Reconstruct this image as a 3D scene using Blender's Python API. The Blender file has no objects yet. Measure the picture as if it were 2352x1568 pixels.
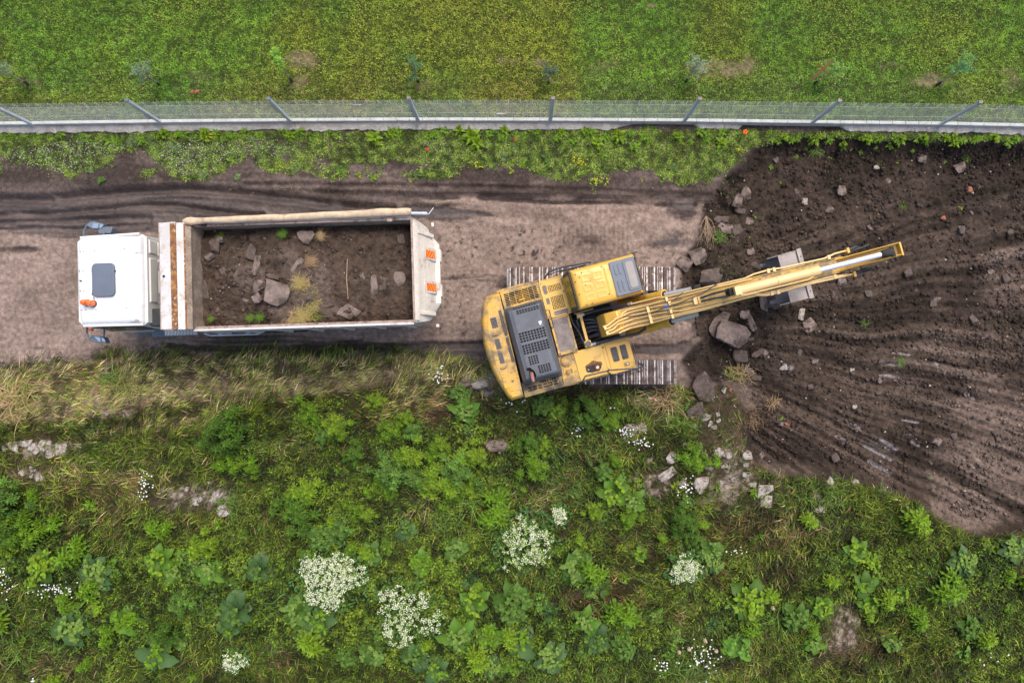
import bpy, bmesh, math, random
import numpy as np
from mathutils import Vector, Matrix
random.seed(7)
RNG = np.random.default_rng(11)
sc = bpy.context.scene
COL = sc.collection

# ------------------------------------------------------------------ camera
CF, CH = 1568.0, 18.8            # focal length in units of a 2352 px wide frame, flying height in metres
_a = Vector((19, -31, -CF)).normalized()
ROT = _a.rotation_difference(Vector((0, 0, -1))).to_matrix()
cam_d = bpy.data.cameras.new('camera')
cam_d.sensor_width = 36.0
cam_d.lens = 36.0 * CF / 2352.0
cam_d.clip_start = 0.1
cam_d.clip_end = 2000
cam = bpy.data.objects.new('camera', cam_d)
COL.objects.link(cam)
cam.location = (0, 0, CH)
cam.rotation_euler = ROT.to_euler()
sc.camera = cam

# ------------------------------------------------------------------ world and sun (overcast)
SUN_EL, SUN_AZ = math.radians(60), math.radians(28)     # azimuth measured from +Y clockwise
w = bpy.data.worlds.new('World'); sc.world = w; w.use_nodes = True
nt = w.node_tree; nt.nodes.clear()
sky = nt.nodes.new('ShaderNodeTexSky'); sky.sky_type = 'NISHITA'; sky.sun_disc = False
sky.sun_elevation = SUN_EL; sky.sun_rotation = SUN_AZ
sky.air_density = 1.0; sky.dust_density = 5.0; sky.ozone_density = 1.0
bg = nt.nodes.new('ShaderNodeBackground'); bg.inputs['Strength'].default_value = 0.15
wo = nt.nodes.new('ShaderNodeOutputWorld')
nt.links.new(sky.outputs[0], bg.inputs['Color']); nt.links.new(bg.outputs[0], wo.inputs[0])
sd = bpy.data.lights.new('sun', 'SUN'); sd.energy = 1.15; sd.angle = math.radians(30); sd.color = (1.0, 0.955, 0.9)
sun = bpy.data.objects.new('sun', sd); COL.objects.link(sun)
sdir = Vector((math.sin(SUN_AZ) * math.cos(SUN_EL), math.cos(SUN_AZ) * math.cos(SUN_EL), math.sin(SUN_EL)))
sun.rotation_euler = sdir.to_track_quat('Z', 'Y').to_euler()
sc.view_settings.view_transform = 'Standard'; sc.view_settings.look = 'None'
sc.view_settings.exposure = 0.72; sc.view_settings.gamma = 1
sc.view_settings.use_curve_mapping = False

# ------------------------------------------------------------------ coordinates measured off the photograph -> metres
RN = np.array(ROT)
def at(px, py, z=0.0):
    d = RN @ np.array([px - 1176.0, -(py - 784.0), -CF]); t = (z - CH) / d[2]
    return Vector((d[0] * t, d[1] * t, z))
def topix(X, Y):
    c = np.stack([X, Y, np.full_like(X, -CH)], -1) @ RN
    return 1176 + CF * c[..., 0] / -c[..., 2], 784 - CF * c[..., 1] / -c[..., 2]

# ------------------------------------------------------------------ noise
def _tab(seed): return np.random.default_rng(seed).random((256, 256))
_tabs = {}
def vn(x, y, seed=0):
    if seed not in _tabs: _tabs[seed] = _tab(seed)
    T = _tabs[seed]
    xi = np.floor(x).astype(np.int64); yi = np.floor(y).astype(np.int64)
    fx = x - xi; fy = y - yi; fx = fx * fx * (3 - 2 * fx); fy = fy * fy * (3 - 2 * fy)
    a = T[xi & 255, yi & 255]; b = T[(xi + 1) & 255, yi & 255]; c = T[xi & 255, (yi + 1) & 255]; d = T[(xi + 1) & 255, (yi + 1) & 255]
    return (a * (1 - fx) + b * fx) * (1 - fy) + (c * (1 - fx) + d * fx) * fy
def fbm(x, y, o=4, seed=0, g=0.5):
    s = 0; a = 1; t = 0
    for i in range(o):
        s = s + a * vn(x * 2 ** i + 17.3 * i, y * 2 ** i + 9.1 * i, seed + i); t += a; a *= g
    return s / t
def ss(a, b, x):
    t = np.clip((x - a) / (b - a), 0, 1); return t * t * (3 - 2 * t)
def blob(px, py, b):
    x, y, rx, ry, wgt = b[:5]; an = math.radians(b[5]) if len(b) > 5 else 0
    u = (px - x) * math.cos(an) - (py - y) * math.sin(an); v = (px - x) * math.sin(an) + (py - y) * math.cos(an)
    return wgt * np.exp(-((u / rx) ** 2 + (v / ry) ** 2) ** 1.5)
def blobs(px, py, L):
    r = np.zeros_like(px)
    for b in L: r = r + blob(px, py, b)
    return r
def pdist(px, py, pts):
    d = np.full(px.shape, 1e9)
    for (x0, y0), (x1, y1) in zip(pts[:-1], pts[1:]):
        dx, dy = x1 - x0, y1 - y0
        t = np.clip(((px - x0) * dx + (py - y0) * dy) / (dx * dx + dy * dy), 0, 1)
        d = np.minimum(d, np.hypot(px - x0 - t * dx, py - y0 - t * dy))
    return d
def curve(px, pts):
    return np.interp(px, [p[0] for p in pts], [p[1] for p in pts])
def inpoly(px, py, P):
    r = np.zeros(px.shape, bool); n = len(P)
    for i in range(n):
        x0, y0 = P[i]; x1, y1 = P[(i + 1) % n]
        if y0 == y1: continue
        c = ((y0 > py) != (y1 > py)) & (px < (x1 - x0) * (py - y0) / (y1 - y0) + x0)
        r ^= c
    return r

# ------------------------------------------------------------------ materials
def rgb(r, g, b): return (r, g, b, 1)
def mat(name, c1, c2=None, scale=4.0, rough=0.6, metal=0.0, dirt=None, dscale=3.0, dthr=0.6, dsoft=0.06, bump=0.0, bscale=40.0, spec=0.5, attr=None, trans=0.0, fine=0.0, dirt2=None, d2scale=9.0, d2thr=0.66, coat=0.0, stretch=None, wetattr=None):
    m = bpy.data.materials.new(name); m.use_nodes = True
    n = m.node_tree; N = n.nodes; L = n.links
    bs = N['Principled BSDF']
    tc = N.new('ShaderNodeTexCoord'); src = tc.outputs['Object']
    if stretch:
        mp = N.new('ShaderNodeMapping'); mp.inputs['Scale'].default_value = stretch; L.new(src, mp.inputs['Vector']); src = mp.outputs[0]
    def noise(s, det=5, r=0.6):
        q = N.new('ShaderNodeTexNoise'); q.inputs['Scale'].default_value = s; q.inputs['Detail'].default_value = det; q.inputs['Roughness'].default_value = r
        L.new(src, q.inputs['Vector']); return q.outputs['Fac']
    def mixc(f, a, b, blend='MIX'):
        q = N.new('ShaderNodeMix'); q.data_type = 'RGBA'; q.blend_type = blend
        if isinstance(f, float): q.inputs['Factor'].default_value = f
        else: L.new(f, q.inputs['Factor'])
        for s, v in ((6, a), (7, b)):
            if isinstance(v, tuple): q.inputs[s].default_value = v
            else: L.new(v, q.inputs[s])
        return q.outputs[2]
    def step(f, a, b):
        q = N.new('ShaderNodeMapRange'); q.interpolation_type = 'SMOOTHSTEP'; q.inputs['From Min'].default_value = a; q.inputs['From Max'].default_value = b
        L.new(f, q.inputs['Value']); return q.outputs[0]
    if attr:
        at_ = N.new('ShaderNodeAttribute'); at_.attribute_name = attr; c = at_.outputs['Color']
    else: c = rgb(*c1)
    if c2: c = mixc(step(noise(scale), 0.35, 0.65), c, rgb(*c2))
    if fine:
        c = mixc(fine, c, mixc(step(noise(bscale * .7, 10, 0.72), 0.34, 0.70), rgb(0.35, 0.35, 0.35), rgb(1.75, 1.75, 1.75)), 'MULTIPLY')
    rv = None
    if dirt:
        f = step(noise(dscale, 8, 0.68), dthr - dsoft, dthr + dsoft); c = mixc(f, c, rgb(*dirt)); rv = f
    if dirt2:
        f2 = step(noise(d2scale, 8, 0.7), d2thr - 0.03, d2thr + 0.03); c = mixc(f2, c, rgb(*dirt2))
    if isinstance(c, tuple): bs.inputs['Base Color'].default_value = c
    else: L.new(c, bs.inputs['Base Color'])
    bs.inputs['Metallic'].default_value = metal
    bs.inputs['Specular IOR Level'].default_value = spec
    bs.inputs['Coat Weight'].default_value = coat
    bs.inputs['Roughness'].default_value = rough
    if rv is not None:
        q = N.new('ShaderNodeMapRange'); q.inputs['To Min'].default_value = rough; q.inputs['To Max'].default_value = 0.85
        L.new(rv, q.inputs['Value']); L.new(q.outputs[0], bs.inputs['Roughness'])
    if wetattr:
        a2 = N.new('ShaderNodeAttribute'); a2.attribute_name = wetattr
        q = N.new('ShaderNodeMapRange'); q.inputs['To Min'].default_value = rough; q.inputs['To Max'].default_value = 0.22
        L.new(a2.outputs['Fac'], q.inputs['Value']); L.new(q.outputs[0], bs.inputs['Roughness'])
        q = N.new('ShaderNodeMapRange'); q.inputs['To Min'].default_value = spec; q.inputs['To Max'].default_value = 0.9
        L.new(a2.outputs['Fac'], q.inputs['Value']); L.new(q.outputs[0], bs.inputs['Specular IOR Level'])
    if bump:
        b = N.new('ShaderNodeBump'); b.inputs['Distance'].default_value = bump; b.inputs['Strength'].default_value = 1
        L.new(noise(bscale, 8, 0.65), b.inputs['Height']); L.new(b.outputs[0], bs.inputs['Normal'])
    if trans:
        t = N.new('ShaderNodeBsdfTranslucent'); mx = N.new('ShaderNodeMixShader'); mx.inputs[0].default_value = trans
        if isinstance(c, tuple): t.inputs[0].default_value = c
        else: L.new(c, t.inputs[0])
        L.new(bs.outputs[0], mx.inputs[1]); L.new(t.outputs[0], mx.inputs[2]); L.new(mx.outputs[0], N['Material Output'].inputs[0])
    return m

Y1 = (0.58, 0.34, 0.055); Y2 = (0.60, 0.38, 0.09)
MT = dict(
 soil=mat('soil', (0, 0, 0), attr='col', rough=0.95, fine=0.5, bump=0.04, bscale=11, spec=0.25, wetattr='wet'),
 leaf=mat('leaf', (0, 0, 0), attr='col', rough=0.55, spec=0.25, trans=0.25),
 petal=mat('petal', (0.9, 0.92, 0.84), rough=0.6, spec=0.2, trans=0.2),
 stone=mat('field_stone', (0.22, 0.165, 0.14), (0.13, 0.095, 0.078), scale=3, rough=0.9, dirt=(0.055, 0.04, 0.032), dscale=2.2, dthr=0.56, fine=0.5, bump=0.02, bscale=14, dirt2=(0.42, 0.38, 0.34), d2scale=5, d2thr=0.70),
 palestone=mat('pale_stone', (0.40, 0.36, 0.32), (0.27, 0.235, 0.20), scale=3, rough=0.9, dirt=(0.16, 0.12, 0.09), dscale=4, dthr=0.56, fine=0.4, bump=0.015, bscale=14),
 darkstone=mat('dirty_stone', (0.125, 0.092, 0.076), (0.08, 0.058, 0.047), scale=3, rough=0.95, dirt=(0.17, 0.13, 0.11), dscale=4, dthr=0.64, fine=0.5, bump=0.025, bscale=12),
 brick=mat('brick', (0.36, 0.11, 0.05), (0.25, 0.1, 0.06), scale=6, rough=0.9, bump=0.01),
 concrete=mat('concrete', (0.43, 0.405, 0.375), (0.33, 0.305, 0.28), scale=2.5, rough=0.9, dirt=(0.27, 0.23, 0.19), dscale=3, dthr=0.6, fine=0.35, bump=0.006, bscale=30),
 kerb=mat('kerb_concrete', (0.52, 0.53, 0.51), (0.44, 0.44, 0.42), scale=3, rough=0.9, dirt=(0.3, 0.27, 0.22), dscale=4, dthr=0.68, fine=0.2, bump=0.003, bscale=30),
 galv=mat('galvanised_steel', (0.56, 0.62, 0.72), (0.46, 0.53, 0.63), scale=8, rough=0.45, metal=0.35),
 wire=mat('galvanised_wire', (0.62, 0.66, 0.68), (0.5, 0.54, 0.57), scale=3, rough=0.45, metal=0.2),
 yellow=mat('yellow_paint', Y1, Y2, scale=1.5, rough=0.42, dirt=(0.34, 0.22, 0.07), dscale=2.2, dthr=0.62, dsoft=0.09, dirt2=(0.10, 0.085, 0.07), d2scale=7, d2thr=0.69, coat=0.15),
 yworn=mat('worn_yellow_paint', (0.58, 0.33, 0.045), (0.46, 0.30, 0.11), scale=2.5, rough=0.55, dirt=(0.20, 0.145, 0.08), dscale=2.6, dthr=0.54, dsoft=0.09, dirt2=(0.09, 0.08, 0.075), d2scale=5.5, d2thr=0.62, fine=0.25),
 ysoot=mat('sooty_yellow_paint', (0.30, 0.20, 0.07), (0.18, 0.13, 0.07), scale=2, rough=0.7, dirt=(0.06, 0.05, 0.04), dscale=3, dthr=0.5, fine=0.3),
 ypale=mat('pale_yellow_paint', (0.76, 0.53, 0.24), (0.70, 0.47, 0.19), scale=1.2, rough=0.42, dirt=(0.4, 0.27, 0.1), dscale=2, dthr=0.68, dirt2=(0.12, 0.09, 0.06), d2scale=9, d2thr=0.73, coat=0.1),
 ycab=mat('cab_yellow_paint', (0.66, 0.39, 0.065), (0.60, 0.34, 0.05), scale=1.2, rough=0.38, dirt=(0.42, 0.27, 0.08), dscale=2.4, dthr=0.62, dirt2=(0.08, 0.07, 0.06), d2scale=8, d2thr=0.75, coat=0.2),
 rust=mat('rust', (0.22, 0.09, 0.03), (0.10, 0.055, 0.03), scale=9, rough=0.9, fine=0.4),
 slate=mat('slate_grey_paint', (0.085, 0.095, 0.115), (0.065, 0.072, 0.088), scale=2, rough=0.45, dirt=(0.15, 0.14, 0.13), dscale=3.5, dthr=0.66, dsoft=0.12),
 slateclean=mat('slate_blue_plastic', (0.115, 0.14, 0.18), (0.10, 0.12, 0.155), scale=2, rough=0.45),
 black=mat('black_rubber', (0.018, 0.018, 0.02), (0.03, 0.03, 0.034), scale=5, rough=0.55),
 hose=mat('hydraulic_hose', (0.03, 0.034, 0.045), (0.05, 0.055, 0.07), scale=7, rough=0.45),
 dark=mat('dark_grease', (0.012, 0.011, 0.01), (0.03, 0.026, 0.022), scale=5, rough=0.8),
 patch=mat('anti_slip_pad', (0.07, 0.065, 0.065), (0.10, 0.09, 0.085), scale=8, rough=0.85, fine=0.4),
 pads=mat('grey_worn_pad', (0.16, 0.13, 0.12), (0.24, 0.2, 0.18), scale=5, rough=0.8, fine=0.3),
 steel=mat('polished_steel', (0.66, 0.63, 0.62), (0.50, 0.46, 0.44), scale=6, rough=0.4, metal=0.1, dirt=(0.22, 0.16, 0.135), dscale=5, dthr=0.55),
 chrome=mat('chrome_rod', (0.72, 0.77, 0.88), rough=0.32, metal=0.5),
 mud=mat('muddy_track_steel', (0.17, 0.12, 0.10), (0.09, 0.064, 0.054), scale=5, rough=0.85, dirt=(0.26, 0.19, 0.165), dscale=6, dthr=0.6, fine=0.5, bump=0.01),
 ytan=mat('sun_faded_boom_paint', (0.60, 0.39, 0.13), (0.52, 0.32, 0.09), scale=1.4, rough=0.45, dirt=(0.34, 0.22, 0.08), dscale=2.5, dthr=0.58, dirt2=(0.14, 0.10, 0.06), d2scale=8, d2thr=0.70),
 bucket=mat('bare_bucket_steel', (0.27, 0.24, 0.23), (0.20, 0.175, 0.165), scale=3, rough=0.5, metal=0.3, dirt=(0.12, 0.09, 0.075), dscale=4, dthr=0.64, fine=0.15),
 glass=mat('dark_glass', (0.02, 0.025, 0.03), rough=0.08, spec=0.8),
 hatchglass=mat('dusty_roof_glass', (0.20, 0.18, 0.17), (0.24, 0.21, 0.19), scale=3, rough=0.3, spec=0.6),
 greenglass=mat('olive_tinted_glass', (0.14, 0.12, 0.02), (0.19, 0.16, 0.03), scale=3, rough=0.25, spec=0.6),
 white=mat('white_truck_paint', (0.70, 0.70, 0.695), (0.67, 0.67, 0.665), scale=1.5, rough=0.3, coat=0.35, dirt=(0.60, 0.57, 0.52), dscale=2.2, dthr=0.62, dsoft=0.14, stretch=(.5, 1.6, 1), fine=0.06),
 whitegrey=mat('shaded_white_and_plain_grey', (0.66, 0.65, 0.62), (0.60, 0.59, 0.56), scale=2, rough=0.5),
 whiteworn=mat('chipped_white_paint', (0.58, 0.56, 0.545), (0.50, 0.475, 0.45), scale=3, rough=0.55, dirt=(0.40, 0.33, 0.27), dscale=3.5, dthr=0.57, dsoft=0.08, dirt2=(0.16, 0.08, 0.045), d2scale=12, d2thr=0.68),
 rustband=mat('rusting_white_paint', (0.24, 0.10, 0.03), (0.13, 0.06, 0.03), scale=7, rough=0.85, dirt=(0.42, 0.22, 0.07), dscale=9, dthr=0.57, dirt2=(0.6, 0.55, 0.5), d2scale=11, d2thr=0.62),
 dusty=mat('dusty_beige_paint', (0.68, 0.63, 0.56), (0.60, 0.54, 0.47), scale=3, rough=0.75, dirt=(0.36, 0.28, 0.21), dscale=3, dthr=0.64, fine=0.2, dirt2=(0.72, 0.69, 0.65), d2scale=5, d2thr=0.62),
 mudwall=mat('soil_caked_steel', (0.30, 0.235, 0.18), (0.20, 0.15, 0.115), scale=3.5, rough=0.9, fine=0.6, dirt=(0.34, 0.25, 0.16), dscale=3, dthr=0.6, bump=0.008),
 rail=mat('worn_rail_steel', (0.25, 0.17, 0.14), (0.35, 0.27, 0.22), scale=6, rough=0.7, dirt=(0.12, 0.07, 0.05), dscale=8, dthr=0.58, fine=0.3),
 canvas=mat('tan_canvas', (0.56, 0.43, 0.29), (0.46, 0.35, 0.24), scale=2.5, rough=0.95, fine=0.25, bump=0.01, bscale=9, dirt=(0.3, 0.23, 0.17), dscale=4, dthr=0.6),
 orange=mat('orange_lens', (0.85, 0.16, 0.01), (0.75, 0.10, 0.01), scale=9, rough=0.25, spec=0.7, coat=0.3),
 stripe_o=mat('orange_reflector', (0.85, 0.33, 0.02), rough=0.5), stripe_r=mat('red_reflector', (0.75, 0.07, 0.03), rough=0.5),
 mirror=mat('mirror_glass', (0.8, 0.85, 0.85), rough=0.04, metal=1.0),
 plastic=mat('grey_blue_plastic', (0.12, 0.16, 0.20), (0.10, 0.13, 0.165), scale=5, rough=0.5),
 wood=mat('fresh_timber', (0.55, 0.30, 0.10), (0.45, 0.24, 0.08), scale=6, rough=0.8), 
 bark=mat('young_bark', (0.35, 0.30, 0.24), (0.22, 0.18, 0.14), scale=12, rough=0.9),
 twig=mat('dry_twig', (0.36, 0.26, 0.17), (0.26, 0.18, 0.11), scale=8, rough=0.9),
 bottle=mat('clear_plastic', (0.7, 0.72, 0.72), rough=0.15, spec=0.6), redlabel=mat('red_label', (0.7, 0.03, 0.03), rough=0.4),
 exhaust=mat('heat_stained_pipe', (0.30, 0.13, 0.11), (0.22, 0.10, 0.09), scale=8, rough=0.7),
)

# ------------------------------------------------------------------ mesh helpers
class MB:
    def __init__(s, M=None):
        s.v = []; s.f = []; s.mi = []; s.mats = []; s.M = M or Matrix.Identity(4); s.cur = 0
    def m(s, name):
        k = MT[name]
        if k not in s.mats: s.mats.append(k)
        s.cur = s.mats.index(k); return s
    def add(s, vs, fs):
        b = len(s.v); s.v += [tuple(v) for v in vs]; s.f += [tuple(i + b for i in f) for f in fs]; s.mi += [s.cur] * len(fs); return s
    def box(s, x0, x1, y0, y1, z0, z1, R=None):
        vs = [Vector((x, y, z)) for z in (z0, z1) for x, y in ((x0, y0), (x1, y0), (x1, y1), (x0, y1))]
        if R is not None: vs = [R @ v for v in vs]
        return s.add(vs, [(3, 2, 1, 0), (4, 5, 6, 7), (0, 1, 5, 4), (1, 2, 6, 5), (2, 3, 7, 6), (3, 0, 4, 7)])
    def prism(s, poly, a, b, ax='z'):
        """poly extruded along ax from a to b; for ax 'y' poly is (x,z), for 'x' poly is (y,z)"""
        def mk(p, t):
            return (p[0], p[1], t) if ax == 'z' else ((p[0], t, p[1]) if ax == 'y' else (t, p[0], p[1]))
        n = len(poly); ar = sum(poly[i][0] * poly[(i + 1) % n][1] - poly[(i + 1) % n][0] * poly[i][1] for i in range(n))
        P = list(poly) if (ar > 0) != (ax == 'y') else list(poly)[::-1]
        if a > b: a, b = b, a
        vs = [mk(p, a) for p in P] + [mk(p, b) for p in P]
        return s.add(vs, [tuple(range(n))[::-1], tuple(range(n, 2 * n))] + [(i, (i + 1) % n, n + (i + 1) % n, n + i) for i in range(n)])
    def loft(s, A, B):
        n = len(A)
        return s.add(list(A) + list(B), [tuple(range(n))[::-1], tuple(range(n, 2 * n))] + [(i, (i + 1) % n, n + (i + 1) % n, n + i) for i in range(n)])
    def tube(s, pts, r, n=8, cap=True, r2=None):
        pts = [Vector(p) for p in pts]; m = len(pts); vs = []
        for i, p in enumerate(pts):
            t = (pts[min(i + 1, m - 1)] - pts[max(i - 1, 0)]).normalized()
            u = t.cross(Vector((0, 0, 1)));
            if u.length < 0.05: u = t.cross(Vector((0, 1, 0)))
            u.normalize(); q = t.cross(u)
            rr = r[i] if isinstance(r, (list, tuple)) else (r if r2 is None else r + (r2 - r) * i / (m - 1))
            for k in range(n):
                a = 2 * math.pi * k / n; vs.append(p + u * math.cos(a) * rr + q * math.sin(a) * rr)
        fs = [(i * n + k, i * n + (k + 1) % n, (i + 1) * n + (k + 1) % n, (i + 1) * n + k) for i in range(m - 1) for k in range(n)]
        if cap: fs += [tuple(range(n))[::-1], tuple(range((m - 1) * n, m * n))]
        return s.add(vs, fs)
    def grid(s, xs, ys, zf, skip=None, z0=None, mf=None):
        """height surface over the sorted coordinates xs, ys; skip(xc,yc) leaves holes; z0 adds side walls down to z0"""
        nx, ny = len(xs), len(ys); b = len(s.v)
        s.v += [(x, y, zf(x, y)) for x in xs for y in ys]
        keep = {}
        for i in range(nx - 1):
            for j in range(ny - 1):
                xc, yc = (xs[i] + xs[i + 1]) / 2, (ys[j] + ys[j + 1]) / 2
                if skip and skip(xc, yc): continue
                keep[i, j] = 1
                s.f.append((b + i * ny + j, b + (i + 1) * ny + j, b + (i + 1) * ny + j + 1, b + i * ny + j + 1))
                if mf: s.m(mf(xc, yc))
                s.mi.append(s.cur)
        if z0 is not None:
            cache = {}
            def low(i, j):
                if (i, j) not in cache:
                    cache[i, j] = len(s.v); v = s.v[b + i * ny + j]; s.v.append((v[0], v[1], z0(v) if callable(z0) else z0))
                return cache[i, j]
            for (i, j) in keep:
                for (di, dj, a, c) in ((-1, 0, (i, j + 1), (i, j)), (1, 0, (i + 1, j), (i + 1, j + 1)), (0, -1, (i, j), (i + 1, j)), (0, 1, (i + 1, j + 1), (i, j + 1))):
                    if (i + di, j + dj) not in keep:
                        s.f.append((b + a[0] * ny + a[1], low(*a), low(*c), b + c[0] * ny + c[1])); s.mi.append(s.cur)
        return s
    def build(s, name, parent=None, bevel=0, seg=2, smooth=35, me_only=False):
        me = bpy.data.meshes.new(name)
        me.from_pydata([tuple(s.M @ Vector(v)) for v in s.v], [], s.f)
        for k in s.mats: me.materials.append(k)
        me.polygons.foreach_set('material_index', s.mi)
        if smooth:
            me.polygons.foreach_set('use_smooth', [True] * len(s.f)); me.set_sharp_from_angle(angle=math.radians(smooth))
        me.update()
        if me_only: return me
        o = bpy.data.objects.new(name, me); COL.objects.link(o)
        if bevel:
            bm = o.modifiers.new('bevel', 'BEVEL'); bm.width = bevel; bm.segments = seg; bm.limit_method = 'ANGLE'; bm.angle_limit = math.radians(40); bm.harden_normals = False
        if parent: o.parent = parent
        return o
def lin(a, b, n): return [a + (b - a) * i / n for i in range(n + 1)]
def tag(o, label=None, cat=None, group=None, kind=None):
    if label: o['label'] = label
    if cat: o['category'] = cat
    if group: o['group'] = group
    if kind: o['kind'] = kind
    return o
def empty(name, loc, rz=0):
    o = bpy.data.objects.new(name, None); COL.objects.link(o); o.location = loc; o.rotation_euler = (0, 0, rz); o.empty_display_size = 0.3
    return o
def npmesh(name, V, nper, m, col=None, wet=None, F=None, smooth=False):
    """big mesh straight from arrays; F is a list of (k, array(n,k)) face blocks"""
    me = bpy.data.meshes.new(name); me.vertices.add(len(V)); me.vertices.foreach_set('co', V.astype(np.float32).ravel())
    tot = sum(a.size for k, a in F); nf = sum(len(a) for k, a in F)
    me.loops.add(tot); me.loops.foreach_set('vertex_index', np.concatenate([a.ravel() for k, a in F]).astype(np.int32))
    me.polygons.add(nf); st = np.concatenate([np.full(len(a), k) for k, a in F]); me.polygons.foreach_set('loop_start', np.concatenate([[0], np.cumsum(st)[:-1]]).astype(np.int32))
    if smooth: me.polygons.foreach_set('use_smooth', np.ones(nf, bool))
    if col is not None:
        a = me.attributes.new('col', 'FLOAT_COLOR', 'POINT'); c = np.ones((len(V), 4), np.float32); c[:, :3] = col; a.data.foreach_set('color', c.ravel())
    if wet is not None:
        a = me.attributes.new('wet', 'FLOAT', 'POINT'); a.data.foreach_set('value', wet.astype(np.float32))
    me.materials.append(MT[m]); me.update(calc_edges=True); me.validate()
    return me
def link(name, me, parent=None, loc=None, rz=None, s=None):
    o = bpy.data.objects.new(name, me); COL.objects.link(o)
    if parent: o.parent = parent
    if loc is not None: o.location = loc
    if rz is not None: o.rotation_euler = (0, 0, rz)
    if s is not None: o.scale = (s, s, s) if not isinstance(s, tuple) else s
    return o

# ================================================================== GROUND
KERB = [(-150, 285), (0, 283), (362, 278), (665, 275), (960, 273.5), (1264, 274), (1575, 275.5), (1866, 279.5), (2160, 283), (2352, 287), (2500, 290)]
VERGE_S = [(-150, 412), (0, 412), (60, 415), (150, 392), (230, 362), (300, 345), (345, 372), (380, 402), (430, 420), (560, 415), (650, 422), (800, 425), (1000, 420), (1200, 425), (1350, 430), (1500, 440), (1640, 442)]
ROAD_N = [(-150, 452), (0, 452), (60, 455), (200, 443), (330, 434), (430, 430), (560, 438), (680, 452), (800, 466), (900, 468), (1000, 445), (1300, 447), (1600, 455)]
ROAD_S = [(-150, 872), (0, 868), (100, 842), (300, 826), (500, 815), (700, 818), (850, 822), (1000, 826), (1120, 852), (1200, 890), (1350, 892), (1560, 888), (1700, 880)]
DUG = [(1640, 440), (1665, 410), (1700, 378), (1740, 345), (1790, 322), (1850, 312), (1950, 318), (2100, 322), (2250, 330), (2700, 330), (2700, 1230), (2352, 1222), (2260, 1235), (2200, 1215), (2160, 1195), (2110, 1155), (2040, 1128), (1960, 1105), (1880, 1098), (1790, 1092), (1745, 1070), (1710, 1030), (1700, 985), (1715, 950), (1690, 900), (1640, 870), (1590, 868), (1565, 830), (1610, 780), (1600, 720), (1575, 700), (1568, 640), (1572, 590), (1600, 560), (1612, 520), (1610, 470)]
RUTS = [  # polyline, half width px, depth m
 ([(-150, 452), (0, 455), (100, 457), (200, 447), (330, 437), (430, 433), (560, 442), (680, 456), (800, 472), (900, 478)], 8, .15),
 ([(-150, 492), (0, 492), (120, 490), (200, 481), (330, 470), (420, 474), (520, 488), (600, 492)], 6, .10),
 ([(-150, 508), (0, 508), (120, 505), (340, 500)], 6, .08),
 ([(-150, 522), (0, 522), (120, 520), (180, 524), (340, 512)], 5, .07),
 ([(560, 425), (800, 427), (1000, 428), (1250, 434), (1640, 452)], 5, .09),
 ([(640, 437), (800, 447), (950, 452), (1100, 453), (1270, 462), (1600, 468)], 7, .07),
 ([(900, 470), (1010, 480), (1150, 496), (1300, 505)], 9, .04),
 ([(380, 792), (520, 802), (700, 798), (880, 792), (1000, 790), (1110, 788)], 6, .09),
 ([(500, 820), (620, 812), (760, 800), (900, 797), (1110, 797)], 5, .07),
 ([(440, 772), (700, 772), (1000, 786)], 4, .04),
 ([(440, 781), (700, 783), (900, 788)], 4, .04),
 ([(-100, 850), (60, 838), (200, 826), (330, 815), (500, 806)], 8, .03),
 ([(1610, 640), (1600, 760), (1560, 800), (1440, 800)], 14, .08),
 ([(1010, 640), (1120, 632), (1170, 640)], 4, .03),
]
WET = [(180, 495, 340, 36, 1.1), (700, 478, 330, 30, 1.0), (340, 440, 500, 26, .8), (420, 520, 260, 18, .6), (1050, 508, 120, 22, .45), (850, 430, 260, 12, .7), (1250, 448, 380, 8, .7), (1040, 487, 160, 9, .6),
 (650, 800, 330, 20, .8), (960, 798, 170, 16, .8), (1010, 825, 100, 26, .6), (280, 820, 160, 12, .5), (60, 838, 130, 12, .6), (120, 800, 130, 8, .4), (560, 775, 130, 12, .7), (1110, 815, 30, 30, .8),
 (1570, 470, 60, 40, .6), (1400, 545, 200, 30, .42), (1560, 560, 60, 50, .5), (1590, 700, 40, 90, .8), (1530, 800, 120, 22, .7), (1430, 890, 120, 14, .5), (1060, 640, 90, 10, .35), (1160, 690, 30, 60, .4), (1250, 760, 150, 60, .5), (20, 572, 100, 12, .5), (150, 535, 120, 14, .5), (750, 395, 200, 30, .35), (1350, 700, 150, 60, .45), (1540, 725, 30, 20, -.5)]
DRYP = [(60, 680, 240, 90, .35), (1480, 775, 110, 20, .5), (1560, 760, 60, 25, .5), (1300, 500, 250, 30, .25), (1500, 520, 120, 25, .2)]
DUGDRY = [(2330, 640, 90, 90, .75), (2210, 640, 60, 22, .3), (2290, 900, 200, 90, .55, -25), (2330, 1080, 200, 130, .75), (2230, 1180, 90, 40, .8), (2140, 790, 80, 25, .35), (1800, 520, 30, 60, .35, 20), (2080, 690, 110, 18, .28, 12), (2100, 890, 60, 18, .2), (1990, 610, 90, 15, .22, 18), (1720, 900, 50, 60, .6), (1650, 960, 40, 80, .8), (1650, 560, 30, 40, .2), (1960, 1060, 120, 25, .3, -20), (1790, 1080, 120, 20, .35)]
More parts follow.
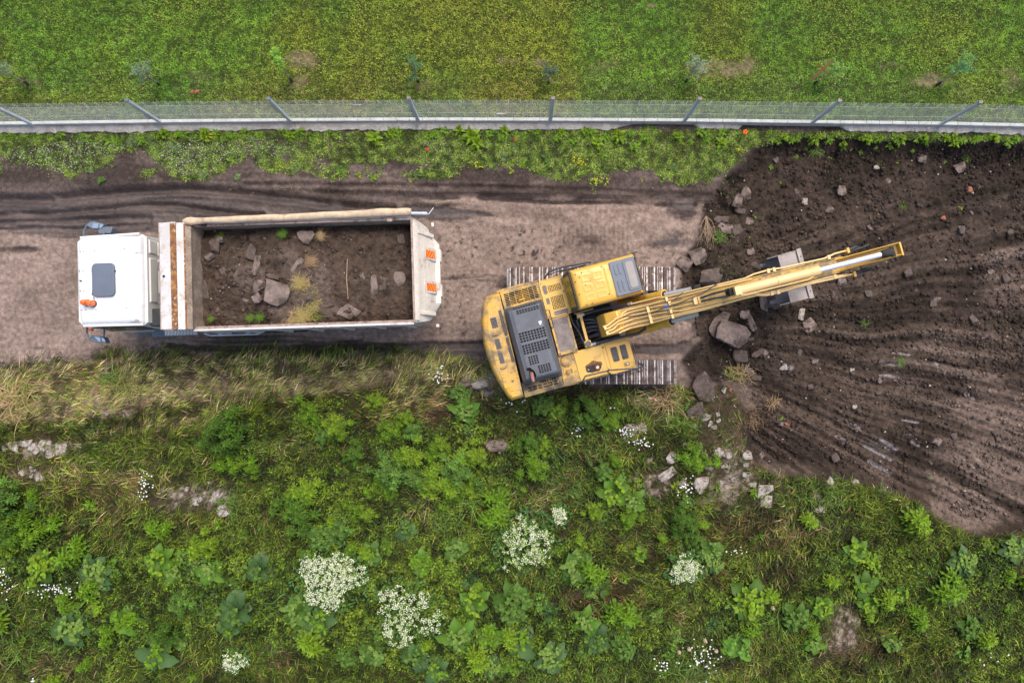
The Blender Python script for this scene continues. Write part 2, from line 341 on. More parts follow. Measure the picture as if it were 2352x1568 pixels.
MDRY = [(120, 1030, 90, 22, .9, 8), (90, 1085, 70, 20, .6), (700, 890, 120, 20, .5), (260, 860, 70, 20, .7), (270, 950, 60, 16, .8), (440, 1140, 90, 40, .7), (520, 1150, 60, 30, .6), (1110, 880, 60, 30, .8), (1140, 1020, 40, 24, .7), (1500, 1110, 70, 50, .7), (1660, 1070, 60, 60, .7), (1700, 1140, 80, 50, .6), (2190, 1400, 90, 40, .7), (1940, 1440, 50, 90, .8), (1470, 930, 70, 25, .7), (1400, 895, 60, 14, .6), (1850, 1190, 100, 30, .4), (2060, 1240, 80, 20, .3), (230, 1420, 40, 12, .5), (1900, 1130, 60, 20, .5)]

def zones(px, py):
    e = 5 * (fbm(px / 18, py / 18, 3, 50) - .5) + 14 * (fbm(px / 60, py / 60, 3, 60) - .5)
    k = curve(px, KERB) + 3
    dug = inpoly(px + e, py + e * .8, DUG)
    lawn = py < k
    verge = (py < curve(px, ROAD_N) - 2) & ~lawn & ~dug & (px < 1660)
    verge |= (px >= 1600) & (py < 460) & ~lawn & ~dug
    road = ~lawn & ~verge & ~dug & (py < curve(px, ROAD_S) + e * 1.5) & (px < 1660)
    z = np.full(px.shape, 4); z[road] = 2; z[verge] = 1; z[lawn] = 0; z[dug] = 3
    return z, e

def dugdist(px, py):
    P = DUG + [DUG[0]]; d = pdist(px, py, P); return np.where(inpoly(px, py, DUG), d, -d)

def ground_all(X, Y):
    px, py = topix(X, Y)
    cl = lambda a, lo, hi: np.clip(a, lo, hi)
    pxc, pyc = cl(px, -140, 2490), cl(py, -140, 1720)
    far = ss(0, 500, np.maximum(np.abs(px - 1176) - 1316, np.abs(py - 784) - 924))
    z, e = zones(pxc, pyc)
    n1 = fbm(X * 1.3, Y * 1.3, 5, 1); n2 = fbm(X * 6, Y * 6, 4, 9); n3 = fbm(X * 20, Y * 20, 3, 21)
    h = 0.03 * (n1 - .5) + 0.015 * (n2 - .5)
    wet = np.zeros_like(X)
    rut = np.zeros_like(X)
    ww = 6 * (fbm(X * 1.1, Y * 2.2, 3, 33) - .5)
    for P, hw, dp in RUTS:
        d = pdist(px, py + ww, P); bk = ss(.2, .6, fbm(X * 1.7, Y * .8, 3, 37 + hw) + .15)
        rut += (-dp * bk * np.exp(-(d / hw) ** 2 * 1.4) + dp * .35 * np.exp(-((d - hw * 1.9) / (hw * .7)) ** 2))
    # road
    wt = blobs(pxc, pyc, WET) - blobs(pxc, pyc, DRYP)
    wr = ss(.32, .68, wt + 1.1 * (fbm(X * 1.1, Y * 5, 5, 14) - .5) + .35 * (n3 - .5) + ss(.01, .06, -rut) * .6)
    st = fbm(X * .9, Y * 9, 4, 41)
    hroad = -0.10 + rut + .05 * (st - .5) * ss(.1, .6, wt) + .02 * (n2 - .5) + .012 * (n3 - .5)
    # cleat prints of the tracks across the road
    prints = blobs(pxc, pyc, [(1430, 540, 190, 36, 1), (1560, 500, 80, 40, 1), (1250, 590, 120, 12, .4), (1000, 850, 60, 26, .9), (1580, 780, 60, 50, .7), (1400, 480, 150, 14, .6)])
    hroad += prints * .02 * np.sin(X * 2 * math.pi / .125 + 3 * fbm(X, Y, 2, 77)) * ss(.35, .6, fbm(X * 1.5, Y * 1.5, 3, 81))
    c_dry = np.array([.245, .182, .150]); c_mid = np.array([.172, .127, .104]); c_wet = np.array([.050, .036, .032])
    def mix(a, b, t): return a * (1 - t[..., None]) + b * t[..., None]
    croad = mix(mix(np.broadcast_to(c_dry, X.shape + (3,)), c_mid, ss(.3, .8, n1 + .5 * (fbm(X * .8, Y * 4, 4, 45) - .5))), c_wet, wr * (.78 + .22 * ss(.35, .6, fbm(X * .7, Y * 7, 4, 47))))
    spots = ss(.74, .78, fbm(X * 9, Y * 9, 2, 90)) * blobs(pxc, pyc, [(1200, 560, 160, 60, 1), (1040, 700, 60, 200, .8), (1520, 640, 60, 100, .8)])
    croad = mix(croad, c_wet, np.clip(spots, 0, 1))
    # verge
    vn_ = ss(.35, .65, fbm(X * .8, Y * 2, 4, 61))
    cverge = mix(mix(np.broadcast_to(np.array([.105, .078, .068]), X.shape + (3,)), np.array([.05, .036, .03]), vn_), np.array([.058, .04, .036]), ss(14, 0, curve(px, ROAD_N) - py) * (px < 1000))
    hv = .02 + .03 * (n1 - .5) + .03 * (n2 - .5) + rut * .8 - .10 * ss(30, 0, curve(px, ROAD_N) - py) * (px < 1000)
    # dug field with scraped furrows fanning out from the machine
    cx, cy = at(1380, 730)[:2]; th = np.arctan2(Y - cy, X - cx); r = np.hypot(X - cx, Y - cy)
    wob = .05 * (fbm(X * .35, Y * .35, 2, 101) - .5)
    th2 = th * (1.0 + .35 * ss(.0, -.7, th)) + wob
    fur = .88 * fbm(th2 * 30 + 1.2 * fbm(X * .5, Y * .5, 2, 117), r * .16, 4, 111, .6) + .12 * (0.5 + .5 * np.sin(th2 * 120 + 14 * fbm(X * .35, Y * .35, 2, 113))) ; fur2 = fbm(th2 * 85, r * .5, 2, 121)
    dd = dugdist(px, py)
    inn = ss(0, 60, dd)
    fa = ss(3.8, 6.0, r) * (1 - .45 * ss(.15, .5, th)) * ss(.1, .5, inn) * (1 - .75 * blobs(pxc, pyc, [(1900, 400, 300, 90, 1)]))
    clod = fbm(X * 4, Y * 4, 4, 131); clod2 = fbm(X * 12, Y * 12, 3, 141)
    hd = -0.10 - .30 * ss(-4, 40, dd) + fa * (.19 * (fur - .5) + .08 * (fur2 - .5)) + (.26 - .12 * fa) * (clod - .5) + .06 * (clod2 - .5)
    heap = blobs(pxc, pyc, [(1660, 560, 50, 110, .30), (1710, 700, 60, 80, .22), (1690, 420, 50, 60, .25), (1640, 620, 40, 40, .2), (1640, 910, 60, 60, .25), (1740, 960, 60, 60, .12)])
    hd = hd + heap * (.7 + .6 * clod)
    dry = blobs(pxc, pyc, DUGDRY)
    dk = ss(.30, .75, dry + .9 * (fbm(th2 * 24, r * .5, 4, 151) - .45) * .6 + .5 * (n1 - .5) + .8 * (fur - .5))
    cdug = mix(mix(np.broadcast_to(np.array([.024, .016, .011]), X.shape + (3,)), np.array([.074, .052, .039]), ss(.35, .72, fbm(X * 1.1, Y * 1.1, 5, 161) * .35 + fur * .65 * fa + .3 * (1 - fa))), np.array([.130, .094, .075]), dk * (.45 + .55 * ss(.3, .6, fur)))
    cdug = mix(cdug, np.array([.017, .012, .009]), .7 * ss(26, 6, dd) * (py < 420) * ss(.3, .5, clod))  # shade under the upper bank painted into the soil colour
    wetd = ss(.62, .70, 1 - fur) * ss(.50, .62, fbm(X * .9, Y * .9, 3, 171)) * ss(4.5, 7, r) * fa * (dk < .6)
    STK = [(2002, 1027, 2064, 1060, 4), (2040, 1014, 2078, 1036, 4), (2016, 1065, 2062, 1093, 5), (2091, 967, 2129, 973, 3), (2095, 995, 2122, 1003, 3), (1965, 973, 1994, 990, 3), (2037, 862, 2081, 866, 3), (2037, 835, 2088, 839, 3), (2067, 809, 2108, 815, 2.5), (2112, 1017, 2130, 1028, 3), (2000, 846, 2014, 849, 2), (2170, 836, 2184, 842, 4), (1936, 1005, 1960, 1014, 2.5), (2240, 905, 2262, 918, 3), (1815, 838, 1832, 846, 5)]
    stk = np.zeros_like(X)
    for a0, b0, a1, b1, hw_ in STK: stk = np.maximum(stk, ss(1.3, .5, pdist(px, py + 3 * (n2 - .5), [(a0, b0), (a1, b1)]) / hw_))
    hd = hd * (1 - .7 * stk) + .7 * stk * -.42
    cdug = mix(cdug, np.array([.14, .115, .115]), stk * .9)  # wet streaks: their sheen is painted in as paler soil
    wetd *= blobs(pxc, pyc, [(2000, 800, 160, 60, .8), (2050, 1010, 200, 90, 1), (2250, 800, 120, 60, .6), (2150, 720, 80, 40, .5)])
    wetd = np.maximum(wetd, stk)
    # meadow
    hm = .02 + .12 * (n1 - .5) + .05 * (n2 - .5) - .06 * ss(20, -10, py - curve(px, ROAD_S)) * (px < 1660)
    md = ss(.40, .95, blobs(pxc, pyc, MDRY) + 1.1 * (n2 - .5) + .8 * (n1 - .5) + .5 * (n3 - .5))
    cm = mix(mix(np.broadcast_to(np.array([.040, .032, .016]), X.shape + (3,)), np.array([.075, .050, .030]), ss(.4, .7, fbm(X * .9, Y * .9, 4, 181))), np.array([.22, .175, .14]), md)
    cm = mix(cm, np.array([.26, .19, .12]), ss(.3, .8, blobs(pxc, pyc, [(60, 920, 200, 60, .9), (350, 900, 250, 30, .9, 6), (760, 880, 260, 26, .9, 8)])) * .7)
    # lawn
    bare = ss(.36, .95, .85 * blobs(pxc, pyc, BARE) + .16 * ss(105, 150, pyc) * ss(262, 235, pyc) + 1.3 * (fbm(X * 2.2, Y * 2.2, 5, 191) - .5) + .6 * (n3 - .5))
    cl_ = mix(np.broadcast_to(np.array([.035, .042, .008]), X.shape + (3,)), np.array([.155, .118, .07]), bare)
    cl_ = mix(cl_, np.array([.085, .135, .018]), ss(11.0, 11.8, np.maximum(Y, np.abs(X) - 4.4)))
    cm = mix(cm, np.array([.075, .10, .018]), ss(11.0, 11.8, np.maximum(-Y, np.abs(X) - 4.6)))
    H = np.choose(z, [h, hv, hroad, hd, hm]); 
    C = np.choose(z[..., None], [cl_, cverge, croad, cdug, cm])
    am = np.where(z == 2, .45, 1.0)[..., None]; C = C * (1 + am * (.9 * (n3[..., None] - .5))) * (1 + am * .4 * (n2[..., None] - .5))
    W = np.choose(z, [wet, .25 * ss(30, 0, curve(px, ROAD_N) - py) * (px < 1000), wr * .42 * (wt > .55), wetd, wet])
    # blend heights across borders so the sheet stays closed
    H = H * (1 - far)
    return H, C, W, z, px, py, bare, dd
BARE = [(2 * 1, 190, 1, 1, 0), (690, 130, 45, 22, .9), (680, 195, 30, 22, .8), (720, 165, 60, 40, .5), (975, 190, 45, 16, .8), (885, 160, 14, 12, .7), (1150, 140, 40, 12, .5), (1240, 148, 20, 12, .6), (1262, 190, 40, 16, .6), (1575, 165, 36, 28, .8), (1700, 155, 50, 26, .9), (1640, 160, 40, 26, .6), (1430, 150, 60, 20, .45), (2060, 150, 36, 12, .6), (2130, 188, 50, 22, .8), (2300, 165, 40, 16, .7), (2340, 195, 40, 20, .7), (1760, 190, 60, 12, .4), (70, 190, 30, 16, .55), (375, 205, 36, 14, .5), (530, 45, 20, 10, .4), (1190, 20, 14, 7, .6), (1495, 15, 12, 8, .9), (1450, 22, 14, 5, .5), (600, 250, 500, 14, .35), (1000, 255, 300, 14, .45), (1900, 260, 300, 12, .3), (450, 175, 40, 14, .4), (800, 190, 40, 12, .4)]

gx = np.concatenate([[-900, -300, -120, -60, -35, -24, -19], np.arange(-16.2, 16.2, .034), [17, 20, 26, 36, 60, 120, 300, 900]])
gy = np.concatenate([[-900, -300, -120, -60, -32, -20, -14], np.arange(-11.2, 11.8, .034), [13, 16, 22, 32, 60, 120, 300, 900]])
GX, GY = np.meshgrid(gx, gy, indexing='ij')
GH, GC, GW, GZ, GPX, GPY, GBARE, GDD = ground_all(GX, GY)
# soften steps between zones a little
def blur(a, k=1):
    for _ in range(k):
        b = a.copy(); b[1:-1, 1:-1] = (a[1:-1, 1:-1] * 2 + a[:-2, 1:-1] + a[2:, 1:-1] + a[1:-1, :-2] + a[1:-1, 2:]) / 6; a = b
    return a
edge = np.zeros(GZ.shape, bool); edge[1:] |= GZ[1:] != GZ[:-1]; edge[:, 1:] |= GZ[:, 1:] != GZ[:, :-1]
eb = blur(edge.astype(float), 6); GH = np.where(eb > .02, blur(GH, 5), GH)
GCb = np.stack([blur(GC[..., i], 4) for i in range(3)], -1); GC = np.where((eb > .03)[..., None], GCb, GC)
def gz(x, y):
    i = int(np.clip(np.searchsorted(gx, x), 1, len(gx) - 1)); j = int(np.clip(np.searchsorted(gy, y), 1, len(gy) - 1)); return float(GH[i, j])
def gza(x, y):
    i = np.clip(np.searchsorted(gx, x), 1, len(gx) - 1); j = np.clip(np.searchsorted(gy, y), 1, len(gy) - 1); return GH[i, j], i, j
nx, ny = GX.shape
idx = np.arange(nx * ny).reshape(nx, ny)
quads = np.stack([idx[:-1, :-1], idx[1:, :-1], idx[1:, 1:], idx[:-1, 1:]], -1).reshape(-1, 4)
qz = GZ[:-1, :-1].ravel(); V = np.stack([GX, GY, GH], -1).reshape(-1, 3)
for k, nm in enumerate(['lawn_soil', 'verge_ground', 'dirt_road', 'excavated_ground', 'meadow_ground']):
    q = quads[qz == k]; u, inv = np.unique(q, return_inverse=True)
    me = npmesh(nm, V[u], 0, 'soil', GC.reshape(-1, 3)[u], GW.ravel()[u], [(4, inv.reshape(-1, 4))], smooth=True)
    tag(link(nm, me), kind='structure')
def G(px, py, dz=0):
    p = at(px, py); z = gz(p.x, p.y); p = at(px, py, z); return Vector((p.x, p.y, gz(p.x, p.y) + dz))

# ================================================================== GRASS: real blades, in big meshes
def blades(name, m, P, L, W, phi, lean, C, curl=.5):
    """P (n,3) roots, L length, W width, phi heading, lean 0 upright..1 flat"""
    n = len(P); d = np.stack([np.cos(phi), np.sin(phi)], -1); s = np.stack([-d[:, 1], d[:, 0]], -1) * (W / 2)[:, None]
    el = (1 - lean) * math.pi / 2
    V = np.zeros((n, 5, 3))
    mid = L * .5; ex = mid * np.cos(el); ez = mid * np.sin(el); el2 = el * (1 - curl)
    ex2 = ex + L * .5 * np.cos(el2 - .15); ez2 = ez + L * .5 * np.sin(el2 - .15)
    V[:, 0, :2] = P[:, :2] - s * .6; V[:, 1, :2] = P[:, :2] + s * .6; V[:, :2, 2] = P[:, 2:3] - .005
    mc = P[:, :2] + d * ex[:, None]; V[:, 2, :2] = mc + s; V[:, 3, :2] = mc - s; V[:, 2, 2] = V[:, 3, 2] = P[:, 2] + ez
    V[:, 4, :2] = P[:, :2] + d * ex2[:, None]; V[:, 4, 2] = P[:, 2] + np.maximum(ez2, .01)
    b = np.arange(n) * 5
    q = np.stack([b, b + 1, b + 2, b + 3], -1); t = np.stack([b + 3, b + 2, b + 4], -1)
    return npmesh(name, V.reshape(-1, 3), 0, m, np.repeat(C, 5, 0), None, [(4, q), (3, t)])
def scatter(n, x0, x1, y0, y1, seed):
    r = np.random.default_rng(seed); X = r.uniform(x0, x1, n); Y = r.uniform(y0, y1, n); px, py = topix(X, Y); h, i, j = gza(X, Y)
    return r, X, Y, px, py, h, i, j
def pick(r, n, cols, wts):
    """each blade takes one of the given colours with its own weight array"""
    Wt = np.stack(wts, -1); Wt = Wt / Wt.sum(-1, keepdims=True); c = Wt.cumsum(-1); u = r.random(n)[:, None]; k = (u > c).sum(-1).clip(0, len(cols) - 1)
    C = np.array(cols)[k]; return C * r.uniform(.7, 1.35, (n, 1)) * r.uniform(.93, 1.07, (n, 3)), k
# lawn
r, X, Y, px, py, h, i, j = scatter(330000, -15.8, 15.8, 6.3, 11.4, 201)
k = py < curve(px, KERB) - 5; k &= r.random(len(X)) > GBARE[i, j] * .80; X, Y, px, py, h = X[k], Y[k], px[k], py[k], h[k]; n = len(X)
patch = fbm(X * .7, Y * .7, 4, 211); band = fbm(X * .25, Y * 2.2, 3, 215); p2 = fbm(X * 2.6, Y * 2.6, 3, 217)
ringd = np.full(n, 9.0)
for (sx, sy) in [(62, 196), (372, 200), (668, 192), (960, 192), (1262, 192), (1570, 186), (1872, 194), (2160, 202)]:
    c = at(sx, sy); ringd = np.minimum(ringd, np.hypot(X - c.x, Y - c.y))
lush = ss(.36, .2, ringd)
nearf = ss(150, 215, py)
fl = (.05 + .55 * ss(.5, .66, patch)) * (1 - .5 * nearf)
C, kk = pick(r, n, [(.095, .165, .010), (.15, .215, .016), (.055, .105, .008), (.30, .34, .07), (.19, .18, .06)],
             [np.ones(n), .5 + ss(.4, .6, band), .25 + .9 * ss(.55, .35, band) * ss(.5, .3, p2) + 3 * lush + .8 * ss(225, 240, py), fl * .32 * (1 - lush), .12 + .5 * nearf * (1 - lush)])
C[:, 0] *= 1 + .35 * (ss(.35, .65, fbm(X * .35, Y * .35, 3, 219)) - .4)
clump = fbm(X * 11, Y * 13, 3, 231); C *= (.50 + 1.0 * ss(.25, .75, clump))[:, None] * (.62 + .7 * fbm(X * .8, Y * 5, 3, 233))[:, None] * 1.34; C[:, 0] *= .80 + .36 * patch; C[:, 2] *= 1.15; C[kk == 3] = np.array([.33, .38, .05]) * r.uniform(.6, 1.2, ((kk == 3).sum(), 1))
L = r.uniform(.04, .085, n) * (1 + .8 * lush); W = r.uniform(.010, .018, n); L[kk == 3] = r.uniform(.03, .05, (kk == 3).sum()); W[kk == 3] = r.uniform(.018, .030, (kk == 3).sum()); h = h + np.where(kk == 3, .05, 0)
me = blades('lawn_grass', 'leaf', np.stack([X, Y, h], -1), L, W, r.uniform(0, 6.283, n), r.uniform(.35, .9, n), C)
tag(link('lawn_grass', me), 'short mown green lawn north of the fence', 'grass', kind='stuff')

# verge cover
VG = [(100, 365, 170, 45, 1.2), (60, 330, 120, 25, 1.0), (230, 330, 90, 18, .8), (420, 345, 110, 45, 1.2), (450, 400, 80, 16, .8), (600, 350, 180, 40, 1.1), (700, 395, 120, 24, .6), (900, 340, 200, 36, 1.1), (850, 400, 150, 16, .5), (1150, 350, 200, 40, 1.1), (1000, 400, 100, 14, .8), (1350, 350, 200, 50, 1.0), (1550, 360, 150, 60, 1.0), (1330, 400, 80, 24, .8), (1650, 380, 60, 70, .8), (1000, 310, 1000, 12, .9), (1700, 315, 80, 25, 1.0), (1950, 315, 300, 10, 1.3), (2200, 318, 200, 12, 1.2), (1790, 335, 60, 14, .5), (350, 400, 20, 14, .4)]
r, X, Y, px, py, h, i, j = scatter(230000, -15.8, 15.8, 4.2, 6.5, 221)
d = blobs(px, py, VG) + 2.0 * (fbm(X * 2.0, Y * 2.0, 5, 223) - .5)
foot = np.where((px < 1460) | (px > 1935), 22, np.where((px > 1595) & (px < 1705), 22, 12))
k = (GZ[i, j] <= 1) & (py > curve(px, KERB) + foot + 6 * (fbm(X * 2, Y * 2, 2, 227) - .3)) & (r.random(len(X)) < ss(.5, 1.05, d) * .9); X, Y, px, py, h = X[k], Y[k], px[k], py[k], h[k]; n = len(X)
clov = ss(.4, .9, blobs(px, py, [(100, 370, 150, 40, 1), (440, 365, 90, 45, 1.2), (230, 340, 120, 20, .8), (620, 340, 120, 30, .8), (1000, 335, 40, 20, .8), (1440, 325, 40, 18, .7)]))
C, kk = pick(r, n, [(.10, .18, .014), (.16, .26, .02), (.05, .09, .012), (.62, .60, .50), (.20, .19, .07)],
             [np.ones(n), .5 + .8 * ss(330, 300, py), np.full(n, .7), clov * .32, np.full(n, .25) + .4 * (1 - clov)])
C *= (.40 + 1.4 * ss(.25, .75, fbm(X * 8, Y * 8, 3, 241)))[:, None]; C[kk == 3] = np.array([.60, .58, .48]) * r.uniform(.6, 1.1, ((kk == 3).sum(), 1))
L = r.uniform(.03, .07, n) + .03 * (1 - clov) * r.random(n); W = r.uniform(.014, .028, n); L[kk == 3] = .022; W[kk == 3] = .022
lean = r.uniform(.4, .95, n); hh = h + np.where(kk == 3, .05, 0)
me = blades('verge_weeds', 'leaf', np.stack([X, Y, hh], -1), L, W, r.uniform(0, 6.283, n), lean, C)
tag(link('clover_and_low_weeds', me), 'low clover and small weeds covering the strip under the fence', 'ground cover', kind='stuff')

# meadow grass
STRAW = [(250, 855, 380, 30, 1.3, 4), (800, 850, 260, 24, 1.1, 4), (450, 880, 300, 24, .6, 6), (60, 915, 210, 60, 1.3, 4), (330, 905, 260, 40, 1.2, 8), (720, 878, 330, 32, 1.3, 7), (1000, 870, 140, 26, .8), (1480, 910, 60, 30, .9), (1530, 940, 50, 50, .9), (1700, 880, 30, 20, .6), (950, 1150, 120, 50, .7), (1250, 1130, 60, 60, .6), (430, 970, 160, 24, .9, 14), (250, 990, 130, 20, .5, 10), (1650, 1240, 220, 60, .35), (100, 1080, 110, 40, .7), (300, 1110, 160, 60, .5), (150, 1500, 200, 50, .4), (1830, 1200, 60, 30, .4), (880, 1000, 300, 90, .5), (1000, 900, 240, 50, .6)]
GREEN = [(350, 1000, 260, 30, .9, 12), (560, 930, 260, 24, .8, 9), (100, 985, 160, 22, .8, 6), (170, 880, 90, 20, .4), (560, 860, 160, 18, .4), (420, 1020, 120, 60, 1), (600, 1240, 200, 60, .8), (1000, 1200, 400, 80, .6), (2200, 1420, 300, 160, 1.0), (2000, 1280, 200, 90, .9), (1800, 1320, 250, 100, .5), (1350, 930, 150, 40, .7), (1540, 970, 60, 60, .7), (400, 1500, 300, 60, .8), (1000, 1500, 400, 80, .9)]
THIN = [(440, 1140, 110, 40, 1.4), (1140, 1020, 40, 24, .8), (1940, 1440, 46, 80, 1.3), (1500, 1110, 60, 40, 1.3), (1640, 1060, 60, 90, 1.4), (1680, 960, 60, 90, 1.2), (1110, 880, 60, 24, .7), (100, 1030, 100, 26, 1.7, 8), (1400, 895, 60, 12, .6), (1740, 1120, 90, 40, .6), (1370, 1360, 90, 60, .4), (250, 840, 120, 14, .8), (270, 950, 50, 12, .8), (1650, 890, 60, 40, .9), (80, 1085, 70, 20, 1.2), (1720, 1060, 40, 40, .8), (1470, 925, 60, 20, .5)]
BROWN = [(1370, 1370, 110, 75, 1.1), (1750, 1210, 170, 60, .9), (640, 1185, 70, 50, .7), (250, 1125, 170, 50, .7), (110, 1530, 130, 50, .8), (640, 1500, 60, 60, .7), (1100, 990, 160, 60, .8), (1960, 1470, 110, 80, .7), (1330, 1060, 80, 40, .7), (940, 930, 160, 40, .7), (1240, 1130, 100, 50, .6), (1650, 1330, 60, 50, .7), (1270, 1350, 60, 60, .6), (1800, 1310, 70, 50, .6), (650, 1060, 80, 50, .4), (1480, 1200, 60, 60, .5), (1540, 1420, 80, 50, .5)]
LEAFY = [(1000, 1060, 210, 120, 1), (700, 1140, 80, 80, 1), (550, 1020, 55, 80, 1), (750, 970, 70, 50, .7), (60, 1200, 110, 90, 1), (200, 1310, 230, 60, .8), (520, 1310, 180, 60, .9), (620, 1400, 150, 70, .9), (1150, 1460, 420, 90, 1.1), (1050, 1290, 110, 60, .8), (1320, 1300, 70, 70, 1), (1430, 1130, 80, 60, 1), (1230, 1050, 60, 60, .9), (1705, 1385, 80, 70, 1), (1075, 940, 60, 70, .9), (260, 1450, 180, 80, .9), (1970, 1330, 110, 90, .7), (2220, 1300, 120, 60, .8), (760, 1330, 120, 110, .8), (930, 1400, 130, 110, .8), (1350, 950, 90, 40, .7), (850, 1200, 140, 60, .5), (2250, 1450, 150, 100, .5)]
def meadow(count, seed, nm, long_):
    r, X, Y, px, py, h, i, j = scatter(count, -15.8, 15.8, -10.8, .6, seed)
    lf = np.clip(blobs(px, py, LEAFY), 0, 1); thin = blobs(px, py, THIN); dm = fbm(X * 1.6, Y * 1.6, 4, 301)
    k = ((GZ[i, j] == 4) | ((GZ[i, j] == 2) & (py > 760) & (px < 1130))) & (r.random(len(X)) < ss(-42, 12, py - curve(px, ROAD_S) + 50 * (fbm(X * 1.4, Y * 1.4, 4, 371) - .5))) & (r.random(len(X)) < (1 - (.85 if long_ else .5) * lf) * (.95 - .80 * ss(.3, .95, thin + .9 * (fbm(X * 2.5, Y * 2.5, 4, 355) - .5))) * (.5 + .7 * ss(.3, .6, dm)))
    X, Y, px, py, h, i, j, dm = X[k], Y[k], px[k], py[k], h[k], i[k], j[k], dm[k]; n = len(X)
    st = ss(.25, 1.0, blobs(px, py, STRAW) + .8 * (fbm(X * 1.2, Y * 1.2, 4, 311) - .5)); gr = np.clip(blobs(px, py, GREEN), 0, 1.2); bl = ss(.55, .75, fbm(X * .5, Y * .5, 3, 321))
    yg = ss(.3, .9, blobs(px, py, [(200, 1100, 350, 120, 1), (2250, 1450, 250, 150, .9), (1700, 1250, 300, 80, .5), (1500, 960, 60, 50, .7)]) + .4 * (dm - .5))
    bw = ss(.35, 1.0, blobs(px, py, BROWN) + .9 * (fbm(X * 1.4, Y * 1.4, 4, 361) - .5))
    C, kk = pick(r, n, [(.108, .155, .015), (.185, .225, .024), (.058, .090, .010), (.12, .165, .05), (.35, .27, .135), (.17, .10, .045)],
                 [(.9 + gr) * (1 - .6 * bw), (.45 + 1.3 * yg) * (1 - .6 * bw), .75 + .5 * gr, .20 + .7 * bl, .04 + 1.7 * st, .14 + .7 * st + 2.2 * bw + .5 * ss(.5, .7, fbm(X * .9, Y * .9, 3, 331))])
    C = C * (.30 + 1.55 * ss(.25, .75, fbm(X * 5, Y * 5, 4, 351)))[:, None] * (.70 + .6 * fbm(X * 1.1, Y * 1.1, 3, 353))[:, None] * (.76 + .28 * st)[:, None]
    # blades comb over in drifts
    fl = 2.5 * math.pi * (fbm(X * .35, Y * .35, 3, 341) - .35) + (r.random(n) - .5) * (2.0 + 3 * (1 - st))
    fl = np.where((py < 1010) & (px < 1050), np.radians(25) + (r.random(n) - .5) * 1.5 + 2.2 * (fbm(X * .8, Y * .8, 3, 345) - .5), fl)
    L = r.uniform(.09, .26, n) * (1.25 if long_ else .8) * (.75 + .6 * dm); W = r.uniform(.008, .015, n) * (1.7 if long_ else 1); C = C * (1.12 if long_ else .82); L = L * (1 + .3 * st)
    lean = np.clip(r.uniform(.25, .85, n) + .55 * st, 0, .97)
    z0 = h + (r.random(n) * .10 if long_ else 0) * (1 - st)
    me = blades(nm, 'leaf', np.stack([X, Y, z0], -1), L, W, fl, lean, C)
    return me
tag(link('meadow_grass', meadow(330000, 401, 'meadow_grass', False)), 'tangled green and straw meadow grass south of the dirt road', 'grass', kind='stuff')
tag(link('long_meadow_grass', meadow(120000, 402, 'long_meadow_grass', True)), 'long leaning grass blades standing above the meadow', 'grass', kind='stuff')
r, X, Y, px, py, h, i, j = scatter(420000, -15.8, 15.8, -10.8, .2, 405)
lf = np.clip(blobs(px, py, LEAFY), 0, 1); dn = .9 * ss(.40, .58, fbm(X * 1.1, Y * 1.1, 5, 407)) + 1.0 * lf - .9 * blobs(px, py, BROWN) + blobs(px, py, [(1000, 1060, 200, 120, .7), (1150, 1400, 500, 150, .5), (700, 1100, 120, 80, .4), (600, 1350, 300, 120, .3), (1350, 950, 120, 60, .6), (2000, 1350, 300, 150, .3)]) - blobs(px, py, STRAW) * .8 - blobs(px, py, THIN)
k = (GZ[i, j] == 4) & (r.random(len(X)) < dn) & (py > curve(px, ROAD_S) + 20); k_ = k; X, Y, px, py, h = X[k], Y[k], px[k], py[k], h[k]; n = len(X)
tone = fbm(X * .8, Y * .8, 3, 409)
C, kk = pick(r, n, [(.100, .172, .010), (.058, .105, .010), (.15, .215, .016), (.06, .095, .022)], [np.ones(n), .3 + 2 * ss(.5, .6, tone), .3 + 2 * ss(.5, .4, tone), np.full(n, .4)])
C *= (.20 + 1.12 * ss(.25, .75, fbm(X * 6, Y * 6, 3, 357)))[:, None]
me = blades('low_herb_leaves', 'leaf', np.stack([X, Y, h + r.random(n) * (.12 + .14 * lf[k_])], -1), r.uniform(.035, .075, n) * (1 + .3 * lf[k_]), r.uniform(.016, .034, n) * (1 + .5 * lf[k_]), r.uniform(0, 6.283, n), r.uniform(.5, .95, n), C)
tag(link('low_herb_leaves', me), 'low leafy undergrowth between the meadow plants', 'undergrowth', kind='stuff')
# sparse grass on road edges and dug ground
r, X, Y, px, py, h, i, j = scatter(60000, -15.8, 15.8, -6, 5.6, 411)
dn = blobs(px, py, [(1960, 345, 300, 22, .6), (2240, 340, 200, 20, .5), (1680, 520, 40, 60, .5), (1650, 600, 30, 40, .5), (1960, 380, 80, 30, .3), (1740, 850, 40, 60, .25), (1740, 970, 50, 30, .25), (400, 815, 500, 10, .5), (1000, 830, 200, 12, .6), (640, 435, 300, 8, .5), (1640, 430, 60, 25, .7), (250, 410, 200, 16, .4), (2000, 1105, 300, 20, .7), (1700, 640, 50, 40, .35), (1640, 700, 20, 30, .2)])
cl = ss(.56, .64, fbm(X * 3.2, Y * 3.2, 3, 413))
k = (GZ[i, j] != 0) & (r.random(len(X)) < dn * cl) & (py > 306); X, Y, h = X[k], Y[k], h[k]; n = len(X)
C, kk = pick(r, n, [(.10, .22, .03), (.06, .13, .02), (.30, .24, .12)], [np.ones(n), np.ones(n) * .6, np.ones(n) * .4])
me = blades('stray_grass', 'leaf', np.stack([X, Y, h], -1), r.uniform(.05, .14, n), r.uniform(.009, .016, n), r.uniform(0, 6.283, n), r.uniform(.3, .9, n), C)
tag(link('stray_grass', me), 'stray grass shoots poking out of the bare soil', 'grass', kind='stuff')

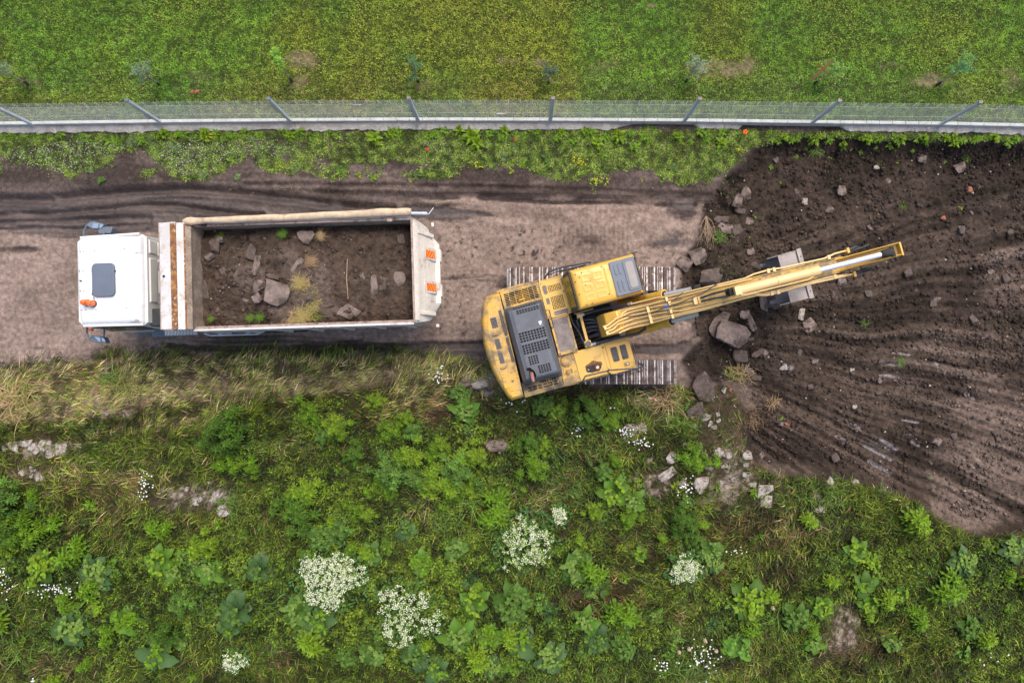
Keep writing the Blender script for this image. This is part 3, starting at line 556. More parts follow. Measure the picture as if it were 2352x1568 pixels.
# ================================================================== CLODS AND PEBBLES
def pebbles(name, P, S, C, seed):
    r = np.random.default_rng(seed); n = len(P)
    base = np.array([(1, 0, 0), (-1, 0, 0), (0, 1, 0), (0, -1, 0), (0, 0, 1), (0, 0, -1), (.6, .6, .5), (-.6, .6, .5), (-.6, -.6, .5), (.6, -.6, .5)], float)
    tri = np.array([(0, 6, 9), (0, 2, 6), (2, 7, 6), (2, 1, 7), (1, 8, 7), (1, 3, 8), (3, 9, 8), (3, 0, 9), (4, 6, 7), (4, 7, 8), (4, 8, 9), (4, 9, 6), (0, 5, 2), (2, 5, 1), (1, 5, 3), (3, 5, 0)])
    V = base[None] * r.uniform(.6, 1.15, (n, 10, 1)) * S[:, None, None] * np.stack([np.ones(n), r.uniform(.55, 1, n), r.uniform(.45, .85, n)], -1)[:, None]
    a = r.uniform(0, 6.283, n); c, s = np.cos(a)[:, None], np.sin(a)[:, None]; x, y = V[..., 0].copy(), V[..., 1].copy()
    V[..., 0] = x * c - y * s; V[..., 1] = x * s + y * c; V = V + P[:, None]
    F = (tri[None] + (np.arange(n) * 10)[:, None, None]).reshape(-1, 3)
    return npmesh(name, V.reshape(-1, 3), 0, 'soil', np.repeat(C, 10, 0), np.zeros(n * 10), [(3, F)])
def soilbits(count, seed, zone, nm, box, smin, smax, dens, lab, light):
    r, X, Y, px, py, h, i, j = scatter(count, *box, seed)
    k = np.isin(GZ[i, j], zone) & (r.random(len(X)) < dens(X, Y, px, py)); X, Y, h, i, j = X[k], Y[k], h[k], i[k], j[k]; n = len(X)
    S = smin + (smax - smin) * r.random(n) ** 4; C = GC[i, j] * r.uniform(.75, 1.5, (n, 1)); lt = r.random(n) < light
    C[lt] = np.array([.34, .28, .23]) * r.uniform(.6, 1.4, (lt.sum(), 1)); S[lt] = smin + (smax - smin) * .5 * r.random(lt.sum()) ** 2.5
    me = pebbles(nm, np.stack([X, Y, h + S * .15], -1), S, C, seed); return tag(link(nm, me), lab[0], lab[1], kind='stuff')
soilbits(62000, 501, [3], 'soil_clods', (3.5, 15.8, -6, 6.3), .012, .075, lambda X, Y, px, py: .30 + .8 * ss(.42, .62, fbm(X * 1.2, Y * 1.2, 4, 503)) - .25 * (GDD[gza(X, Y)[1], gza(X, Y)[2]] < 0), ('small clods and stones strewn over the excavated earth', 'rubble'), .02)
soilbits(14000, 511, [2], 'road_grit', (-15.8, 6, -1.5, 5), .005, .030, lambda X, Y, px, py: .15 + .8 * ss(.5, .7, fbm(X * 1.2, Y * 2, 4, 513)), ('small grit and mud crumbs on the dirt road', 'gravel'), .08)
soilbits(22000, 521, [4], 'meadow_rubble', (-15.8, 15.8, -10.8, 0), .010, .06, lambda X, Y, px, py: ss(.3, .8, blobs(px, py, MDRY) + blobs(px, py, [(1660, 1010, 60, 120, 1), (1650, 900, 60, 60, 1)])) * .6, ('small pale stones on the bare patches of the meadow', 'gravel'), .35)
soilbits(3000, 531, [1], 'verge_crumbs', (-15.8, 15.8, 4, 6.3), .008, .03, lambda X, Y, px, py: np.full(X.shape, .6), ('small crumbs of soil on the strip under the fence', 'gravel'), .15)

# ================================================================== FENCE, KERB WALL, FOOTING
def kpt(px, dy=0, z=0.25): return at(px, float(np.interp(px, [p[0] for p in KERB], [p[1] for p in KERB])) + dy, z)
kp = [kpt(x) for x in range(-140, 2500, 30)]
mb = MB().m('kerb')
for i in range(len(kp) - 1):
    a, b = kp[i].copy(), kp[i + 1].copy(); d = (b - a).normalized(); s = Vector((-d.y, d.x, 0)); a = a + d * .004; b = b - d * .004
    vs = [];
    for q in (a, b):
        for o, z in ((-.05, -.2), (.05, -.2), (.045, .25), (-.045, .25)): vs.append((q.x + s.x * o, q.y + s.y * o, z))
    mb.add(vs, [(0, 3, 2, 1), (4, 5, 6, 7), (0, 1, 5, 4), (1, 2, 6, 5), (2, 3, 7, 6), (3, 0, 4, 7)])
wall = empty('kerb_wall', kpt(1176, z=0)); tag(wall, 'long low pale concrete kerb wall under the wire fence', 'wall')
def parent_keep(o, p):
    o.parent = p; o.matrix_parent_inverse = Matrix.Translation(-p.location)
k_ = mb.build('coping', bevel=.008); parent_keep(k_, wall)
for (x0, x1, seed, th) in ((-140, 1458, 3, 20), (1594, 1706, 5, 15), (1932, 2495, 7, 17)):
    xs = np.arange(x0, x1 + 1, 4.0); mb = MB().m('concrete'); up = []; lo = []
    for x in xs:
        t = th + (26 if 0 else 0) + 7 * (float(fbm(np.array([x / 40.]), np.array([seed * 3.1]), 4, 71)[0]) - .4) + 8 * (float(fbm(np.array([x / 9.]), np.array([seed * 1.1]), 2, 73)[0]) - .5)
        e_ = min(1, (x - x0 + 3) / 14, (x1 - x + 3) / (60 if x1 < 1500 else 14)); t = 5 + (t - 5) * max(e_, .1)
        up.append(kpt(x, 2.5, .17)); lo.append(kpt(x, 3 + t, .08))
    n = len(xs); vs = [tuple(p) for p in up] + [tuple(p) for p in lo] + [(p.x, p.y - .01, -.15) for p in lo]
    mb.add(vs, [(i, n + i, n + i + 1, i + 1) for i in range(n - 1)] + [(n + i, 2 * n + i, 2 * n + i + 1, n + i + 1) for i in range(n - 1)] + [(0, 2 * n, n), (n - 1, 2 * n - 1, 3 * n - 1)])
    f_ = mb.build('footing', smooth=0); parent_keep(f_, wall)

fence = empty('wire_fence', kpt(1266, z=0)); tag(fence, 'galvanised wire mesh fence with barbed wire on square steel posts along the lawn', 'fence')
ZT = 1.72
for px in (-225 + 0, 70, 366, 665, 960, 1264, 1573, 1867, 2163, 2465):
    if px < -150: continue
    p = kpt(px, 0, .25); q0 = Vector((p.x, p.y - .01, 0)); mb = MB().m('galv')
    mb.box(q0.x - .045, q0.x + .045, q0.y - .03, q0.y + .03, .2, 1.80)
    for k in range(12): mb.box(q0.x - .049, q0.x + .049, q0.y - .036, q0.y - .028, .4 + k * .11, .43 + k * .11)
    po = mb.build('post', bevel=.004); parent_keep(po, fence)
    mb = MB().m('slateclean' if px < 900 else 'pads'); mb.box(q0.x - .052, q0.x + .052, q0.y - .04, q0.y + .04, 1.80, 1.835)
    parent_keep(mb.build('post_cap', bevel=.006), fence)
# mesh strands
fx = [kpt(x).x for x in range(-140, 2500, 20)]; fy = [kpt(x).y for x in range(-140, 2500, 20)]
def fyy(x): return np.interp(x, fx, fy) - .045
def strands(name, segs, r, m='wire'):
    A = np.array([s_[0] for s_ in segs], float); B = np.array([s_[1] for s_ in segs], float); n = len(A)
    d = B - A; d /= np.linalg.norm(d, axis=1, keepdims=True); u = np.cross(d, np.array([0.1, 1, .05])); u /= np.linalg.norm(u, axis=1, keepdims=True); v = np.cross(d, u)
    off = [u * math.cos(a) + v * math.sin(a) for a in (0, 2.094, 4.189)]
    V = np.stack([A + o * r for o in off] + [B + o * r for o in off], 1).reshape(-1, 3); b = (np.arange(n) * 6)[:, None]
    q = np.concatenate([b + np.array([[0, 1, 4, 3]]), b + np.array([[1, 2, 5, 4]]), b + np.array([[2, 0, 3, 5]])])
    o = link(name, npmesh(name, V, 0, m, None, None, [(4, q)])); parent_keep(o, fence); return o
segs = []; z0, z1 = .28, 1.50; hh_ = z1 - z0; x = -16.0
while x < 16.0:
    for sgn in (1, -1):
        xa, xb = (x, x + hh_ * 1.5) if sgn > 0 else (x + hh_ * 1.5, x)
        for k in range(2):
            t0, t1 = k / 2, (k + 1) / 2; pa = xa + (xb - xa) * t0; pb = xa + (xb - xa) * t1
            segs.append(((pa, fyy(pa), z0 + hh_ * t0), (pb, fyy(pb), z0 + hh_ * t1)))
    x += .10
strands('wire_mesh', segs, .0019)
for z in (.30, .85, 1.50):
    xs = np.arange(-15.9, 15.9, .6); strands('tension_wire', [((a, fyy(a), z), (a + .6, fyy(a + .6), z)) for a in xs], .0045)
for z, dy in ((1.58, 0), (1.66, .0), (1.74, 0)):
    xs = np.arange(-15.9, 15.9, .3); sg = []
    for a in xs:
        sg.append(((a, fyy(a), z), (a + .3, fyy(a + .3), z))); sg.append(((a, fyy(a) - .022, z - .02), (a + .01, fyy(a) + .022, z + .02))); sg.append(((a + .01, fyy(a) + .02, z - .02), (a, fyy(a) - .02, z + .02)))
    strands('barbed_wire', sg, .0032)
for px, py, z in ((1150, 258.5, .85), (819, 240, 1.5)):
    p = at(px, py, z); mb = MB().m('steel'); mb.tube([(p.x - .12, fyy(p.x) - .02, z), (p.x + .12, fyy(p.x) - .02, z)], .013, 6)
    parent_keep(mb.build('wire_tensioner'), fence)

# ================================================================== TIPPER TRUCK   local x runs from the cab (-) to the tailgate (+)
TO = Vector((-6.6035, 1.868, 0)); TY = math.radians(1.8)
truck = empty('tipper_truck', TO, TY); tag(truck, 'white tipper truck with rusty headboard, loaded with soil and broken concrete', 'truck')
def T(px, py, z):
    p = at(px, py, z) - TO; c, s = math.cos(-TY), math.sin(-TY); return Vector((p.x * c - p.y * s, p.x * s + p.y * c, z))
# chassis and wheels
mb = MB().m('dark'); 
for y in (-.42, .42): mb.box(-3.9, 4.1, y - .04, y + .04, .75, 1.05)
for x in (-3.5, -1.6, 0, 1.5, 3.0, 4.0): mb.box(x - .06, x + .06, -.38, .38, .8, 1.0)
mb.box(-2.2, -1.3, -.9, .9, .6, 1.2); mb.tube([(-.6, -1.0, .75), (.9, -1.0, .75)], .28, 14); mb.box(-.4, .8, .7, 1.15, .5, 1.05)
mb.build('chassis', truck, bevel=.01)
for x in (-3.15, -1.35, 1.9, 3.2):
    for y in (-1, 1):
        w_ = .30 if x < 0 else .55; mb = MB().m('black'); R_ = .52; n = 28; yc = y * (1.16 - w_ / 2)
        prof = [(-w_ / 2, .30), (-w_ / 2, .46), (-w_ / 2 + .05, .51), (w_ / 2 - .05, .51), (w_ / 2, .46), (w_ / 2, .30)]
        vs = [(x + r_ * math.cos(2 * math.pi * k / n), yc + yy, .42 + r_ * math.sin(2 * math.pi * k / n)) for k in range(n) for yy, r_ in prof]; m_ = len(prof)
        mb.add(vs, [(k * m_ + j, k * m_ + (j + 1) % m_, ((k + 1) % n) * m_ + (j + 1) % m_, ((k + 1) % n) * m_ + j) for k in range(n) for j in range(m_)])
        wh = mb.build('wheel', truck); mb = MB().m('whitegrey'); mb.tube([(x, yc - w_ / 2 + .03, .42), (x, yc + w_ / 2 - .03, .42)], .31, 20); mb.tube([(x, yc + y * (w_ / 2 - .05), .42), (x, yc + y * (w_ / 2 + .02), .42)], .12, 12); mb.build('rim', wh)
# cab shell
ROOF = [(-3.71, .98), (-2.27, 1.03), (-2.21, -1.07), (-3.69, -1.06), (-3.765, -.5), (-3.78, .02), (-3.76, .5)]
mb = MB().m('white')
def ring(z, x0, x1, y0, y1, b): return [(x0, y1 - b, z), (x0 + b, y1, z), (x1 - .03, y1, z), (x1, y1 - .03, z), (x1, y0 + .03, z), (x1 - .03, y0, z), (x0 + b, y0, z), (x0, y0 + b, z)]
R1 = ring(.55, -4.02, -2.28, -1.12, 1.12, .18); R2 = ring(1.7, -4.05, -2.27, -1.14, 1.13, .16); R3 = ring(2.86, -3.80, -2.24, -1.07, 1.02, .12)
n = 8; mb.add(R1 + R2 + R3, [tuple(range(n))[::-1]] + [(i, (i + 1) % n, n + (i + 1) % n, n + i)[::-1] for i in range(n)] + [(n + i, n + (i + 1) % n, 2 * n + (i + 1) % n, 2 * n + i)[::-1] for i in range(n)] + [tuple(range(2 * n, 3 * n))])
mb.build('cab_shell', truck, bevel=.02)
def roofz(x, y):
    xf = -3.78 + .07 * (y / 1.05) ** 4; d = min(x - xf, -2.225 - x, 1.02 - y, y + 1.07); d = max(d, 0)
    z = 2.86 + .155 * (1 - math.exp(-d / .045)) + .02 * (1 - (y / 1.1) ** 2)
    if abs(y - .67) < .028 or abs(y + .71) < .028: z -= .006
    if x > -2.66 and abs(y + .03) < .42: z -= .004
    if abs(x + 2.37) < .018 and abs(y) < .60: z -= .018
    if x > -2.36 + (.09 if abs(y) > .60 else 0): z -= .035
    if -3.4 < x < -2.62 and abs(y + .03) < .46: z += .008
    return z
mb = MB().m('white'); mb.grid([-3.785 + .026 * i for i in range(61)], [-1.075 + .0262 * i for i in range(81)], roofz, skip=lambda x, y: x < -3.78 + .07 * (y / 1.05) ** 4, z0=2.85)
rf = mb.build('roof', truck, smooth=50)
MB().m('white').tube([(-3.7, 1.0, 2.93), (-2.3, 1.045, 2.93)], .032, 8).build('rain_gutter', rf); MB().m('white').tube([(-3.66, -1.075, 2.93), (-2.25, -1.085, 2.93)], .032, 8).build('rain_gutter', rf)
mb = MB().m('slateclean'); P_ = []
def rrect(x0, x1, y0, y1, r, k=5):
    out = []
    for cx_, cy_, a0 in ((x1 - r, y1 - r, 0), (x0 + r, y1 - r, 90), (x0 + r, y0 + r, 180), (x1 - r, y0 + r, 270)):
        for i in range(k + 1): a = math.radians(a0 + 90 * i / k); out.append((cx_ + r * math.cos(a), cy_ + r * math.sin(a)))
    return out
mb.prism(rrect(-3.345, -2.825, -.42, .36, .10), 3.0, 3.105); ht = mb.build('roof_hatch', truck, bevel=.012)
mb = MB().m('black'); 
for y in (-.3, .2): mb.box(-3.36, -3.335, y - .05, y + .05, 3.03, 3.08)
mb.box(-2.83, -2.81, .15, .19, 3.03, 3.08); mb.build('hinge', ht)
mb = MB().m('black')
for x, y in ((-3.66, .66), (-3.57, .66), (-3.32, .67), (-2.62, .68), (-3.68, .2), (-3.59, .21), (-3.67, -.26), (-3.58, -.26), (-3.65, -.71), (-3.55, -.71), (-3.31, -.71), (-2.6, -.7)):
    mb.tube([(x, y, 2.99), (x, y, roofz(x, y) + .006)], .013, 8)
mb.tube([(-3.64, -.03, 3.0), (-3.64, -.03, 3.05)], .02, 8); mb.tube([(-3.64, -.03, 3.045), (-3.70, -.015, 3.06)], .005, 5)
mb.build('roof_bolts', rf)
for (x, y) in ((-3.50, -.545), (-3.36, -.57)):
    mb = MB().m('dark'); mb.tube([(x, y, 2.99), (x, y, 3.06)], .082, 14); b_ = mb.build('beacon', truck)
    mb = MB().m('orange'); mb.tube([(x, y, 3.06), (x, y, 3.12), (x, y, 3.20), (x, y, 3.235), (x, y, 3.245)], [.072, .072, .066, .05, .02], 16); mb.build('beacon_lens', b_)
mb = MB().m('black'); mb.tube([T(218, 688, 3.04), T(214, 684, 3.05), T(217, 680, 3.04), T(212, 677, 3.05), T(211, 672, 3.03)], .008, 5); mb.build('beacon_cable', rf)
mb = MB().m('dark'); mb.tube([T(308, 740, 3.05), T(313, 733, 3.05), T(318, 738, 3.05)], .005, 4); mb.tube([T(300, 738, 3.05), T(310, 741, 3.05), T(319, 734, 3.05)], .005, 4); mb.build('roof_scratch', rf)
# rear wall of cab with pressed panels
mb = MB().m('whitegrey'); mb.prism([(-2.275, .7), (-2.235, .7), (-2.20, 2.0), (-2.19, 2.84), (-2.26, 2.86)], -1.04, 1.0, 'y')  # white cab paint, its shade put in as a greyer tone
cr = mb.build('cab_rear_wall', truck, bevel=.01)
for (y0, y1, z0, z1) in ((.60, .95, 2.42, 2.76), (-.56, .52, 2.42, 2.76), (.60, .95, 2.1, 2.36), (-.56, .52, 2.1, 2.36), (-.56, .52, 1.7, 2.04)):
    mb = MB().m('whitegrey'); mb.add([(-2.195, y0, z0), (-2.195, y1, z0), (-2.195, y1, z1), (-2.195, y0, z1), (-2.165, y0 + .03, z0 + .03), (-2.165, y1 - .03, z0 + .03), (-2.165, y1 - .03, z1 - .03), (-2.165, y0 + .03, z1 - .03)], [(0, 1, 5, 4), (1, 2, 6, 5), (2, 3, 7, 6), (3, 0, 4, 7), (4, 5, 6, 7)])
    mb.build('pressed_panel', cr, smooth=0)
mb = MB().m('slateclean'); mb.box(-2.16, -2.14, .25, .45, 2.38, 2.41); mb.box(-2.16, -2.14, -.5, -.3, 2.38, 2.41); mb.build('panel_latch', cr)
mb = MB().m('black'); mb.box(-2.24, -1.85, -1.12, -.70, .9, 2.66); mb.build('air_intake', truck, bevel=.03)
# windows, doors, front
mb = MB().m('glass'); mb.add([(-4.065, -.95, 1.75), (-4.065, .95, 1.75), (-3.835, .9, 2.78), (-3.835, -.9, 2.78)], [(0, 1, 2, 3)]); mb.add([(-4.08, -.95, 1.75), (-4.08, .95, 1.75), (-3.85, .9, 2.78), (-3.85, -.9, 2.78)], [(3, 2, 1, 0)]); mb.build('windscreen', truck)
for s_ in (-1, 1):
    y0, y1 = (-1.155, -1.10) if s_ < 0 else (1.145, 1.065)
    mb = MB().m('white'); mb.add([(-3.75, y0, .8), (-2.45, y0, .8), (-2.45, y0, 1.72), (-3.75, y0, 1.72)], [(0, 1, 2, 3)[::-s_]]); dr = mb.build('door', truck)
    mb = MB().m('glass'); mb.add([(-3.72, y0 + .004 * s_, 1.78), (-2.55, y0 + .004 * s_, 1.78), (-2.55, y1 + .004 * s_, 2.62), (-3.55, y1 + .004 * s_, 2.62)], [(0, 1, 2, 3)[::-s_]]); mb.build('door_window', dr)
    mb = MB().m('black'); mb.box(-2.75, -2.55, y0 - .02, y0 + .02, 1.5, 1.54); mb.build('door_handle', dr)
    mb = MB().m('bottle'); mb.box(-4.12, -4.03, s_ * .65 - .2, s_ * .65 + .2, .62, .82); mb.build('headlight', truck, bevel=.02)
mb = MB().m('slateclean'); mb.box(-4.16, -3.9, -1.1, 1.1, .35, .58); mb.build('bumper', truck, bevel=.03)
mb = MB().m('plastic')
for k in range(5): mb.box(-4.07, -4.04, -.6, .6, .9 + k * .13, .98 + k * .13)
mb.build('front_grille', truck, bevel=.005)
mb = MB().m('dark')
for (x0, x1) in ((-3.55, -3.2), (-3.12, -2.5)): mb.tube([(x0, -1.125, 2.76), (x1, -1.125, 2.76)], .012, 6)
mb.build('window_trim', truck)
# mirrors
def mirror(sg, z):
    q = (lambda px, py, dz=0: T(px, py, z + dz))
    if sg > 0:
        mb = MB().m('plastic'); mb.tube([q(192, 543, .2), q(193, 530), q(199, 517), q(206, 516)], .022, 7).build('mirror_arm', truck); mb = MB().m('plastic'); mb.tube([q(238, 540, .2), q(240, 533), q(238, 528)], .03, 7); mr = mb.build('mirror_bracket', truck)
        hs = [([q(201, 519), q(209, 511), q(218, 509), q(230, 512), q(240, 516), q(232, 526), q(214, 526)], 'plastic', .07), ([q(227, 531), q(232, 522), q(259, 521), q(261, 524), q(257, 537), q(230, 538)], 'slateclean', .05)]
        gl = [[q(213.5, 512.5, .075), q(227, 513, .075), q(224, 524.5, .075), q(211.5, 523.5, .075)], [q(231, 514, .075), q(238.5, 517, .075), q(231, 524.5, .075), q(228, 522, .075)]]
    else:
        mb = MB().m('plastic'); mb.tube([q(200, 750, .3), q(199.5, 763), q(203, 774), q(208, 777)], .022, 7).build('mirror_arm', truck); mb = MB().m('plastic'); mb.tube([q(239, 752, .25), q(239.5, 762), q(238.5, 776)], .022, 7); mr = mb.build('mirror_bracket', truck)
        hs = [([q(206, 775), q(213, 771), q(232, 773), q(240, 775), q(246, 788), q(228, 787), q(212, 783)], 'plastic', .06)]
        gl = [[q(216, 772.5, .065), q(230, 774.5, .065), q(231, 784.5, .065), q(226, 784, .065)], [q(233, 775.5, .065), q(239, 777, .065), q(242.5, 785, .065), q(235, 783.5, .065)]]
        mb = MB().m('orange'); a = q(208, 756, .2); mb.box(a.x - .05, a.x + .04, a.y - .04, a.y + .03, a.z - .05, a.z + .03); mb.build('side_marker', truck, bevel=.008)
    for P_, m_, t_ in hs:
        mb = MB().m(m_); mb.loft([(p.x, p.y, p.z - .16) for p in P_][::-1 if 0 else 1], [(p.x, p.y, p.z + t_) for p in P_]); mb.build('mirror_housing', mr, bevel=.015)
    for P_ in gl:
        mb = MB().m('mirror'); mb.add([tuple(p) for p in P_], [tuple(range(len(P_)))]); mb.build('mirror_glass', mr)
mirror(1, 2.3); mirror(-1, 2.1)
# step and side gear on the near side
mb = MB().m('plastic'); mb.box(-3.12, -2.2, -1.30, -1.0, .75, 1.0); mb.box(-3.55, -3.1, -1.2, -1.0, .7, .95); st = mb.build('side_skirt', truck, bevel=.03)
mb = MB().m('whitegrey'); mb.box(-2.75, -1.9, -1.275, -1.12, 1.0, 1.03); tp = mb.build('tread_plate', truck)
mb = MB().m('dark')
for i in range(10):
    for j in range(3): mb.tube([(-2.7 + .085 * i + .02 * (j % 2), -1.25 + .05 * j, 1.03), (-2.7 + .085 * i + .02 * (j % 2), -1.25 + .05 * j, 1.034)], .014, 6)
mb.build('tread_holes', tp)
mb = MB().m('galv'); mb.tube([(-1.75, -1.24, .95), (-1.6, -1.31, .95), (-.7, -1.31, .95), (-.5, -1.24, .95)], .02, 6); mb.tube([(-1.35, -1.24, 1.1), (-1.2, -1.32, 1.1), (-.3, -1.32, 1.1), (-.1, -1.25, 1.1)], .018, 6); mb.build('side_guard_rail', truck)
# body
body = MB().m('whiteworn')
for sg in (-1, 1):
    yo = 1.255 * sg if sg < 0 else 1.225
    mbb = MB().m('whiteworn'); a, b = sorted((yo, yo - .045 * sg)); mbb.box(-1.05, 4.08, a, b, 1.35, 2.93)
    for k in range(7): mbb.box(-.95 + k * .8, -.87 + k * .8, *sorted((yo, yo + .05 * sg)), 1.3, 2.93)
    sw = mbb.build('side_wall', truck, bevel=.006)
    mbb = MB().m('mudwall'); a, b = sorted((yo - .047 * sg, yo - .052 * sg)); mbb.box(-1.04, 4.06, a, b, 1.42, 2.9); mbb.build('inner_lining', sw)
    mbb = MB().m('whiteworn'); a, b = sorted((yo + .035 * sg, yo - .02 * sg)); mbb.box(-1.06, 4.1, a, b, 2.92, 3.005)
    mbb.m('rail'); a, b = sorted((yo - .02 * sg, yo - .075 * sg)); mbb.box(-1.0, 4.1, a, b, 2.90, 2.995); mbb.build('top_rail', sw, bevel=.008)
mb = MB().m('mudwall'); mb.box(-1.1, 4.1, -1.22, 1.2, 1.25, 1.38); mb.m('mudwall').box(-1.10, -1.03, -1.215, 1.185, 1.36, 3.02); mb.build('body_floor_and_front', truck, bevel=.005)
# headboard / cab guard
hb = MB().m('whiteworn'); hb.prism([(-1.70, 3.20), (-1.30, 3.255), (-1.30, 3.20), (-1.70, 3.14)], -1.235, 1.235, 'y'); H1 = hb.build('headboard', truck, bevel=.01)
hb = MB().m('rustband'); hb.prism([(-1.43, 3.243), (-1.285, 3.263), (-1.285, 3.2), (-1.43, 3.2)], -1.238, 1.20, 'y'); hb.build('rusted_band', H1, bevel=.004)
hb = MB().m('whiteworn'); hb.prism([(-1.284, 3.250), (-1.11, 3.215), (-1.11, 3.16), (-1.284, 3.19)], -1.25, 1.215, 'y'); hb.build('rear_slope', H1, bevel=.01)
hb = MB().m('rustband'); hb.prism([(-1.128, 3.222), (-1.095, 3.212), (-1.095, 3.15), (-1.128, 3.15)], -1.25, 1.19, 'y'); hb.m('mudwall').prism([(-1.094, 3.205), (-1.0, 3.12), (-1.02, 3.0), (-1.094, 3.0)], -1.245, 1.14, 'y'); hb.build('inner_lip', H1, bevel=.006)
hb = MB().m('rail'); hb.box(-1.715, -1.695, -1.238, 1.238, 3.10, 3.205); hb.m('dark').tube([(-1.60, -.01, 3.21), (-1.60, -.01, 3.226)], .03, 10); hb.build('front_lip', H1)
hb = MB().m('rail'); hb.tube([(-1.68, -1.22, 3.19), (-1.55, -1.255, 3.22), (-1.4, -1.25, 3.235), (-1.35, -1.22, 3.24)], .012, 6); hb.build('corner_rod', H1)
# canvas roll
pts = []; rad = []; nseg = 60
for i in range(nseg + 1):
    t = i / nseg; x = -1.19 + t * 5.31; wv = .004 * math.sin(t * 23) + .003 * math.sin(t * 51 + 1); pts.append((x, 1.265 + .055 * t + wv, 3.06 + .02 * math.sin(t * 9)))
    rad.append((.075 + .02 * math.exp(-((t - .03) / .02) ** 2) + .006 * math.sin(t * 37) * math.exp(-t * 3) + .02 * t + .012 * math.exp(-((t - .86) / .04) ** 2)) * (.75 if i in (0, nseg) else 1))
cv = MB().m('canvas').tube(pts, rad, 14).build('rolled_canvas_cover', truck, smooth=60)
MB().m('dark').box(-.80, -.68, 1.15, 1.24, 3.0, 3.02).build('cover_strap', cv); mb = MB(); mb.m('rail').box(3.55, 3.66, 1.12, 1.24, 3.0, 3.03); mb.tube([(3.4, 1.2, 3.03), (3.6, 1.24, 3.08), (3.75, 1.2, 3.03)], .012, 6); mb.build('cover_strap', cv)
mb = MB().m('galv'); mb.tube([(4.1, 1.285, 3.06), (4.48, 1.27, 3.06)], .036, 12); mb.tube([(4.46, 1.27, 3.06), (4.52, 1.25, 3.06), (4.64, 1.40, 3.06)], .010, 6); mb.build('cover_crank', truck)
# tailgate
TGY = [-1.25, -1.12, -.80, -.35, .05, .45, .82, 1.10, 1.21]
def bul(y): return ss(1.24, .80, abs(y + .02))
TGP = [(4.125, 0, 3.0), (4.20, .02, 2.72), (4.27, .06, 2.45), (4.33, .10, 2.15), (4.36, .14, 1.95), (4.35, .26, 1.85), (4.33, .26, 1.5), (4.28, .20, 1.32), (4.12, .05, 1.28)]
mb = MB().m('dusty'); vs = [(p[0] + p[1] * bul(y), y * (1 - .02 * i), p[2]) for i, p in enumerate(TGP) for y in TGY]; m_ = len(TGY)
mb.add(vs + [(4.11, TGY[0], 3.0), (4.11, TGY[-1], 3.0), (4.11, TGY[-1], 1.28), (4.11, TGY[0], 1.28)], [(i * m_ + j, (i + 1) * m_ + j, (i + 1) * m_ + j + 1, i * m_ + j + 1) for i in range(len(TGP) - 1) for j in range(m_ - 1)])
L_ = len(TGP) * m_; mb.f += [tuple([L_ + 0] + [i * m_ for i in range(len(TGP))] + [L_ + 3])[::-1], tuple([L_ + 1] + [i * m_ + m_ - 1 for i in range(len(TGP))] + [L_ + 2]), (L_, L_ + 1, L_ + 2, L_ + 3)]; mb.mi += [0, 0, 0]
tg = mb.build('tailgate', truck, smooth=20)
mb = MB().m('rail'); mb.box(4.085, 4.135, -1.24, 1.2, 2.93, 3.012); mb.build('tailgate_rail', tg, bevel=.008)
mb = MB().m('dusty'); 
for y in (-1.0, .92):
    mb.prism([(4.16, 2.95), (4.24, 2.72), (4.36, 2.42), (4.50, 2.0), (4.47, 1.96), (4.2, 2.3)], y - .05, y + .05, 'y')
mb.prism([(4.13, 3.01), (4.22, 2.86), (4.23, 2.80), (4.12, 2.8)], -1.2, 1.15, 'y')
for y in (-.40, .47): mb.box(4.45, 4.63, y - .16, y + .16, 1.45, 1.80)
mb.build('tailgate_ribs', tg, bevel=.015)
for yc in (.445, -.36):
    a = Vector((4.245, 0, 2.46)); d = Vector((.32, 0, -.75)).normalized(); nn = Vector((d.z * -1, 0, d.x)).normalized(); nn = Vector((.92, 0, .39))
    def pp(t, y, h): return a + d * t + Vector((0, y, 0)) + nn * (.05 + h)
    mb = MB().m('whiteworn'); mb.loft([pp(-.02, yc - .15, 0), pp(.56, yc - .15, 0), pp(.56, yc + .15, 0), pp(-.02, yc + .15, 0)], [pp(-.02, yc - .15, .03), pp(.56, yc - .15, .03), pp(.56, yc + .15, .03), pp(-.02, yc + .15, .03)]); rp = mb.build('reflector_plate', tg, bevel=.004)
    x0, x1, y0, y1 = .06, .48, yc - .09, yc + .09; sgn = 1 if yc > 0 else -1
    mb = MB().m('stripe_o'); mb.loft([pp(x0, y0, .028), pp(x1, y0, .028), pp(x1, y1, .028), pp(x0, y1, .028)], [pp(x0, y0, .036), pp(x1, y0, .036), pp(x1, y1, .036), pp(x0, y1, .036)])
    mb.m('stripe_r')
    w3 = (x1 - x0) / 4.2
    for k in range(-1, 5):
        s0 = x0 + k * w3 * 1.25; sh = .16 * sgn
        A_ = [(s0, y0), (s0 + w3 * .62, y0), (s0 + w3 * .62 + sh, y1), (s0 + sh, y1)]
        if sgn < 0: A_ = [(s0 + .16, y0), (s0 + .16 + w3 * .62, y0), (s0 + w3 * .62, y1), (s0, y1)]
        cl_x = [min(max(p[0], x0), x1) for p in A_]
        if cl_x[0] == cl_x[1] and cl_x[2] == cl_x[3]: continue
        mb.add([pp(cx_, p[1], .039) for cx_, p in zip(cl_x, A_)], [(0, 1, 2, 3)])
    mb.build('striped_reflector', rp)
mb = MB().m('dusty'); mb.box(4.42, 4.50, -1.30, -1.22, 1.4, 1.46); mb.box(4.42, 4.48, 1.2, 1.30, 1.75, 1.82); mb.build('hinge_bracket', tg, bevel=.01)
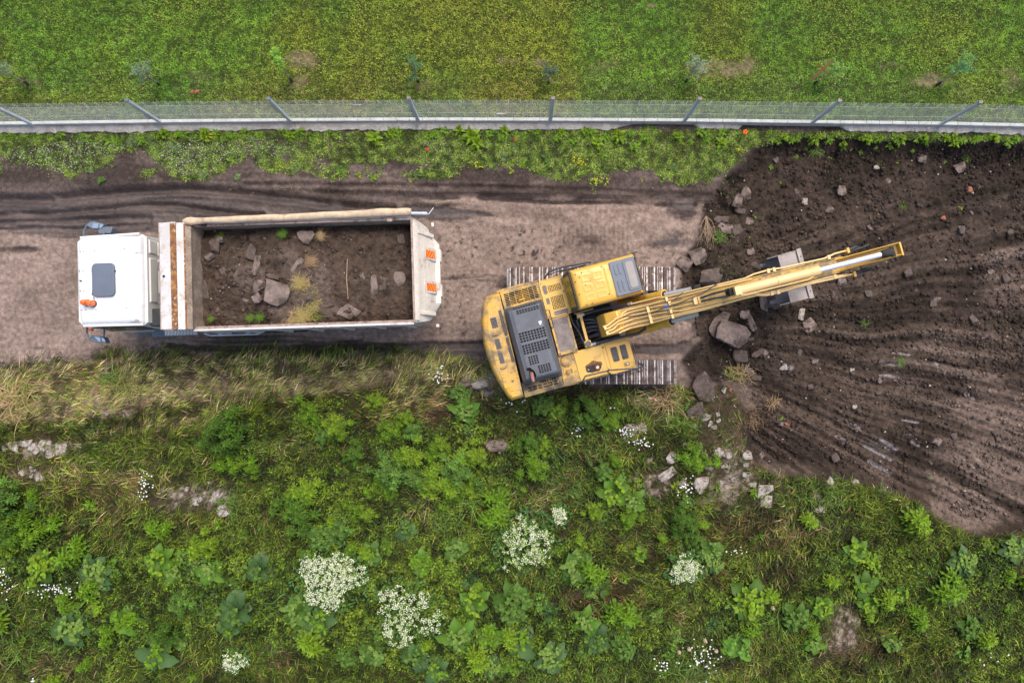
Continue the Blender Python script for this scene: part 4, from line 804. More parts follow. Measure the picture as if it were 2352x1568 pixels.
# soil load
lx = np.linspace(-1.03, 4.08, 260); ly = np.linspace(-1.20, 1.17, 122); LX, LY = np.meshgrid(lx, ly, indexing='ij')
l1 = fbm(LX * 1.1, LY * 1.1, 3, 601); l2 = fbm(LX * 4.5, LY * 4.5, 4, 605); l3 = fbm(LX * 17, LY * 17, 3, 611)
LZ = 2.56 + .22 * (l1 - .5) + .16 * (l2 - .5) + .035 * (l3 - .5) + .07 * np.exp(-((LX - 1.3) / 1.6) ** 2 - (LY / .9) ** 2) - .12 * ss(.25, 0, np.minimum(LY + 1.2, 1.17 - LY)) - .15 * ss(3.75, 4.05, LX) 
lc = np.array([.056, .038, .027])[None, None] * (.6 + .9 * l2 + .5 * (l3 - .3))[..., None]; lt = ss(.55, .7, l1)[..., None]; lc = lc * (1 - .4 * lt) + np.array([.15, .115, .095]) * .4 * lt
c_, s_ = math.cos(TY), math.sin(TY); WX = TO.x + LX * c_ - LY * s_; WY = TO.y + LX * s_ + LY * c_
ii = np.arange(260 * 122).reshape(260, 122); q = np.stack([ii[:-1, :-1], ii[1:, :-1], ii[1:, 1:], ii[:-1, 1:]], -1).reshape(-1, 4)
me = npmesh('soil_load', np.stack([WX, WY, LZ], -1).reshape(-1, 3), 0, 'soil', lc.reshape(-1, 3), np.zeros(LX.size), [(4, q)], smooth=True)
tag(link('soil_load', me), 'dark soil heaped inside the body of the white tipper truck', 'soil', kind='stuff')
def loadz(p):
    q_ = p - TO; u = q_.x * c_ + q_.y * s_; v = -q_.x * s_ + q_.y * c_
    i = int(np.clip(np.searchsorted(lx, u), 0, 259)); j = int(np.clip(np.searchsorted(ly, v), 0, 121)); return float(LZ[i, j])
r = np.random.default_rng(77); n = 2600; u = r.uniform(-1, 4.05, n); v = r.uniform(-1.18, 1.15, n); kk_ = r.random(n) < .25 + .9 * ss(.42, .6, fbm(u * 2, v * 2, 3, 621)); u, v = u[kk_], v[kk_]; n = len(u)
S = .012 + .05 * r.random(n) ** 3.5; zz = LZ[np.clip(np.searchsorted(lx, u), 0, 259), np.clip(np.searchsorted(ly, v), 0, 121)]
cc = np.array([.07, .049, .038]) * r.uniform(.6, 1.6, (n, 1)); lt = r.random(n) < .05; cc[lt] = np.array([.35, .29, .24]); S[lt] *= .6
tag(link('load_clods', pebbles('load_clods', np.stack([TO.x + u * c_ - v * s_, TO.y + u * s_ + v * c_, zz + S * .2], -1), S, cc, 78)), 'small clods and pebbles on the soil in the truck', 'rubble', kind='stuff')

# ================================================================== EXCAVATOR
EO = Vector((1.911, .774, 0)); EY = math.radians(15)
ex = empty('tracked_excavator', EO); tag(ex, 'weathered yellow tracked excavator with its long boom reaching over the dug earth', 'excavator')
RM = Matrix.Rotation(EY, 4, 'Z')
def U(): return MB(RM)
def E_(px, py, z):
    p = at(px, py, z) - EO; c, s = math.cos(-EY), math.sin(-EY); return Vector((p.x * c - p.y * s, p.x * s + p.y * c, z))
# undercarriage
for yc in (-1.22, 1.225):
    Rr = .44; x0, x1 = -1.77, 1.77; zc = .385; per = 2 * (x1 - x0) + 2 * math.pi * Rr; ns = 49; pitch = per / ns
    mb = MB(); rr = random.Random(int(yc * 100))
    for i in range(ns):
        t = (i + .5) * pitch
        if t < x1 - x0: p = (x0 + t, zc + Rr); a = 0
        elif t < x1 - x0 + math.pi * Rr: a_ = (t - (x1 - x0)) / Rr; p = (x1 + Rr * math.sin(a_), zc + Rr * math.cos(a_)); a = -a_
        elif t < 2 * (x1 - x0) + math.pi * Rr: q_ = t - (x1 - x0) - math.pi * Rr; p = (x1 - q_, zc - Rr); a = math.pi
        else: a_ = math.pi + (t - 2 * (x1 - x0) - math.pi * Rr) / Rr; p = (x0 + Rr * math.sin(a_), zc + Rr * math.cos(a_)); a = -a_
        M_ = Matrix.Translation((p[0], yc, p[1])) @ Matrix.Rotation(-a, 4, 'Y')
        def bx(xa, xb, ya, yb, za, zb):
            vs = [M_ @ Vector((x, y, z)) for z in (za, zb) for x, y in ((xa, ya), (xb, ya), (xb, yb), (xa, yb))]; mb.add(vs, [(3, 2, 1, 0), (4, 5, 6, 7), (0, 1, 5, 4), (1, 2, 6, 5), (2, 3, 7, 6), (3, 0, 4, 7)])
        mb.m('mud'); bx(-pitch / 2 + .004, pitch / 2 - .004, -.315, .315, 0, .03)
        for gxx, wd, hgt in ((-.055, .012, .052), (.005, .012, .048), (.066, .034, .058)):
            mb.m('steel' if gxx > .05 or (rr.random() < .45) else 'mud'); j = rr.uniform(-.004, .004); bx(gxx - wd / 2 + j, gxx + wd / 2 + j, -.312, .312, .03, hgt)
        mb.m('steel')
        for yy in (-.12, .12): M2 = M_; mb.tube([M_ @ Vector((.03, yy, .03)), M_ @ Vector((.03, yy, .042))], .014, 6)
    mb.build('track', ex, smooth=20)
    mb = MB().m('mud'); mb.box(-1.7, 1.7, yc - .17, yc + .17, .12, .68)
    for k in range(7): mb.tube([(-1.5 + .5 * k, yc - .2, .12), (-1.5 + .5 * k, yc + .2, .12)], .12, 12)
    for xx in (-1.77, 1.77): mb.tube([(xx, yc - .12, .385), (xx, yc + .12, .385)], .37, 20)
    mb.build('track_frame', ex, bevel=.02)
mb = MB().m('mud'); mb.box(-.9, .9, -1.1, 1.1, .4, .78); mb.tube([(0, 0, .7), (0, 0, 1.08)], .62, 28); mb.build('undercarriage_frame', ex, bevel=.03)
# deck plate
OUT = [(-2.3, 1.36), (.45, 1.34), (.45, .45), (.55, .3), (.55, -.4), (.62, -.5), (.62, -1.3), (-2.3, -1.25)]
mb = U().m('dark'); mb.prism(OUT, 1.02, 1.2); mb.build('turntable_deck', ex)
# counterweight: stacked outline with a rounded top edge
CWP = [(-2.15, 1.40), (-2.50, 1.37), (-2.66, 1.16), (-2.78, .78), (-2.855, .28), (-2.86, -.05), (-2.82, -.45), (-2.74, -.82), (-2.62, -1.18), (-2.54, -1.29), (-2.23, -1.28)]
mb = U().m('yworn')
def inset(P, k, cx_=-2.35, cy_=.05): return [(cx_ + (x - cx_) * (1 - k * (1 if x < -2.3 else .0)), cy_ + (y - cy_) * (1 - k * .28)) for x, y in P]
lev = [(1.02, .12), (1.12, .0), (1.85, .0), (2.0, .05), (2.09, .13), (2.13, .25)]; n = len(CWP); vs = []; fs = []
for z, k in lev: vs += [(x, y, z) for x, y in inset(CWP, k)]
for a in range(len(lev) - 1): fs += [(a * n + i, a * n + (i + 1) % n, (a + 1) * n + (i + 1) % n, (a + 1) * n + i)[::-1] for i in range(n)]
fs += [tuple(range(n)), tuple(range((len(lev) - 1) * n, len(lev) * n))[::-1]]
mb.add(vs, fs); cw = mb.build('counterweight', ex, smooth=40)
mb = U().m('yworn'); mb.prism([(-2.26, .98), (-2.52, 1.0), (-2.64, .6), (-2.68, .2), (-2.68, -.35), (-2.62, -.7), (-2.5, -1.05), (-2.27, -1.08), (-2.26, -.42), (-2.30, -.42), (-2.30, .95)], 2.12, 2.142); mb.build('top_panel', cw, bevel=.006)
for (x0, x1, y0, y1) in ((-2.535, -2.385, .54, .80), (-2.565, -2.44, .02, .27), (-2.57, -2.455, -.34, -.07)):
    mb = U().m('patch'); mb.box(x0, x1, y0, y1, 2.13, 2.148); mb.build('anti_slip_pad', cw, bevel=.004)
for (y0, y1) in ((.30, .93), (-.36, .24)):
    mb = U().m('patch'); mb.box(-2.285, -2.215, y0, y1, 2.13, 2.152); mb.build('edge_pad', cw, bevel=.01)
for (x, y, c) in ((-2.5, .38, 'yworn'), (-2.53, -.45, 'yworn')):
    mb = U().m(c); mb.tube([(x - .07, y, 2.13), (x - .05, y, 2.17), (x + .05, y, 2.17), (x + .07, y, 2.13)], .018, 6); mb.build('lifting_lug', cw)
mb = U().m('yworn'); mb.box(-2.64, -2.40, -.02 - .36, .30, 2.138, 2.145); mb.box(-2.62, -2.36, -.95, -.55, 2.138, 2.15); mb.build('raised_plate', cw, bevel=.004)
# left rear bay with open louvres
def wallbox(x0, x1, y0, y1, z0, z1, holes, m, name, t=.004, par=None, inner='dark', depth=.12):
    par = par or ex
    xs = sorted(set([x0, x1] + [h[0] for h in holes] + [h[1] for h in holes])); ys = sorted(set([y0, y1] + [h[2] for h in holes] + [h[3] for h in holes]))
    mb = U().m(m); mb.grid(xs, ys, lambda x, y: z1, skip=lambda x, y: any(h[0] < x < h[1] and h[2] < y < h[3] for h in holes), z0=lambda v: z0 if (v[0] in (x0, x1) or v[1] in (y0, y1)) else z1 - .03)
    o = mb.build(name, par, smooth=20)
    if holes:
        mb = U().m(inner); mb.box(x0 + .02, x1 - .02, y0 + .02, y1 - .02, z1 - depth - .02, z1 - depth); mb.build('bay_interior', o)
    return o
lb = wallbox(-2.13, -1.17, .93, 1.37, 1.2, 2.09, [(-2.06, -1.235, .975, 1.30)], 'yworn', 'radiator_bay', depth=.5)
mb = U().m('yworn')
for k in range(8): mb.box(-2.07, -1.22, .985 + k * .042, .999 + k * .042, 2.05, 2.085)
for x in (-1.95, -1.80, -1.62, -1.46, -1.34): mb.box(x, x + .014, .975, 1.30, 2.05, 2.08)
mb.box(-1.72, -1.58, 1.04, 1.06, 2.08, 2.10); mb.build('louvre_grille', lb)
mb = U().m('yworn'); mb.tube([(-2.2, 1.385, 2.06), (-1.6, 1.40, 2.07), (-1.17, 1.375, 2.06)], .035, 8); mb.build('edge_bead', lb)
hs = []
def gridholes(x0, x1, y0, y1, nx_, ny_, fr=.68):
    out = []; dx = (x1 - x0) / nx_; dy = (y1 - y0) / ny_
    for i in range(nx_):
        for j in range(ny_): out.append((round(x0 + i * dx, 4), round(x0 + (i + fr) * dx, 4), round(y0 + j * dy, 4), round(y0 + (j + fr) * dy, 4)))
    return out
vb = wallbox(-1.16, -.56, .42, 1.34, 1.2, 2.10, gridholes(-.97, -.64, 1.045, 1.21, 8, 5) + gridholes(-.97, -.655, .60, .925, 8, 9), 'ycab', 'side_vent_cover', depth=.1)
for (x0, x1, y0, y1) in ((-1.10, -1.0, 1.02, 1.24), (-1.09, -1.01, .76, .92), (-.98, -.62, .45, .56)):
    mb = U().m('pads'); mb.prism(rrect(x0, x1, y0, y1, .03), 2.095, 2.106); mb.build('anti_slip_pad', vb)
mb = U().m('mud')
for x, y in ((-1.12, 1.3), (-.6, 1.28), (-.6, 1.22), (-.6, 1.16), (-.62, .98), (-1.12, .46), (-.6, .45), (-.66, .45)): mb.tube([(x, y, 2.09), (x, y, 2.115)], .017, 8)
mb.build('cover_bolts', vb)
mb = U().m('ycab'); mb.tube([(-1.14, 1.345, 2.05), (-.58, 1.345, 2.06)], .035, 8); mb.build('edge_bead', vb)
# centre cover
cc_ = wallbox(-1.14, -.655, -.52, .405, 1.2, 2.13, [], 'yworn', 'centre_cover')
for (x0, x1, y0, y1) in ((-1.03, -.78, .24, .37), (-1.06, -.92, -.20, .20), (-.87, -.73, -.20, .20), (-1.02, -.76, -.42, -.30)):
    mb = U().m('pads'); mb.prism(rrect(x0, x1, y0, y1, .04), 2.13, 2.141); mb.build('anti_slip_pad', cc_)
mb = U().m('pads'); mb.box(-1.09, -.70, -.44, .38, 2.125, 2.134); mb.build('worn_plate', cc_)
mb = U().m('mud')
for x, y in ((-.69, .36), (-.69, -.47), (-1.1, -.48)): mb.tube([(x, y, 2.12), (x, y, 2.15)], .022, 8)
mb.build('cover_bolts', cc_)
# engine hood
HX0, HX1, HY0, HY1 = -2.165, -1.165, -.985, .935
holes = gridholes(-1.93, -1.36, .835, .875, 9, 1) + gridholes(-1.87, -1.31, .70, .80, 8, 2, .7) + gridholes(-1.955, -1.30, -.0 + .02, .27, 9, 4, .72) + gridholes(-1.955, -1.30, -.275, -.035, 9, 4, .72) + gridholes(-1.88, -1.64, -.55, -.335, 4, 4, .72) + gridholes(-1.71, -1.40, -.80, -.60, 5, 4, .72)
def hoodz(x, y):
    r_ = .13; dx = max(HX0 + r_ - x, x - HX1 + r_, 0); dy = max(HY0 + r_ - y, y - HY1 + r_, 0); d = r_ - math.hypot(dx, dy); d = max(d, 0)
    z = 2.10 + .36 * min(1, d / .11) ** .55
    if abs(x + 1.67) < .33 and y < .80: z += .010
    return z
xs = sorted(set([round(v, 4) for v in lin(HX0, HX1, 34)] + [h[0] for h in holes] + [h[1] for h in holes])); ys = sorted(set([round(v, 4) for v in lin(HY0, HY1, 60)] + [h[2] for h in holes] + [h[3] for h in holes]))
TD = [(-1.985, -.585), (-1.90, -.60), (-1.82, -.70), (-1.80, -.83), (-1.85, -.885), (-1.93, -.86), (-1.965, -.75)]
def inp(P, x, y):
    r_ = False
    for i in range(len(P)):
        (a, b), (c, d) = P[i], P[(i + 1) % len(P)]
        if (b > y) != (d > y) and x < (c - a) * (y - b) / (d - b) + a: r_ = not r_
    return r_
mb = U().m('slate'); mb.grid(xs, ys, hoodz, skip=lambda x, y: any(h[0] < x < h[1] and h[2] < y < h[3] for h in holes) or inp(TD, x, y), z0=lambda v: 2.08 if (v[0] in (xs[0], xs[-1]) or v[1] in (ys[0], ys[-1])) else v[2] - .03)
hood = mb.build('engine_hood', ex, smooth=45)
mb = U().m('dark'); mb.box(HX0 + .06, HX1 - .06, HY0 + .06, HY1 - .06, 2.0, 2.36); mb.build('engine_bay', hood)
mb = U().m('slate')
for x in (-1.965, -1.29): mb.tube([(x, -.6, 2.468), (x, .78, 2.468)], .012, 6)
mb.build('hood_ribs', hood)
mb = U().m('exhaust'); mb.tube([(-1.90, -.75, 2.30), (-1.90, -.76, 2.52), (-1.905, -.83, 2.60), (-1.91, -.95, 2.63)], [.045, .045, .042, .038], 12); mb.m('dark').tube([(-1.91, -.95, 2.63), (-1.91, -.953, 2.63)], .03, 10); mb.build('exhaust_pipe', ex)
mb = U().m('petal'); mb.box(-1.42, -1.35, .36, .41, 2.468, 2.474); mb.box(-1.41, -1.37, .32, .35, 2.468, 2.473); mb.build('paint_drip', hood)
mb = U().m('hose'); mb.tube([(-1.17, .62, 2.35), (-1.10, .62, 2.38), (-1.09, .2, 2.30), (-1.14, .18, 2.25)], .012, 6); mb.build('hood_handle', hood)
# right rear vents under hood edge
sb = wallbox(-2.2, -1.20, -1.26, -.93, 1.2, 2.05, [(-2.08 + i * .13, -1.985 + i * .13, -1.17, -1.14) for i in range(6)] + [(-2.08 + i * .13, -1.985 + i * .13, -1.11, -1.08) for i in range(6)] + [(-1.75 + .06 * i, -1.72 + .06 * i, -1.05, -1.0) for i in range(7)], 'ysoot', 'slotted_side_panel', depth=.2)
mb = U().m('ysoot'); mb.tube([(-2.2, -1.27, 2.02), (-1.2, -1.255, 2.03)], .03, 8); mb.build('edge_bead', sb)
# small filler box
fb = wallbox(-1.19, -.785, -1.25, -.53, 1.2, 2.04, [], 'yworn', 'filter_box')
mb = U().m('yworn'); mb.tube([(-1.0, -.69, 2.03), (-1.0, -.69, 2.085), (-1.0, -.69, 2.10)], [.14, .13, .09], 20); mb.tube([(-1.01, -.94, 2.03), (-1.01, -.94, 2.06)], .12, 18); mb.tube([(-1.01, -.95, 2.05), (-1.01, -.95, 2.14), (-1.01, -.95, 2.16)], [.055, .055, .03], 12); mb.m('pads').box(-.95, -.91, -1.0, -.9, 2.06, 2.075); mb.build('filter_caps', fb)
# fuel tank
ft = wallbox(-.775, -.055, -1.25, -.52, 1.2, 2.03, [], 'yellow', 'fuel_tank')
mb = U().m('rust'); n = 22; mb.add([(-.37, -1.01, 2.034)] + [(-.37 + .20 * (1 + .15 * math.sin(3 * a)) * math.cos(a), -1.0 + .14 * (1 + .12 * math.sin(5 * a)) * math.sin(a), 2.034) for a in [2 * math.pi * i / n for i in range(n)]], [(0, 1 + i, 1 + (i + 1) % n) for i in range(n)]); mb.build('fuel_stain', ft)
mb = U().m('dark'); mb.prism(rrect(-.58, -.20, -1.10, -.95, .07), 2.036, 2.05); mb.m('rust').tube([(-.30, -1.03, 2.04), (-.30, -1.03, 2.09)], .07, 16); mb.m('steel').tube([(-.30, -1.03, 2.09), (-.30, -1.03, 2.11)], .035, 12); mb.tube([(-.53, -1.03, 2.05), (-.53, -1.03, 2.075)], .022, 8); mb.build('filler_cap', ft)
mb = U().m('yellow'); mb.box(-.06, -.02, -1.26, -.50, 2.03, 2.045); mb.m('mud').tube([(-.04, -.6, 2.04), (-.04, -.6, 2.06)], .02, 8); mb.tube([(-.04, -1.15, 2.04), (-.04, -1.15, 2.06)], .02, 8); mb.build('tank_strap', ft)
tb = wallbox(-.01, .635, -1.30, -.51, 1.2, 1.95, [], 'ycab', 'tool_box')
mb = U().m('ycab'); mb.box(.03, .60, -1.24, -.56, 1.95, 1.965); lid = mb.build('lid', tb, bevel=.01)
for x0, x1 in ((.13, .29), (.36, .52)):
    mb = U().m('patch'); mb.prism(rrect(x0, x1, -1.02, -.66, .03), 1.965, 1.973); mb.build('anti_slip_pad', lid)
mb = U().m('yworn'); mb.box(.36, .50, -1.19, -1.10, 1.965, 1.975); mb.m('steel').tube([(.45, -1.145, 1.97), (.45, -1.145, 1.985)], .02, 10); mb.build('latch', lid)
mb = U().m('mud'); mb.box(.50, .60, -1.28, -.55, .85, 1.2); mb.tube([(.66, -.72, 1.1), (.85, -.70, 1.1), (.85, -1.0, 1.1), (.66, -1.02, 1.1)], .012, 6); mb.tube([(.72, -.72, 1.1), (.72, -1.0, 1.1)], .008, 5); mb.tube([(.79, -.72, 1.1), (.79, -1.0, 1.1)], .008, 5); mb.build('access_step', ex)
mb = U().m('ysoot'); mb.tube([(-1.2, -1.26, 1.98), (-.7, -1.265, 1.98), (-.05, -1.27, 1.97)], .035, 8); mb.build('lower_edge_bead', ex)
mb = U().m('hose'); mb.tube([(-.79, -1.31, 1.75), (-.78, -1.31, 2.12), (-.74, -1.24, 2.25), (-.66, -1.15, 2.3), (-.02, -1.17, 2.3), (.57, -1.29, 2.3), (.74, -1.29, 2.25), (.79, -1.25, 2.1), (.70, -1.22, 1.95)], .018, 8); mb.tube([(-.13, -1.17, 2.3), (-.03, -1.28, 2.15), (.1, -1.32, 2.1), (.45, -1.32, 2.15), (.74, -1.29, 2.22)], .016, 8); mb.build('handrail', ex)
# cab
CX0, CX1, CY0, CY1 = -.44, 1.10, .405, 1.345
mb = U().m('ycab'); mb.prism([(CX0 - .05, 1.2), (CX0 - .08, 2.3), (CX0, 2.86), (CX1, 2.86), (CX1 + .18, 2.2), (CX1 + .12, 1.2)], CY0 + .02, CY1 - .02, 'y'); cab = mb.build('cab', ex, bevel=.03)
def cabz(x, y):
    ins = .015; d = max(min(x - CX0, CX1 - x, y - CY0, CY1 - y), 0); z = 2.87 + .10 * (1 - math.exp(-d / .035)) + .01 * (1 - abs(y - .875) / .5)
    for (x0, x1, y0, y1) in ((-.22, -.02, 1.00, 1.17), (-.22, -.02, .77, .93), (-.22, -.02, .54, .70), (.06, .28, .98, 1.17), (.06, .28, .77, .93), (.06, .28, .54, .70)):
        if x0 < x < x1 and y0 < y < y1 and not (x0 + .025 < x < x1 - .025 and y0 + .025 < y < y1 - .025): z += .004
    if .33 < x < .40 and .52 < y < 1.22: z += .007
    return z
mb = U().m('ycab'); mb.grid([round(v, 4) for v in lin(CX0, CX1, 76)], [round(v, 4) for v in lin(CY0, CY1, 47)], cabz, z0=2.84); cr_ = mb.build('cab_roof', cab, smooth=50)
mb = U().m('black')
for x, y in ((-.33, 1.22), (-.18, 1.22), (-.26, 1.13), (-.17, .92), (-.37, 1.05), (.30, 1.24), (.31, .58), (-.25, .47), (-.12, .47), (-.36, .75)): mb.tube([(x, y, 2.97), (x, y, 2.99)], .014, 8)
mb.build('roof_holes', cr_)
mb = U().m('slateclean'); mb.prism(rrect(.475, 1.075, .465, 1.28, .02, 3), 2.975, 3.005); rh = mb.build('roof_panel', cr_, bevel=.01)
mb = U().m('slateclean')
for (x0, x1, y0, y1) in ((.56, .62, .55, .82), (.56, .62, .95, 1.20), (.66, .72, .55, .82), (.66, .72, .95, 1.20)): mb.prism(rrect(x0, x1, y0, y1, .028, 4), 3.005, 3.018)
mb.build('pressed_ribs', rh, bevel=.006)
mb = U().m('slateclean'); mb.prism(rrect(.78, 1.05, .52, 1.24, .05), 3.005, 3.022); hf_ = mb.build('hatch_frame', rh, bevel=.006); mb = U().m('hatchglass'); mb.prism(rrect(.84, 1.015, .58, 1.19, .05), 3.02, 3.027); mb.build('hatch_glass', hf_)
mb = U().m('black'); mb.prism([(CX0 - .055, 1.9), (CX0 - .10, 1.9), (CX0 - .115, 2.32), (CX0 - .03, 2.90), (CX0, 2.90), (CX0 - .05, 2.3)], CY0 - .01, CY1 + .01, 'y'); rwf = mb.build('rear_window_frame', cab, bevel=.008)
mb = U().m('greenglass'); mb.prism([(CX0 - .128, 2.30), (CX0 - .035, 2.84), (CX0 - .045, 2.86), (CX0 - .137, 2.31)], CY0 + .09, CY1 - .09, 'y'); mb.build('rear_window', rwf)
mb = U().m('glass'); mb.prism([(CX1 + .185, 2.2), (CX1 + .02, 2.80), (CX1 + .03, 2.82), (CX1 + .2, 2.2)], CY0 + .08, CY1 - .08, 'y'); mb.box(-.35, .95, CY1 - .016, CY1 - .008, 2.0, 2.75); mb.box(-.35, .95, CY0 + .008, CY0 + .016, 2.1, 2.75); mb.build('cab_glass', cab)
mb = U().m('black'); mb.box(CX0, CX1, CY0 - .012, CY0 + .02, 2.80, 2.86); mb.build('door_seal', cab)
mb = U().m('hose'); mb.tube([(-.98, 1.42, 2.1), (-.85, 1.50, 2.35), (-.6, 1.52, 2.42), (.1, 1.47, 2.45), (.16, 1.45, 2.4)], .022, 8); mb.tube([(-.9, 1.44, 2.2), (-.6, 1.47, 2.3), (.05, 1.43, 2.35)], .012, 6)
mb.m('black').box(-.62, .0, 1.43, 1.445, 2.2, 2.4); mb.build('side_guard', ex)
mb = U().m('black'); mb.tube([(1.08, 1.33, 2.9), (1.14, 1.37, 2.9), (1.22, 1.36, 2.85)], .014, 6); mb.tube([(1.13, 1.37, 2.88), (1.14, 1.20, 2.82)], .01, 5); mb.box(1.08, 1.2, .36, .42, 2.7, 2.9); mb.build('wiper_and_lamp_bracket', cab)
# centre well: bracket, hoses
mb = U().m('yellow'); mb.box(-.415, -.345, -.42, .30, 2.08, 2.14); mb.box(-.46, -.30, -.50, -.34, 1.9, 2.16); mb.box(-.47, -.33, .24, .36, 2.06, 2.16); mb.box(-.5, -.02, .36, .40, 1.3, 2.02); mb.box(-.40, -.36, -.4, -.36, 1.2, 2.1); mb.box(-.40, -.36, .24, .28, 1.2, 2.1); mb.m('slate').tube([(-.38, -.42, 2.15), (-.38, -.42, 2.19)], .07, 14); mb.build('hose_bracket', ex, bevel=.008)
mb = U().m('dark'); mb.box(-.60, -.10, -.48, .34, 1.2, 1.35); mb.box(-.55, .45, .36, .40, 1.2, 1.9); mb.build('well_floor', ex)
mb = U().m('hose'); hr = random.Random(4)
for k in range(12):
    y0 = -.42 + .065 * k; y1 = -.34 + .045 * k; zz_ = 1.75 + hr.uniform(-.15, .2)
    mb.tube([(-.62, y0 + hr.uniform(-.05, .05), 1.6), (-.45, y0, zz_), (-.2, (y0 + y1) / 2 + hr.uniform(-.05, .05), zz_ + .15), (.0, y1, 2.1), (.10, y1, 2.2)], .016 + .01 * hr.random(), 7)
mb.build('hose_bundle', ex)
mb = U().m('hose'); mb.tube([(-.40, .30, 2.13), (-.2, .31, 2.2), (.2, .30, 2.4), (.5, .26, 2.65), (.72, .24, 2.85)], .030, 9); mb.tube([(-.30, -.46, 2.08), (0, -.46, 2.15), (.4, -.47, 2.35), (.8, -.48, 2.55), (.95, -.42, 2.72), (.93, -.36, 2.85)], .036, 9); mb.tube([(-.62, .38, 2.15), (-.60, .15, 2.1), (-.5, -.1, 2.0), (-.46, -.45, 2.1)], .02, 7); mb.tube([(-.42, .26, 2.15), (-.50, .20, 2.1), (-.47, .05, 2.0), (-.52, -.05, 1.9)], .022, 7); mb.build('main_hoses', ex)
mb = U().m('steel')
for a, b in (((-.42, .30, 2.13), (-.28, .31, 2.18)), ((-.31, -.46, 2.08), (-.19, -.46, 2.11)), ((.70, .24, 2.83), (.77, .24, 2.9))): mb.tube([a, b], .036, 10)
mb.build('hose_fittings', ex)
# boom
def bc(u): return -.08 - .016 * u
BT = [(.02, 2.30), (.12, 2.62), (.45, 2.78), (.9, 3.10), (1.7, 3.98), (2.3, 4.50), (2.9, 4.74), (4.0, 4.78), (4.75, 4.66), (5.0, 4.48)]
BB = [(5.0, 4.15), (4.6, 4.18), (3.2, 4.10), (2.4, 3.72), (1.5, 2.9), (.9, 2.1), (.45, 1.55), (.10, 1.50)]
def zt(u): return float(np.interp(u, [p[0] for p in BT], [p[1] for p in BT]))
def hw(u): return float(np.interp(u, [0, 1, 2.1, 3.5, 4.7, 5], [.26, .255, .205, .180, .165, .15]))
P_ = BT + BB; n = len(P_)
mb = U().m('ytan'); A = [(u, bc(u) + hw(u), z) for u, z in P_]; B_ = [(u, bc(u) - hw(u), z) for u, z in P_]
mb.add(A + B_, [tuple(range(n)), tuple(range(n, 2 * n))[::-1]] + [(i, n + i, n + (i + 1) % n, (i + 1) % n) for i in range(n)]); boom = mb.build('boom', ex, smooth=25)
mb = U().m('yworn')
for sg in (-1, 1):     # raised side flanges along the boom's outer half
    mb.add([(u, bc(u) + sg * (hw(u) - o), zt(u) + dz) for u in (2.3, 2.9, 3.5, 4.0, 4.75) for o, dz in ((0.002, -.02), (0.002, .035), (.018, .035), (.018, -.02))], [(4 * i + j, 4 * i + (j + 1) % 4, 4 * i + 4 + (j + 1) % 4, 4 * i + 4 + j) for i in range(4) for j in range(4)])
mb.add([(u, bc(u) + o * (hw(u) - .02), zt(u) + .004) for u in (2.32, 2.9, 3.5, 4.0, 4.72) for o in (1, -1)], [(2 * i, 2 * i + 1, 2 * i + 3, 2 * i + 2) for i in range(4)])
mb.build('boom_flange', boom)
mb = U().m('ycab'); mb.prism([(.0, 1.6), (-.02, 2.25), (.10, 2.70), (.38, 2.86), (.5, 2.80), (.5, 1.6)], -.36, .17, 'y'); mb.build('boom_foot_cover', boom, bevel=.03)
def tube_on(pts, r_, name='hydraulic_pipe', dz=.03, m='ypale'):
    mb = U().m(m); Q = []
    for k, (u, o) in enumerate(pts): Q.append(Vector((u, bc(u) + o, max(zt(u), 2.90 if u < .6 else 0) + dz)))
    D = []
    for a, b in zip(Q[:-1], Q[1:]):
        for t in (0, .33, .66): 
            q_ = a.lerp(b, t); q_.z = max(q_.z, max(zt(q_.x), 2.90 if q_.x < .6 else 0) + dz); D.append(q_)
    D.append(Q[-1]); mb.tube(D, r_, 8); return mb.build(name, boom, smooth=60)
tube_on([(.75, .31), (1.25, .29), (1.45, .245), (1.9, .23), (2.8, .195), (3.0, .235), (3.35, .245), (3.6, .215), (4.5, .195), (4.75, .24), (5.12, .25)], .019)
tube_on([(.45, .13), (.62, .20), (1.4, .18), (2.0, .175), (2.95, .15)], .019)
tube_on([(-.02, -.04), (.10, -.03), (.32, .07), (.65, .13), (1.1, .115), (1.5, .07), (1.85, .045)], .019)
tube_on([(.0, -.11), (.12, -.10), (.36, .0), (.7, .05), (1.15, .02), (1.5, -.03), (1.85, -.035)], .019)
tube_on([(.02, -.17), (.2, -.15), (.32, -.07), (.7, -.04), (1.15, -.055), (1.45, -.09), (1.6, -.13), (2.9, -.155), (3.1, -.215), (4.5, -.20), (5.05, -.25)], .019)
tube_on([(.02, -.24), (.2, -.22), (.5, -.15), (.85, -.14), (1.4, -.18), (2.2, -.195), (2.95, -.20), (3.15, -.25), (3.5, -.25), (3.9, -.235), (4.6, -.25), (5.12, -.26)], .019)
tube_on([(.30, -.27), (.6, -.22), (.9, -.24), (1.3, -.215), (2.0, -.225), (2.7, -.2)], .015)
mb = U().m('hose'); mb.tube([(.5, -.02, 2.92), (.9, -.1, 3.2), (1.4, -.08, 3.8), (2.0, .0, 4.38), (2.3, .12, 4.58)], .010, 6); mb.build('electric_cable', boom)
mb = U().m('ypale')
for u, o0, o1 in ((1.02, -.24, .16),): mb.box(u - .03, u + .03, bc(u) + o0, bc(u) + o1, zt(u) + .02, zt(u) + .085, )
mb.build('pipe_bridge', boom, bevel=.006)
